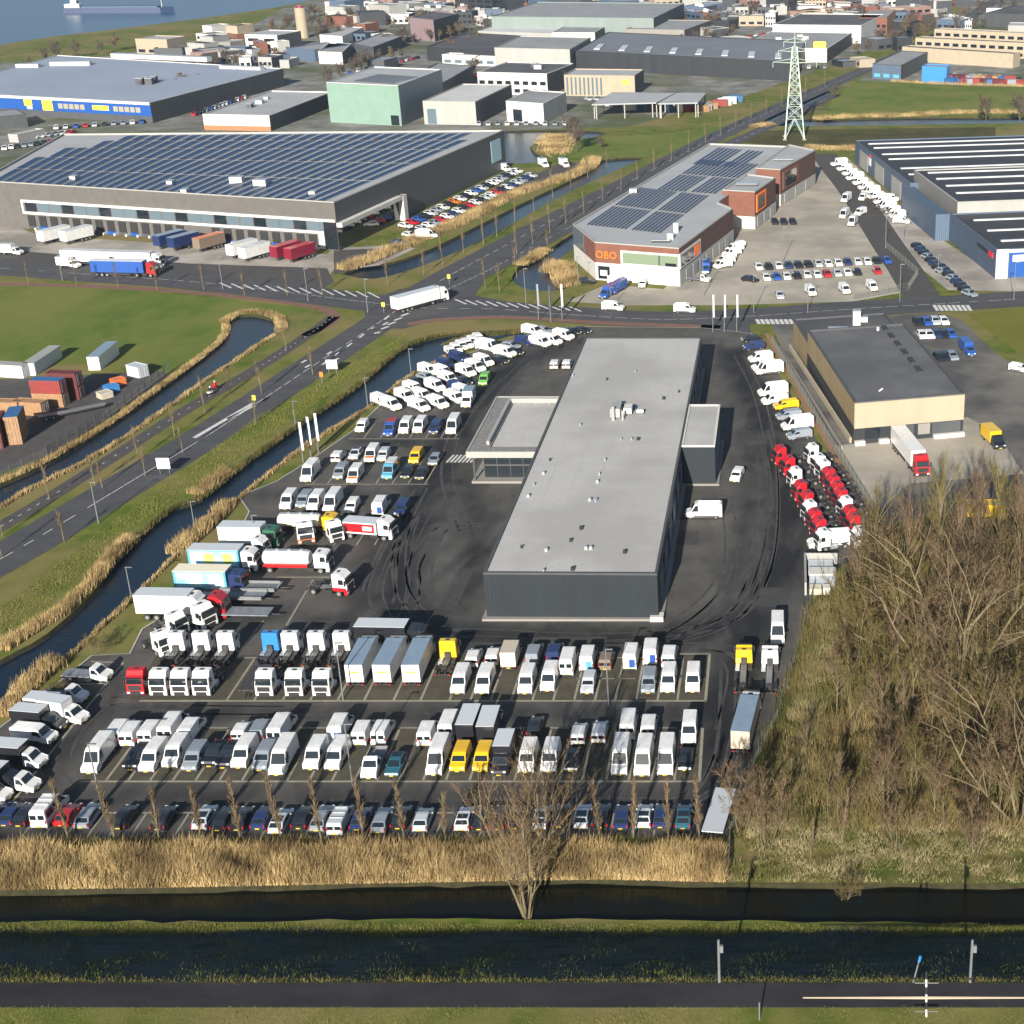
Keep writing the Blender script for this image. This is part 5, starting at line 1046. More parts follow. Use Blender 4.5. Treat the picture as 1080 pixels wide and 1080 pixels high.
row('the line by the brown strip','vehicles along the brown strip',[('cb',792,362),('dk',795,371),('v',802,384),('v',806,393),('vh',811,397),('vh',815,420),('v',817,429),('y',829,434),('g',832,445),('vh',841,456),('g',843,466)],-72)
# row order above follows u; red and white tractors in two slanted columns
c1=[('tr',820,471),('tr',829,482),('tw',836,494),('tr',841,508),('tr',848,519),('tw',851,529),('tr',856,538),('tr',861,547),('tw',865,559)]
c2=[('tw',854,469),('tw',861,480),('tw',866,486),('tr',871,494),('tr',876,502),('tr',880,509),('tr',884,516),('tw',889,525),('tr',893,535),('tr',897,543),('tw',903,557)]
for cc,nm in ((c1,'left slanted column'),(c2,'right slanted column')):
    for i,(c,u,v) in enumerate(cc):
        col='red' if c=='tr' else 'white'; r=spawn(c,K[c][0]); r.scale=(.86,.92,.90); p=P(u,v,3.3); p.z=0; a=R(-68); p+=Vector((math.sin(-a)*-1,0,0))*0; p=p+Vector((1.9,.7,0)); r.location=p; r.rotation_euler=(0,0,a); tag(r,f'{col} truck tractor, {ordw(i+1)} from the top in the {nm}','truck tractor','tractors in the two slanted columns')
K['bus']=(lambda:van(WHITE,7.0,2.3,2.9,roofc=None,rear=CYAN),7.0,2.3,'large white van','van'); V('bus',875,581,-80,'large white van with a cyan tail, below the tractor columns')
K['yt']=(lambda:tractor(YELLOW,9.5,2.5,3.0,cabl=2.0,axles=3),9.5,2.5,'yellow long-frame truck','truck')
V('yt',783,736,N,'yellow truck with long bare black frame at the right of the upper bays'); V('vh',820,683,F,'white van parked behind a white truck by the right fence')
K['wt']=(lambda:tractor(WHITE,9.5,2.5,3.0,cabl=2.0,axles=3),9.5,2.5,'white truck','truck'); V('wt',811,737,N,'white truck with long bare frame beside the right fence')
V('tx',786,800,N-6,'beige box truck with blue-grey roof at the right side of the yard')
r=flat_trailer(8.2,2.3,SILVER,z=.9); r.location=P(757,884)+Vector((0,4,0)); r.rotation_euler=(0,0,R(-8)); tag(r,'flat silver trailer at the right end of the car row','trailer')
# left side: trucks lying across, heading right
def side(code,build,L,W,u,v,hd,label,cat):
    r=spawn(code,build); a=R(hd); p=P(u,v); p.y+=(abs(L*math.cos(a))+abs(W*math.sin(a)))/2; r.location=p; r.rotation_euler=(0,0,a); return tag(r,label,cat)
side('rig1',lambda:trailer_rig(WHITE,9.2,7.4,WHITE,LGREY,top=WHITE),9.2,2.5,180,656,88,'plain white box truck across the bays by the canal, below the blue adverts','truck')
side('red_tr',lambda:tractor(RED,6,2.5,3.6),6,2.5,216,655,88,'red truck cab just right of the plain white box trailer','truck tractor')
side('twx',lambda:tractor(WHITE,6,2.5,3.6),6,2.5,200,668,60,'white tractor turned to the camera in front of the red cab','truck tractor')
AD1=mat('advert_blue',(.18,.48,.68),.5,(.45,.70,.80),.4); AD2=mat('advert_green',(.30,.45,.08),.5,(.6,.65,.2),1)
side('ad1',lambda:tractor(NAVY,10,2.5,3.2,body=CYAN,roofc=CREAM,side=(AD1,SIGNW,CREAM)),10,2.5,222,628,88,'truck with pale roof and light blue advert sides and a navy cab','truck')
side('ad2',lambda:tractor(WHITE,10,2.5,3.4,body=CYAN,roofc=LGREY,side=(AD1,AD2,AD2)),10,2.5,236,605,88,'white cabbed truck with a light blue and green advert on its side','truck')
side('wb1',lambda:tractor(DGREEN,9,2.5,3.2,body=WHITE,roofc=LGREY),9,2.5,263,580,88,'white box truck with dark green cab and rounded body','truck')
V('tw',262,592,80,'white tractor standing in front of the rounded white box truck')
side('tank2',lambda:tanker(WHITE,9.4,CREAM,None,YELLOW),9.4,2.5,324,566,88,'cream tanker truck with yellow cab in the upper left rows','tanker')
side('tank1',lambda:tanker(WHITE,10,WHITE,RED,WHITE,7.0),10,2.5,312,606,88,'long white tanker truck with a red lower stripe','tanker')
side('two',lambda:tractor(WHITE,6,2.5,3.3,base=ORANGE),6,2.5,316,577,20,'white tractor with yellow and red lower edge facing the camera','truck tractor')
V('tw',344,576,35,'white tractor between the cream tanker and the red and white truck')
side('rw',lambda:tractor(WHITE,8,2.5,3.5,body=WHITE,roofc=LGREY,side=(RED,WHITE),bodyh=1.8),8,2.5,388,572,80,'white truck with a red and white low body beside the drive','truck')
side('wr',lambda:tractor(WHITE,6.4,2.5,3.5,base=RED),6.4,2.5,345,631,80,'lone white tractor with red and yellow base standing out in the drive','truck tractor')
side('fl1',lambda:flat_trailer(9.5,2.5),9.5,2.5,247,657,88,'grey flat trailer, nearest of the flat trailers by the white box truck','trailer')
for i,(u,v) in enumerate(((243,640),(257,631))):
    side('fl2',lambda:flat_trailer(9,2.4,DECK,boards=True),9,2.4,u,v,88,('grey board-sided trailer in the middle of the flat trailers','grey board-sided trailer farthest back among the flat trailers')[i],'trailer')
side('fl3',lambda:flat_trailer(5,2.2,LGREY),5,2.2,275,628,88,'short pale flat trailer right of the board-sided trailers','trailer')
side('ch1',lambda:flat_trailer(6.5,2.3,CHASSIS,'bare_chassis',z=1.0),6.5,2.3,262,735,0,'bare black chassis with red rear bar between the white tractors','trailer')
V('tw',158,697,50,'white tractor turned toward the right at the left end of the tractor rows'); V('tw',172,676,60,'white tractor partly hidden behind the turned white tractor')
side('wl',lambda:tractor(BLACK,9.2,2.5,3.2,body=BLACK,roofc=LGREY,bodyh=2.6),9.2,2.5,412,688,88,'black sided box truck with a pale roof lying across behind the white box trucks','truck')
row('the slanted left edge line','vehicles along the left edge of the lot',[('cc',88,722),('cc',62,745),('bw',52,762),('bx',38,775),('v',32,788),('bxl',12,815),('bx',-4,838),('v',-18,850),('cc',8,840)],82)
V('bw',62,768,75,'white flatbed cab van behind the black box van at the left edge')
# depot: trailers on the docks, trucks
K['dw']=(lambda:trailer_rig(WHITE,15,12.4,WHITE,LGREY),15,2.55,'white trailer truck','truck')
def trl(c,roof,key,L=9.0):
    def f():
        root=empty('dock_trailer'); h=L/2; MB().box(-1.27,1.27,-h,h,1.15,3.85,c).build('trailer_body',root); MB().box(-1.29,1.29,-h-.02,h+.02,3.85,3.9,roof).build('trailer_roof',root); wheelset(root,1.05,(-h+1.4,-h+2.7,-h+4.0) if False else (h-1.4,h-2.7,h-4.0),.5,.34); MB().box(-.5,.5,-h+1.2,-h+1.5,0,1.15,CHASSIS).build('landing_leg',root); return root
    return f
DA=-12+180
for i,(u,v,c,rf,key,lb) in enumerate(((55,257,WHITE,LGREY,'dt_w','white trailer backed onto the dock, leftmost in the depot'),(79,257,WHITE,LGREY,'dt_w','white trailer backed onto the dock, second from the left'),(177,262,NAVY,TARP,'dt_n','dark blue trailer at the docks beside the middle gap'),(192,264,NAVY,TARP,'dt_n','dark blue trailer at the docks, right of the other dark blue one'),(219,265,BROWN,ORANGE,'dt_o','orange-brown trailer at the middle docks'),(254,272,WHITE,LGREY,'dt_w','white trailer at the right docks, left of a pair'),(267,275,WHITE,LGREY,'dt_w','white trailer at the right docks, right of a pair'),(300,274,MAROON,RED,'dt_r','red container trailer at the right docks, left one'),(315,276,MAROON,RED,'dt_r','red container trailer at the right docks, right one'))):
    r=spawn(key,trl(c,rf,key)); p=P(u,v); r.location=p+Vector((0,2,0)); r.rotation_euler=(0,0,R(-26)); tag(r,lb,'trailer','trailers at the depot docks')
V('bw',70,284,75,'white box van behind the blue trailer truck, leftmost'); V('dw',92,282,80,'white trailer truck parked left of the blue trailer truck'); V('bw',118,282,80,'white box van just behind the blue trailer truck'); V('dw',140,283,84,'white trailer truck behind the blue trailer truck'); V('bw',158,284,84,'white box van behind the red cab of the blue truck'); V('bw',10,270,80,'white box van at the left edge of the depot road')
r=side('blue_rig',lambda:trailer_rig(RED,16.5,13.6,BLUE,WHITE,th=2.9),16.5,2.55,130,293,86,'blue trailer truck with white roof and red cab on the depot road','truck')
MB().box(1.29,1.31,-3.0,-1.2,2.6,3.3,SIGNW).build('side_marking',r); MB().box(1.29,1.31,3.2,5.2,2.6,3.3,SIGNW).build('side_marking',r)
r=V('dw',437,332,180-38,'white articulated truck driving across the junction','x')
# cars in the depot lot (two lines), small
def minicar(c):
    root=empty('tmp'); b=MB(); L,W,H=4.3,1.8,1.48; h=L/2
    b.loft([(-h,.3),(-h,.75),(-h+1.0,.92),(-h+1.8,H),(h-.8,H),(h-.15,.98),(h,.9),(h,.3)],W,c,.08,.09,.9)
    slab(b,[(-.75,-h+1.08,.97),(.75,-h+1.08,.97),(.62,-h+1.76,H-.06),(-.62,-h+1.76,H-.06)],GLASS,.03); slab(b,[(.75,h-.2,1.02),(-.75,h-.2,1.02),(-.6,h-.74,H-.06),(.6,h-.74,H-.06)],GLASS,.03)
    for sx in (-1,1):
        q=[(sx*.9,-h+1.3,.95),(sx*.9,h-.5,.98),(sx*.76,h-.9,H-.1),(sx*.76,-h+1.95,H-.1)]; slab(b,q if sx>0 else q[::-1],GLASS,.02)
        for y in (-h+.8,h-.8): b.tube((sx*.8-.1,y,.31),(sx*.8+.1,y,.31),.31,.31,RUBBER,8)
    bpy.data.objects.remove(root); return b.build('parked_car')
MC={}; CN={'white':WHITE,'silver':SILVER,'grey':GREY,'black':BLACK,'navy':NAVY,'red':RED,'blue':BLUE,'orange':ORANGE}
def mc(cn,p,a,label,group):
    if cn not in MC: MC[cn]=o=minicar(CN[cn])
    else: o=MC[cn].copy(); COL.objects.link(o)
    o.location=p; o.rotation_euler=(0,0,a); return tag(o,label,'car',group)
def carline(a,b_,n,cols,where,group,hd,skip=(),rnd_=None,lift=0):
    rnd_=rnd_ or random.Random(n+int(a[0])); A_=P(*a);B_=P(*b_); k=0
    for i in range(n):
        if i in skip: continue
        c=cols[i%len(cols)] if isinstance(cols,list) else rnd_.choice(cols); k+=1
        mc(c,A_.lerp(B_,i/max(1,n-1))+Vector((0,rnd_.uniform(-.3,.3),0)),R(hd+rnd_.uniform(-2,2)),f'{c} car, {ordw(k)} from left in {where}',group)
ALLC=('white','silver','grey','black','navy','white','black','red')
carline((428,240),(545,182),21,['white','red','blue','black','silver','grey','white','black','orange','white','black','white','blue','silver','black','white','silver','grey','black','silver','white'],'the line beside the solar hall wall','cars beside the solar hall',60)
carline((432,250),(560,187),23,['white','black','silver','white','grey','red','white','navy','white','black','red','white','black','silver','white','red','black','white','navy','silver','grey','navy','silver'],'the depot lot line by the reeds','cars along the reed strip',60)
V('vh',448,253,110,'white van at the lower end of the depot car park'); mc('navy',P(421,258),R(80),'navy car standing alone at the lower end of the depot car park',None); V('bg',530,182,60,'white box van with yellow marking by the depot corner'); V('bg',572,178,30,'white box van at the top of the depot lot, left of two'); V('bg',594,178,30,'white box van at the top of the depot lot, right of two')
# paved lot in front of the brick building
carline((800,284),(935,277),14,['white','black','white','navy','black','black','silver','white','white','navy','white','white','black','blue'],'the back line of the paved lot','cars on the paved lot, back line',10)
carline((808,295),(925,288),12,['white','blue','white','black','white','white','red','silver','white','black','white','red'],'the middle line of the paved lot','cars on the paved lot, middle line',10,skip=(10,))
V('v',855,314,14,'white van, left of three at the front of the paved lot'); V('v',891,312,14,'white van, middle of three at the front of the paved lot'); V('v',920,309,14,'white van, right of three at the front of the paved lot'); mc('silver',P(822,314),R(10),'silver car at the front left of the paved lot',None); mc('black',P(791,297),R(60),'black car at the left end of the middle line of the paved lot',None)
for i in range(3): mc('black',P(817+i*9.5,236),R(8),f'black car, {ordw(i+1)} from left beside the white wall strip by the brick blocks','cars by the brick blocks')
for i in range(12): V('v' if i%3 else 'vh',885+i*5.6,176+i*5.0,-72,f'white van, {ordw(i+1)} from the top in the line before the blue hall','vans before the blue hall')
V('vh',893,215,-20,'white van parked with others at the top of the paved lot, upper'); V('vh',891,232,-15,'white van on the paved lot, lower left of the pair'); V('vh',900,240,-15,'white van on the paved lot, lower right of the pair'); V('v',911,213,-20,'white van nearest the road at the top of the paved lot'); V('v',908,229,-30,'white van between the road and the pair of vans')
for i in range(8): mc(('black','navy','black','grey')[i%4],P(968+i*3.7,262+i*3.8),R(35),f'dark car, {ordw(i+1)} from the top in the upper line beside the nearer blue hall','cars beside the blue hall')
for i in range(8): mc(('navy','black','black','grey')[i%4],P(993+i*4.2,284+i*4.0),R(35),f'dark car, {ordw(i+1)} from the top in the lower line beside the nearer blue hall','cars beside the blue hall')
V('v',951,237,80,'white van parked beyond the hedge of the blue hall'); V('v',940,213,80,'white van by the shrubs at the top of the side road')
for i in range(6): V(('v','v','s','v','v','s')[i],762+i*3.2-i*0,283-i*4.4+2,-55,f'white van, {ordw(i+1)} from the bottom beside the right wall of the brick showroom','vans beside the brick showroom')
K['bp']=(lambda:chassis_van(BLUE,7.4,2.05,box=BLUE,boxroof=BLUE,bh=2.0),7.4,2.15,'blue box van','box van'); V('bp',744,290,0,'blue box van at the right corner of the brick showroom'); V('bp',640,317,-20,'blue box van in front of the brick showroom, left one'); V('bp',650,312,-20,'blue box van in front of the brick showroom, right one'); V('v',651,302,70,'white van behind the blue box vans'); V('v',646,329,80,'white van leaving onto the cross road'); V('v',722,331,85,'white van driving on the cross road before the paved lot'); V('sr',677,305,0,'small white van before the white base of the showroom'); V('cc',736,299,75,'flat white van at the right corner of the showroom'); mc('black',P(619,299),R(75),'black car at the left corner of the brick showroom',None)
# tan hall parking
carline((968,342),(995,341),4,['black','blue','silver','white'],'the top line right of the beige warehouse','cars right of the beige warehouse',10)
carline((972,356),(1003,355),5,['white','white','navy','black','blue'],'the middle line right of the beige warehouse','cars right of the beige warehouse',10)
carline((990,379),(1004,378),3,['black','black','grey'],'the lower line right of the beige warehouse','cars right of the beige warehouse',10); V('bp',1022,378,10,'blue van at the right end of the lower line by the warehouse')
side('tanrig',lambda:trailer_rig(RED,15.5,12.6,WHITE,WHITE),15.5,2.55,963,505,12,'white trailer truck with red cab backed onto the beige warehouse dock','truck')
side('yb',lambda:chassis_van(BLACK,7,2.1,box=YELLOW,boxroof=YELLOW,bh=2.0),7,2.15,1050,476,15,'yellow box truck with black cab right of the beige warehouse','box van')
side('yc',lambda:container(YELLOW,6.1,'yellow_skip',2.0),6.1,2.4,1040,545,90,'yellow container standing behind the bare trees','container'); V('s',1076,395,60,'small white van at the right edge by the yellow lawn')
rfc=random.Random(21)
for j,(a,b_,n,nm) in enumerate((((20,148),(75,141),9,'the dark car park before the wholesale store'),((5,158),(60,150),9,'the near edge of the store car park'),((60,136),(150,130),10,'the line under the blue store front'),((205,122),(258,104),14,'the line beside the white shed'),((395,72),(440,62),9,'the street behind the mint block'),((450,104),(500,100),8,'the yard of the white office'),((620,106),(735,104),16,'the shade of the open canopies'),((505,132),(595,132),10,'the quay beside the basin'),((640,112),(750,111),12,'the line before the canopies'),((700,56),(770,50),9,'the street by the taupe hall'),((760,44),(812,36),8,'the street by the pink brick houses'),((1000,80),(1075,84),12,'the yard of the stepped beige buildings'),((360,80),(420,66),8,'the street left of the mint block'),((910,32),(1000,20),8,'the far road by the brick office'),((470,82),(510,80),6,'the small lot behind the mint block'),((820,72),(870,72),7,'the lot before the yellow entrance'))):
    carline(a,b_,n,('white','silver','black','grey','white','red','blue'),nm,'far parked cars',rfc.uniform(-20,40))
# container yard at left
def put(key,build,u,v,hd,label,cat,z=0,group=None):
    r=spawn(key,build); p=P(u,v); r.location=(p.x,p.y,z); r.rotation_euler=(0,0,R(hd)); return tag(r,label,cat,group)
CRED=mat('container_red',(.26,.03,.025),.7,(.17,.03,.025),1.2); CTAN=mat('container_tan',(.34,.20,.10),.8,(.26,.15,.08),1.2); CBLU=mat('container_blue',(.02,.09,.24),.7,(.03,.12,.28),1.2); CMAR=mat('container_maroon',(.12,.02,.02),.7,(.08,.02,.02),1.2)
def put2(key,build,q0,q1,label,cat,group=None):
    r=spawn(key,build); p0,p1=P(*q0),P(*q1); d=p0-p1; r.location=(p0+p1)/2; r.rotation_euler=(0,0,math.atan2(d.x,-d.y)); return tag(r,label,cat,group)
def roofed(c,rc,L=6.1,H=2.6):
    r=container(c,L,H=H); MB().box(-1.19,1.19,-L/2+.03,L/2-.03,H-.1,H+.03,rc).build('roof_panel',r); return r
put2('ct_l1',lambda:roofed(LGREY,WALLLG,12.2),(24,397),(-22,394),'long pale grey container lying left of the other pale one','container')
put2('ct_l2',lambda:roofed(LGREY,WALLLG,12.2),(32,396),(60,377),'long pale grey container with a dark panel, pointing away over the meadow','container')
put2('ct_b2',lambda:roofed(WHITE,TARP,11,2.8),(98,392),(122,372),'white ended box trailer with a blue-grey roof on the meadow edge','container')
for i,(u,v,c,z,lb) in enumerate(((55,427,'t',0,'tan container, bottom of the stack in the middle of the yard'),(55,427,'rb',2.6,'blue roofed red container on top of the middle stack'),(72,419,'m',0,'dark red container behind the middle stack, bottom'),(72,419,'m',2.6,'dark red container behind the middle stack, top'),(20,463,'t',0,'tan container, bottom of the stack nearest the canal'),(20,463,'tb',2.6,'blue roofed tan container on top of the stack nearest the canal'),(0,468,'m',0,'dark red container at the left edge of the picture'),(0,468,'m',2.6,'upper dark red container at the left edge of the picture'),(8,436,'t',0,'long tan container lying left of the middle stack'),(34,436,'t',0,'tan container lying between the two stacks'))):
    f={'t':lambda:container(CTAN,6.1),'rb':lambda:roofed(CRED,CBLU),'m':lambda:container(CMAR,6.1),'tb':lambda:roofed(CTAN,CBLU)}[c]; put('cq_'+c,f,u,v,(85,85,85,85,15,15,15,15,85,80)[i],lb,'container',z,'containers stacked in the left yard')
put('sh',lambda:container(SILVER,3.8,'site_cabin',2.3),146,396,60,'small grey site cabin by the canal bend','cabin'); put('sk1',lambda:container(ORANGE,2.2,'skip',1.2),125,405,50,'small rust skip near the site cabin','skip'); put('sk2',lambda:container(LBLUE,2.2,'skip',1.2),118,412,50,'small blue skip near the site cabin','skip'); put('sk3',lambda:container(BEIGE,2.2,'skip',1.2),111,419,50,'small tan skip near the site cabin','skip')
put('pipe',lambda:flat_trailer(12,1.2,STEEL,'steel_rack',tongue=False),77,438,130,'long narrow steel rack lying along the container yard fence','rack')
rcc=random.Random(31); CCL={'blue':CBLU,'red':CRED,'tan':CTAN,'dark red':CMAR,'white':WHITE,'grey':GREY}
for gi,(a_,b_,n_,nm) in enumerate((((1002,88),(1078,90),12,'front of the stepped beige buildings'),((1000,84),(1070,86),9,'second line before the stepped beige buildings'),((205,60),(255,62),7,'gravel works yard'),((745,116),(780,106),6,'storage yard left of the pylon'),((660,116),(745,118),8,'storage strip before the canopies'))):
    for k_ in range(n_):
        t=(k_+rcc.random()*.6)/n_; c_=rcc.choice(list(CCL)); r=spawn('cf_'+c_,lambda:container(CCL[c_],6.1)); p=P(a_[0]+(b_[0]-a_[0])*t,a_[1]+(b_[1]-a_[1])*t); r.location=p; r.rotation_euler=(0,0,rcc.uniform(0,3)); tag(r,f'small {c_} container, {ordw(k_+1)} from left in the {nm}','container','far containers')
# boat on the river
root=empty('barge',P(125,11),R(4),'long dark river barge with white wheelhouse at its stern','ship')
hull=[(-36,-4),(30,-5),(38,0),(30,5),(-36,4)]; MB().prism(hull,-1.5,2.2,mat('hull_navy',(.02,.04,.10),.5)).build('hull',root); MB().box(-24,28,-3.6,3.6,2.2,3.0,mat('hatch_cover',(.05,.10,.16),.6)).build('hatch_covers',root); MB().box(-35,-25,-3.6,3.6,2.2,4.6,WHITE).build('deckhouse',root); w=MB().box(-31,-27,-2.6,2.6,4.6,7,WHITE).build('wheelhouse',root); MB().box(-26.98,-26.9,-2.4,2.4,5.4,6.5,GLASS).build('window',w); MB().tube((30,0,2.2),(30,0,8),.2,.1,WHITE).build('mast',root)

# ------------------------------------------------------------------ poles, signs, pylon
def flagpole(u,v,h,lb,cloth):
    root=empty('flagpole',P(u,v),0,lb,'flagpole'); MB().tube((0,0,0),(0,0,h),.10,.06,STEEL,8).build('pole',root); MB().box(.06,.42,-.02,.02,h-5.2,h-.1,cloth).build('banner',root); return root
for i,(u,v) in enumerate(((322,488),(330,482),(338,478))): flagpole(u-2,v,7.5,('left','middle','right')[i]+' white banner flagpole on the grass by the canal',SIGNW)['group']='flagpoles by the canal'
for i,(u,v) in enumerate(((568,338),(581,340),(593,338))): flagpole(u,v,8.5,('left','middle','right')[i]+' flagpole of the trio by the cross road before the hall',(GREY,PLASTIC,SIGNW)[i])['group']='flagpoles by the cross road'
for i,(u,v) in enumerate(((752,350),(764,350),(777,350))): flagpole(u,v,8.5,('left','middle','right')[i]+' grey flagpole of the trio behind the hall entrance',LGREY)['group']='flagpoles at the yard entrance'
def lamp(u,v,h,lb,zb=0,m=STEEL,arm=1.2,group='street lamps'):
    if 'lamp' not in PRO:
        root=empty('street_lamp'); MB().tube((0,0,0),(0,0,1),.10,.06,m,8).build('pole',root); MB().box(-.1,arm*.7,-.1,.1,.985,1.0,STEEL).build('lamp_head',root); PRO['lamp']=root; r=root
    else: r=dup(PRO['lamp'])
    p=P(u,v,zb); r.location=p; r.scale=(1,1,h); return tag(r,lb,'street lamp',group)
for i,(u,v,h) in enumerate(((139,632,5),(206,560,5),(312,450,5),(388,430,6),(434,398,6),(104,552,7),(270,575,5))): lamp(u,v,h,f'thin grey lamp post along the yard side canal, {ordw(i+1)} along from the lower left')
for i,(u,v) in enumerate(((107,850),(372,828),(642,745),(362,738))): lamp(u,v,8,('thin tall lamp post standing in the car row, leftmost','thin tall lamp post before the second bay block','thin tall lamp post between the two bay blocks at right','thin tall lamp post between the bay blocks at left')[i])
for u,v,h,l in ((235,305,8,'at the left end of the white hatching before the depot'),(325,318,8,'at the bend of the red cycle path'),(66,296,8,'between depot road and meadow at the far left'),(388,330,8,'at the left corner of the junction'),(555,323,9,'left of the dark flagpole trio'),(795,330,9,'right of the grey flagpole trio'),(852,330,9,'behind the rear corner of the beige warehouse'),(949,318,9,'at the mouth of the side road'),(1069,316,9,'at the right edge of the cross road'),(826,276,9,'standing behind the back line of the paved lot'),(742,312,9,'before the right corner of the brick showroom'),(934,262,9,'left of the side road, at the fence bend'),(953,254,7,'between side road and nearer blue hall'),(989,298,7,'in the hedge bed before the lower line of dark cars'),(645,325,5,'short, before the blue box vans'),(610,300,7,'at the left white wall of the brick showroom')): lamp(u,v,h,'grey lamp post '+l)
for i,(u,v) in enumerate(((758.7,1036),(1023,1036))):
    root=empty('dike_post',P(u,v,5),0,('left','right')[i]+' tall grey post on the far edge of the dike road','post','posts on the dike'); MB().tube((0,0,0),(0,0,4.6),.13,.11,STEEL,8).build('pole',root); MB().box(.1,.4,-.12,.12,3.3,4.0,STEEL).build('junction_box',root)
root=empty('marker_post',P(801,1076,5),0,'short grey marker post on the near side of the dike road','post'); MB().tube((0,0,0),(0,0,1.9),.07,.07,STEEL).build('pole',root)
root=empty('blue_marker',P(963,1036,5),0,'leaning post with a blue cap at the dike road edge','post'); MB().tube((0,0,0),(.45,.1,2.2),.07,.07,STEEL).build('pole',root); MB().tube((.45,.1,2.2),(.56,.12,2.75),.13,.13,LBLUE).build('cap',root)
root=empty('boom_mast',P(977,1072,5),0,'striped mast with one long white tapered boom and two short crossarms on the dike','mast')
for k in range(6): MB().tube((-.03*k,0,k*.8),(-.03*(k+1),0,(k+1)*.8),.09,.09,(WHITE,PLASTIC)[k%2],8).build('mast_section',root)
for sx in (-1,1): MB().tube((0,-.1,2.1),(sx*10.5,-.1,2.1),.13,.06,WALLBG,8).build('boom',root)
MB().box(-1,1,-.1,-.02,.55,.62,STEEL).build('crossarm',root); MB().box(-1.1,.9,-.1,-.02,3.6,3.67,STEEL).build('crossarm',root)
for i,(u,v,lb) in enumerate(((174,500,'white square road sign board with dark posts beside the main road'),(351,394,'white road sign board beside the main road near the junction'))):
    root=empty('road_sign',P(u,v),0,lb,'sign'); MB().box(-1.1,1.1,-.05,.05,1.0,2.9,SIGNW).build('board',root)
    for sx in (-1,1): MB().tube((sx*.8,.08,0),(sx*.8,.08,2.9),.05,.05,STEEL).build('leg',root)
for i,(u,v,c) in enumerate(((269,430,SIGNY),(340,405,SIGNO),(474,300,SIGNY),(405,330,SIGNY))):
    root=empty('traffic_sign',P(u,v),0,('small yellow bollard sign on the main road island, lower','orange topped traffic sign beside the main road','small yellow bollard sign right of the crossing truck','small yellow bollard sign left of the crossing truck')[i],'sign'); MB().tube((0,0,0),(0,0,2.2),.06,.06,STEEL).build('pole',root); MB().box(-.35,.35,-.06,-.0,1.5,2.5,c).build('board',root)
# motorcyclists on the path
for i,(u,v) in enumerate(((222,417),(227,411))):
    root=empty('motorcycle',P(u,v),R(150),('motorcycle with rider on the path by the canal, front','motorcycle with rider on the path by the canal, rear')[i],'motorcycle')
    for y in (-.7,.7): MB().tube((-.07,y,.32),(.07,y,.32),.32,.32,RUBBER,12).build('wheel',root)
    MB().loft([(-.6,.5),(-.5,.95),(0,.85),(.7,.9),(.6,.5)],.4,(WHITE,RED)[i],.05,0,9).build('body',root); MB().box(-.35,.35,-.55,-.5,1.0,1.05,PLASTIC).build('handlebar',root)
    r=empty('person',P(u,v)+Vector((0,0,.0)),R(150),('rider in dark clothing on the front motorcycle','rider in red jacket on the rear motorcycle')[i],'person')
    b=MB(); b.loft([(-.1,.85),(-.22,1.15),(-.15,1.5),(.12,1.5),(.2,.9)],.46,(BLACK,RED)[i],.06,.1,1.2); b.tube((-.16,-.1,.95),(-.2,-.4,.5),.1,.07,BLACK,8).tube((.16,-.1,.95),(.2,-.4,.5),.1,.07,BLACK,8).tube((-.22,-.1,1.42),(-.3,-.5,1.08),.07,.05,(BLACK,RED)[i],8).tube((.22,-.1,1.42),(.3,-.5,1.08),.07,.05,(BLACK,RED)[i],8); b.tube((0,-.08,1.5),(0,-.1,1.58),.07,.07,BLACK,8); b.tube((0,-.12,1.56),(0,-.12,1.84),.14,.11,WHITE,10); b.build('body',r)

# lattice pylon
pb=P(838,146); root=empty('lattice_pylon',pb,R(0),'tall pale green steel lattice pylon standing in the field','pylon')
PG=mat('pylon_green',(.42,.50,.44),.5,(.36,.43,.38),1,metal=.1); HP=36; base=6.2
def wdt(z): return base*(1-z/HP)**1*.5+ .55+ (0 if z>14 else 0)
lev=[0,7.5,12,16,19.5,22.5,25,27.3,29.4,31.3,33]
b=MB(); c4=((-1,-1),(1,-1),(1,1),(-1,1))
for (x,y) in c4:
    leg=MB()
    for z0,z1 in zip(lev[:-1],lev[1:]): leg.tube((x*wdt(z0),y*wdt(z0),z0),(x*wdt(z1),y*wdt(z1),z1),.28,.24,PG,4,False)
    leg.build('leg',root)
    MB().box(x*wdt(0)-.7,x*wdt(0)+.7,y*wdt(0)-.7,y*wdt(0)+.7,0,.5,CONCW).build('footing',root)
for z0,z1 in zip(lev[:-1],lev[1:]):
    for i in range(4):
        (xa,ya),(xb,yb)=c4[i],c4[(i+1)%4]; w0,w1=wdt(z0),wdt(z1)
        if z0==0: b.tube((xa*w0,ya*w0,0),((xa+xb)/2*w1,(ya+yb)/2*w1,z1),.16,.16,PG,4,False).tube((xb*w0,yb*w0,0),((xa+xb)/2*w1,(ya+yb)/2*w1,z1),.16,.16,PG,4,False)
        else: b.tube((xa*w0,ya*w0,z0),(xb*w1,yb*w1,z1),.13,.13,PG,4,False).tube((xb*w0,yb*w0,z0),(xa*w1,ya*w1,z1),.13,.13,PG,4,False)
        b.tube((xa*w1,ya*w1,z1),(xb*w1,yb*w1,z1),.13,.13,PG,4,False)
b.build('bracing',root); MB().tube((0,0,33),(0,0,HP+2),.3,.12,PG,4).build('peak',root)
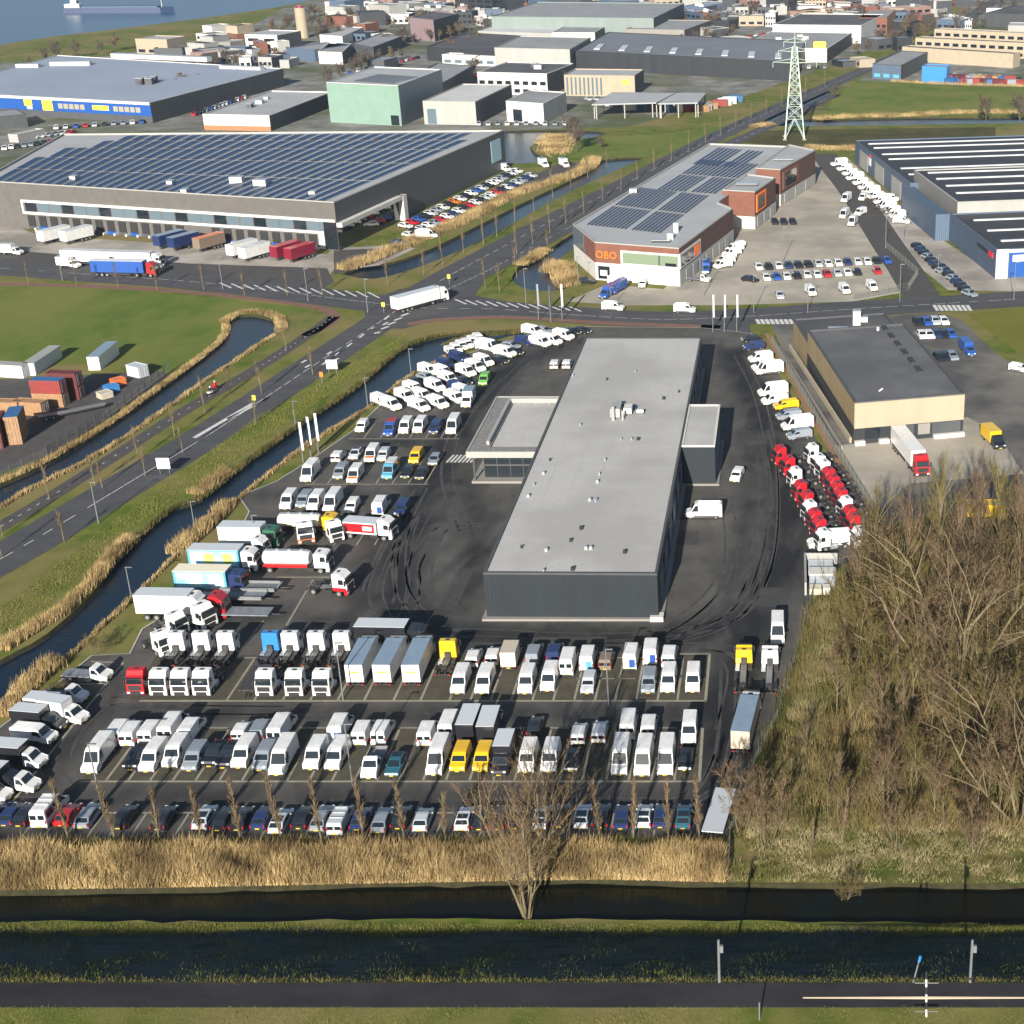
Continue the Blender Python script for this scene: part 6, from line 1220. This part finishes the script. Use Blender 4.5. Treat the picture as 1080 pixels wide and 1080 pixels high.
for z,l in ((27.3,8),(31.3,6.0),(34.5,4)):
    b=MB()
    for s in (-1,1):
        for yy in (-1,1): b.tube((0,yy*wdt(z)*.7,z),(s*l,0,z+.3),.12,.08,PG,4,False); b.tube((0,yy*.3,z+1.7),(s*l,0,z+.3),.10,.08,PG,4,False)
        b.tube((s*l,0,z+.3),(s*l,0,z-1.6),.12,.12,PG,5)
    b.build('crossarm',root)

M_SEDGEL = mat('straw', (.24,.20,.10), .9, (.34,.29,.16), .6, c3=(.12,.12,.035), scale3=.25, spec=.1)
# ------------------------------------------------------------------ bare winter trees
def ribbons(segs, m, name, parent):
    """many fine twigs: each a slim three-sided spike"""
    n=len(segs); a=np.array([s[0] for s in segs]); b_=np.array([s[1] for s in segs]); r=np.array([s[2] for s in segs])[:,None]
    d=b_-a; d/=np.linalg.norm(d,axis=1)[:,None]+1e-9; up=np.tile([0,0,1.0],(n,1)); up[np.abs(d[:,2])>.9]=[1,0,0]
    x=np.cross(d,up); x/=np.linalg.norm(x,axis=1)[:,None]; y=np.cross(d,x)
    v=np.empty((n,4,3)); v[:,0]=a+x*r; v[:,1]=a-x*r*.5+y*r*.87; v[:,2]=a-x*r*.5-y*r*.87; v[:,3]=b_
    f=np.array([[0,1,3],[1,2,3],[2,0,3]])[None]+np.arange(n)[:,None,None]*4
    me=bpy.data.meshes.new(name); me.vertices.add(n*4); me.vertices.foreach_set('co',v.reshape(-1)); me.loops.add(n*9); me.loops.foreach_set('vertex_index',f.reshape(-1).astype(np.int32))
    me.polygons.add(n*3); me.polygons.foreach_set('loop_start',np.arange(n*3,dtype=np.int32)*3); me.polygons.foreach_set('loop_total',np.full(n*3,3,dtype=np.int32)); me.materials.append(m); me.update(); me.validate()
    o=bpy.data.objects.new(name,me); COL.objects.link(o)
    if parent: o.parent=parent
    return o
def tree(name, H, spread, seed, bark=BARK, twig=TWIG, stems=1, up=.5, nb=9, lv=(5,5,5), tr=.16, first=.25, tw=.022, lean=.25, short=1):
    rr=random.Random(seed); root=empty(name); tb=MB(); segs=[]; 
    def jit(d,k): return (d+Vector((rr.gauss(0,k),rr.gauss(0,k),rr.gauss(0,k*.6)))).normalized()
    def limb(p,d,L,r,lvl):
        pts=[p]; q=p; dd=d
        n=3 if lvl<2 else 2
        for k in range(n):
            dd=(jit(dd,.17 if lvl else (.015 if stems==1 else .13))+Vector((0,0,.10*up))).normalized(); q=q+dd*L/n; pts.append(q)
        if lvl<=1:
            for k in range(n): tb.tube(pts[k],pts[k+1],max(.02,r*(1-k/n*.6)),max(.015,r*(1-(k+1)/n*.6)),bark,5 if lvl==0 else 4,False)
        else:
            for k in range(n): segs.append((tuple(pts[k]),tuple(pts[k+1]+(pts[k+1]-pts[k])*.2),max(tw,r*(1-k/n*.5))))
        if lvl>=len(lv): return
        for k in range(lv[lvl-1] if lvl else nb):
            t=rr.uniform(.25 if lvl else first,1); i=min(n-1,int(t*n)); o=pts[i].lerp(pts[i+1],t*n-i)
            axis=(dd.orthogonal().normalized()); axis=Matrix.Rotation(rr.uniform(0,6.283),3,dd)@axis
            nd=(dd*up+axis*(1-up)*spread+Vector((0,0,.18))).normalized(); limb(o,nd,L*rr.uniform(.42,.62)*(1.15-t*.45)*(short if lvl==0 else 1),r*.48,lvl+1)
    for s in range(stems):
        a=s*2*math.pi/max(1,stems)+rr.uniform(-.4,.4); d=Vector((math.cos(a)*lean,math.sin(a)*lean,1)).normalized() if stems>1 else jit(Vector((0,0,1)),.04)
        h=H*rr.uniform(.75,.95) if stems>1 else H*.82
        limb(Vector((math.cos(a)*.3,math.sin(a)*.3,-.1)) if stems>1 else Vector((0,0,-.1)),d,h,tr*(.7 if stems>1 else 1),0)
    tb.build('trunk',root); ribbons(segs,twig,'crown',root); return root
TP={}
def T(kind,u,v,s=1,label='',group=None,cat='tree'):
    if kind not in TP: TP[kind]=r=TB[kind]()
    else:
        r=dup(TP[kind])
        for k in ('label','category','group'):
            if k in r: del r[k]
    r.location=P(u,v); r.rotation_euler=(0,0,random.uniform(0,6.28)); r.scale=(s,s,s*random.uniform(.92,1.08)); return tag(r,label,cat,group)
TB={
 'slim':lambda:tree('slim_tree',8.4,.7,1,BARK,TWIG,1,.80,52,(4,4,3),.10,.10,.02,short=.36),
 'slim2':lambda:tree('slim_tree',8.4,.7,21,BARK,TWIG,1,.80,52,(4,4,3),.10,.1,.02,short=.34),
 'road':lambda:tree('roadside_tree',8,.8,2,BARKL,TWIG,1,.76,18,(4,4,3),.10,.35,.015,short=.5),
 'road2':lambda:tree('roadside_tree',8,.8,22,BARKL,TWIG,1,.76,18,(4,4,3),.10,.33,.015,short=.5),
 'big':lambda:tree('broad_bare_tree',21,1.3,3,BARKL,TWIG,5,.52,9,(6,6,6),.26,.15,.034,.55),
 'bigb':lambda:tree('broad_bare_tree',15,1.4,33,BARKL,TWIG,4,.54,9,(6,6,6),.22,.15,.032,.5),
 'multi':lambda:tree('multi_stem_tree',14.5,1.1,4,BARKL,TWIG,7,.72,9,(5,6,5),.18,.2,.022,.26),
 'wood':lambda:tree('bare_tree',12,1.2,5,BARKL,TWIG,1,.62,15,(6,6,4),.13,.15,.03),
 'wood2':lambda:tree('bare_tree',12,1.0,6,BARKL,TWIGO,2,.68,12,(6,6,4),.12,.12,.03,.18),
 'wood3':lambda:tree('bare_tree',10,1.1,7,BARK,TWIG,3,.64,10,(6,6,4),.10,.1,.03,.25),
 'pop':lambda:tree('poplar_tree',17,.8,8,BARK,TWIG,1,.80,36,(5,5,4),.17,.08,.028),
 'pop2':lambda:tree('poplar_tree',17,.8,88,BARKL,TWIGO,1,.82,36,(5,5,4),.16,.06,.03),
 'slimw':lambda:tree('bare_tree',12,.7,55,BARK,TWIG,1,.82,28,(5,5,4),.12,.1,.026,short=.6),
 'bush':lambda:tree('bare_shrub',4.5,1.4,9,BARK,TWIGO,6,.5,6,(5,5,4),.06,.05,.026,.6),
 'bushd':lambda:tree('bare_shrub',3.5,1.4,10,BARKD,TWIGD,6,.5,6,(5,5,4),.06,.05,.03,.6),
 'far':lambda:tree('far_bare_tree',9,1.2,12,BARKD,TWIGD,1,.55,16,(6,6,0),.2,.15,.08),
 'far2':lambda:tree('far_bare_tree',8,1.2,13,BARKD,TWIG,1,.5,16,(6,6,0),.2,.15,.08),
}
for i,u in enumerate((73,122,168,213,254,297,339,384,427,469,596,633,668,705,738,596-70)):
    if u==526: continue
    T('slim' if i%2 else 'slim2',u,887,random.uniform(.9,1.1),f'slim bare upright tree, {ordw(i+1)} from left in the row between cars and reeds','slim trees along the car row')
T('multi',556,966,1.05,'large multi-stemmed bare tree leaning over the dark ditch in the foreground'); T('bush',893,948,.55,'thin dark shrub hanging over the ditch at right',cat='shrub')
rt=[(2,588),(68,572),(108,515),(153,502),(193,478),(243,415),(216,435),(184,460),(146,485),(100,512),(52,527),(3,566),(276,415),(270,447),(302,370),(330,395)]
for i,(u,v) in enumerate(rt): T('road' if i%2 else 'road2',u,v,random.uniform(.75,1),f'thin bare roadside tree, {ordw(i+1)} counted from lower left along the main road','roadside trees on the main road, lower part')
rt=[(409,301),(447,290),(467,280),(489,267),(510,258),(524,250),(543,235),(563,222),(583,209),(602,198),(620,187),(640,176),(512,305),(527,308),(545,293),(578,268),(545,268),(562,258),(580,246),(597,236),(616,226),(636,212),(655,202),(672,190),(690,180),(708,170),(726,160),(744,150),(760,143),(776,134),(792,126),(808,119),(824,112),(850,100),(870,92)]
for i,(u,v) in enumerate(rt): T('road' if i%2 else 'road2',u,v,random.uniform(.9,1.15),f'thin bare roadside tree, {ordw(i+1)} counted up the far stretch of the road','roadside trees on the main road, far part')
for i,(u,v) in enumerate(((81,302),(125,304),(166,307),(215,306),(258,312),(303,312),(340,310),(30,300))): T('road2',u,v,.85,f'thin bare street tree, {ordw(i+1)} along the red path before the depot','trees along the red path')
T('big',1007,738,1,'huge spreading bare tree with pale limbs in the middle of the woodland'); T('big',1075,872,.85,'large spreading bare tree at the lower right edge of the picture'); T('bigb',1040,640,.9,'spreading bare tree behind the huge one at the upper right')
wt=[('pop',930,650),('pop2',945,700),('pop',958,640),('pop2',985,620),('pop',1010,610),('pop2',918,640),('pop',1030,600),('pop2',1055,595),('pop',1075,600),('pop2',970,680),('pop',905,668),('pop2',1085,640),('pop',1000,665)]
for i,(k,u,v) in enumerate(wt): T(k,u,v,random.uniform(.65,.95),f'tall slender bare poplar, {ordw(i+1)} of those behind the huge woodland tree','poplars of the woodland')
rw=random.Random(5); k=0; wpx=[(868,640),(905,600),(1085,600),(1085,880),(930,875),(800,870),(830,760)]
while k<62:
    u,v=rw.uniform(795,1100),rw.uniform(640,872)
    if not inside((u,v),wpx) or (u<880 and rw.random()<.6): continue
    k+=1; T(rw.choice(('wood','wood','wood2','wood3','slimw')),u,v,rw.uniform(.5,.95)*(1 if v<800 else .75),f'thin bare woodland tree, {ordw(k)} among the brushwood right of the yard','bare woodland trees')
for i,(u,v) in enumerate(((809,900),(855,905),(945,898),(996,880),(1027,905),(888,890),(782,880))): T('slim' if i%2 else 'wood3',u,v,random.uniform(.6,.9),f'young bare tree, {ordw(i+1)} of those on the dry grass strip above the ditch','young trees on the dry strip')
for i,(u,v,s,kd) in enumerate(((608,160,1.3,'far'),(633,157,.5,'far'),(560,478,.01,'far'),(1040,128,1,'far'),(1075,132,1.2,'far'),(880,105,.7,'far'),(150,76,.8,'far'),(240,68,.9,'far'))):
    if s<.1: continue
    T(kd,u,v,s,f'dark bare tree in the distance, {ordw(i+1)} of the separate ones around basin and pasture','separate distant trees')
for i,(u,v) in enumerate(((925,222),(935,226),(945,232),(918,215),(104,690),(60,735))):
    T('bushd' if i<4 else 'bush',u,v,.6,f'low bare shrub, {ordw(i+1)} in the beds by the side road and lot edge','low shrubs','shrub')
k=0; rf=random.Random(9)
far_lines=[((365,24),(560,4),14),((820,8),(1080,4),16),((420,110),(450,104),3),((470,60),(520,48),6),((560,30),(600,26),4),((720,50),(780,40),6),((20,70),(140,52),6),((300,30),(350,10),8),((330,46),(500,12),16),((500,30),(640,14),10),((700,36),(820,12),12),((820,32),(960,14),12),((560,96),(606,94),4),((150,110),(210,96),6),((960,44),(1080,22),10),((480,88),(505,80),4),((180,78),(330,58),10),((250,45),(420,14),16),((400,50),(520,36),10),((430,34),(500,20),8),((940,50),(1060,0),12),((900,60),(960,35),6),((730,30),(800,25),6),((950,32),(1080,8),10),((600,30),(900,10),14),((190,100),(300,88),12),((620,4),(1000,-2),14),((345,90),(430,60),8)]
for a,b_,n in far_lines:
    for i in range(n):
        t=(i+rf.random()*.7)/n; k+=1; T(rf.choice(('far','far2')),a[0]+(b_[0]-a[0])*t,a[1]+(b_[1]-a[1])*t+rf.uniform(-1,1),rf.uniform(.6,1.15),f'small dark bare tree, {ordw(k)[:40]} in the lines of trees across the far town' if k<100 else f'small dark bare tree, one of the last in the far town, number {k}','trees of the far town')

# ------------------------------------------------------------------ reeds, brush and tufts
def blades(name, xy, hmin, hmax, wd, m, lean=.18, label=None, wind=(.12,0), z=0):
    n=len(xy); h=rng.uniform(hmin,hmax,n)*(1+.38*np.sin(xy[:,0]*.55+1.7*np.sin(xy[:,1]*.6))*np.sin(xy[:,0]*.21+xy[:,1]*.33)); a=rng.uniform(0,math.pi,n); dx=np.cos(a)*wd; dy=np.sin(a)*wd
    lx=(rng.normal(wind[0],lean,n))*h; ly=(rng.normal(wind[1],lean,n))*h; z0=np.full(n,float(z)) if np.isscalar(z) else z
    v=np.empty((n,3,3)); v[:,0]=np.c_[xy[:,0]-dx,xy[:,1]-dy,z0]; v[:,1]=np.c_[xy[:,0]+dx,xy[:,1]+dy,z0]; v[:,2]=np.c_[xy[:,0]+lx,xy[:,1]+ly,z0+h]
    me=bpy.data.meshes.new(name); me.vertices.add(n*3); me.vertices.foreach_set('co',v.reshape(-1)); me.loops.add(n*3); me.loops.foreach_set('vertex_index',np.arange(n*3,dtype=np.int32)); me.polygons.add(n)
    me.polygons.foreach_set('loop_start',np.arange(n,dtype=np.int32)*3); me.polygons.foreach_set('loop_total',np.full(n,3,dtype=np.int32)); me.materials.append(m); me.update()
    o=bpy.data.objects.new(name,me); COL.objects.link(o); return tag(o,label,'grass' if 'reed' not in name else 'reeds',None,'stuff')
def scatter(px,n,clump=.35,thr=None):
    w_=[P(*p) for p in px]; x0=min(p.x for p in w_);x1=max(p.x for p in w_);y0=min(p.y for p in w_);y1=max(p.y for p in w_); out=[]; c=0
    while c<n:
        X=rng.uniform(x0,x1,n);Y=rng.uniform(y0,y1,n); k=npinside(X,Y,w_)
        if thr is not None: f=np.sin(X*.45+np.sin(Y*.8)*1.5)*np.sin(Y*.9+np.sin(X*.23)*2)+rng.normal(0,.35,n); k&=f>thr
        out.append(np.c_[X[k],Y[k]]); c+=k.sum()
        if len(out)>60: break
    return np.concatenate(out)[:n]
def along(px,wd,n,side=0):
    w_=smoothline(px,4); s=np.cumsum([0]+[(b-a).length for a,b in zip(w_[:-1],w_[1:])]); t=rng.uniform(0,s[-1],n); X=np.interp(t,s,[p.x for p in w_]); Y=np.interp(t,s,[p.y for p in w_])
    d=np.clip(rng.normal(0,wd*.33,n),-wd*.7,wd*.7); i=np.clip(np.searchsorted(s,t)-1,0,len(w_)-2); dx=np.array([(w_[k+1]-w_[k]).normalized().x for k in range(len(w_)-1)])[i]; dy=np.array([(w_[k+1]-w_[k]).normalized().y for k in range(len(w_)-1)])[i]
    return np.c_[X-dy*(d+side),Y+dx*(d+side)]
blades('reed_bed',scatter([(-140,899),(100,899),(300,898),(520,897),(762,897),(766,931),(640,928),(560,929),(400,932),(200,936),(0,939),(-160,940)],80000),.55,2.1,.045,M_REED,.27,'dense golden reed bed between the front car row and the dark ditch',(.12,0))
blades('brown_reed_edge',scatter([(-140,888),(300,887),(765,886),(765,902),(300,905),(-140,907)],20000),.3,1.0,.05,M_SEDGE,.3,'brown scrubby growth along the top of the golden reed bed')
blades('dry_reeds',scatter([(766,930),(790,884),(860,868),(1100,860),(1100,932)],16000,thr=-.1),.25,.75,.04,M_SEDGEL,.32,'flattened dry grass on the bank right of the golden reed bed')
for nm,px,wd,n,hh,lb,m in (
 ('reeds',[(0,686),(40,660),(62,648)],2.0,3200,1.1,'golden reeds on the left canal bank at the lower left edge',M_REED),
 ('reeds',[(60,650),(100,612),(120,586),(140,566)],1.9,4000,1.5,'golden reeds along the canal below the main road',M_REED),
 ('reeds',[(205,522),(222,512),(240,498)],2.2,2500,1.5,'golden reed clump on the road side bank at mid canal',M_REED),
 ('reeds',[(184,585),(200,570),(222,552),(242,530)],2.2,3600,1.7,'tall reed clump growing out of the canal before the box trucks',M_REED),
 ('reeds',[(0,757),(20,735),(44,712),(64,700)],2.0,3600,1.8,'tall brown reed clump at the canal by the left lot edge',M_REED),
 ('reeds',CANAL_R[3:15],.6,9000,.8,'thin line of dry reeds along the yard side of the canal',M_REED),
 ('reeds',CANAL_L[3:14],1.2,7000,.8,'patchy dry sedge along the road side of the canal',M_SEDGE),
 ('reeds',[(0,508),(50,485),(112,448),(180,400),(225,366),(238,350),(236,338)],1.3,7000,.75,'golden reed fringe along the meadow canal, meadow side',M_REED),
 ('reeds',[(0,536),(37,514),(100,482),(175,432),(225,396),(250,380),(290,353)],.8,6000,.8,'thin dry fringe along the meadow canal, road side',M_REED),
 ('reeds',[(236,340),(250,331),(272,329),(294,336),(296,350)],2,3500,.8,'golden reeds round the loop end of the meadow canal',M_REED),
 ('reeds',[(360,285),(395,272),(440,253),(490,232),(540,206),(590,190),(618,178),(625,168)],4.5,16000,1.9,'wide golden reed belt between the depot car park and the road ditch',M_REED),
 ('reeds',[(582,288),(590,280),(598,298),(604,302)],5,4000,2.0,'golden reeds beside the pond near the brick showroom',M_REED),
 ('reeds',[(548,280),(560,274),(575,264)],3,2000,1.4,'golden reeds at the road side of the pond',M_REED),
 ('reeds',[(566,152),(580,150),(590,142),(584,160),(575,163)],9,5000,1.1,'golden reed point jutting into the round basin',M_REED),
 ('reeds',[(860,126),(900,123),(960,122),(1010,119),(1080,119)],5,7000,1.6,'golden reed line along the pasture ditch behind the blue halls',M_REED),
 ('reeds',[(792,134),(800,133),(815,131)],4,1500,1.4,'small reed patch beside the pylon ditch',M_REED),
 ('reeds',[(940,86),(1000,89),(1080,91)],3,3000,1.4,'reed line at the far edge of the pasture',M_REED),
 ('reeds',[(850,155),(880,157),(905,156)],6,2500,1.2,'dry grass patch between the pylon and the far blue hall',M_REED),
 ('reeds',[(470,365),(495,356),(530,352),(548,350)],2,2500,.9,'dry sedge at the upper end of the yard canal',M_SEDGE)):
    blades(nm,along(px,wd,n),hh*.55,hh,.05 if wd<6 else .08,m,.16,lb)
blades('brushwood',scatter([(862,640),(905,610),(1110,560),(1110,880),(930,878),(795,872),(830,760),(846,690)],52000,thr=-.05),.6,2.6,.04,BRUSH,.28,'dense olive brown brushwood filling the woodland right of the yard',(.02,0))
blades('dry_grass_edge',scatter([(858,640),(905,640),(880,720),(850,800),(840,875),(785,885),(830,760)],16000,thr=-.3),.4,1.5,.05,M_SEDGEL,.3,'pale tan rough grass along the fenced left edge of the woodland')
blades('brushwood',along([(856,640),(846,690),(820,765),(795,830),(775,885)],1.6,6000),.5,1.6,.04,M_SEDGE,.3,'dark weeds along the right fence of the yard')
blades('grass_tufts',scatter([(-120,974),(1200,976),(1200,989),(-120,989)],26000),.10,.30,.03,M_TUFT,.35,'short grass on the narrow strip between ditch and dike slope')
n=70000; X=rng.uniform(-110,50,n); Y=rng.uniform(Y1-.1,Y0+1.5,n); Z=np.interp(Y,[Y1,Y0],[4.9,0]); blades('grass_tufts',np.c_[X,Y],.10,.42,.035,M_TUFT,.4,'rough grass on the shaded dike slope',z=Z)
n=34000; X=rng.uniform(-100,50,n); Y=rng.uniform(96,Y2+.12,n); blades('grass_tufts',np.c_[X,Y],.06,.2,.025,M_TUFT,.5,'short sunlit grass on the near edge of the dike road',z=4.98)
n=6000; X=rng.uniform(-110,50,n); Y=rng.normal(Y1+.25,.22,n); blades('grass_tufts',np.c_[X,Y],.1,.45,.03,M_SEDGE,.4,'dry tufts along the far edge of the dike road',z=4.85)
blades('grass_tufts',scatter([(0,690),(120,570),(270,470),(420,365),(430,352),(270,440),(0,640)],22000),.1,.35,.04,M_TUFT,.4,'rough grass on the verge between main road and canal')
# air: one closed box of thin haze round everything, sky outside
hz=MB(); hz.box(-13000,13000,-300,24000,-3.5,140,FENCE); 
hm=bpy.data.materials.new('haze_air'); hm.use_nodes=True; n_=hm.node_tree; n_.nodes.remove(n_.nodes['Principled BSDF']); pv=n_.nodes.new('ShaderNodeVolumePrincipled'); pv.inputs['Color'].default_value=(.62,.78,1,1); pv.inputs['Density'].default_value=.00008; pv.inputs['Anisotropy'].default_value=.2
n_.links.new(pv.outputs[0],n_.nodes['Material Output'].inputs['Volume']); hz.mats=[hm]
USE_HAZE=True
if USE_HAZE: tag(hz.build('haze'),'thin pale blue haze in the air','haze',None,'stuff')
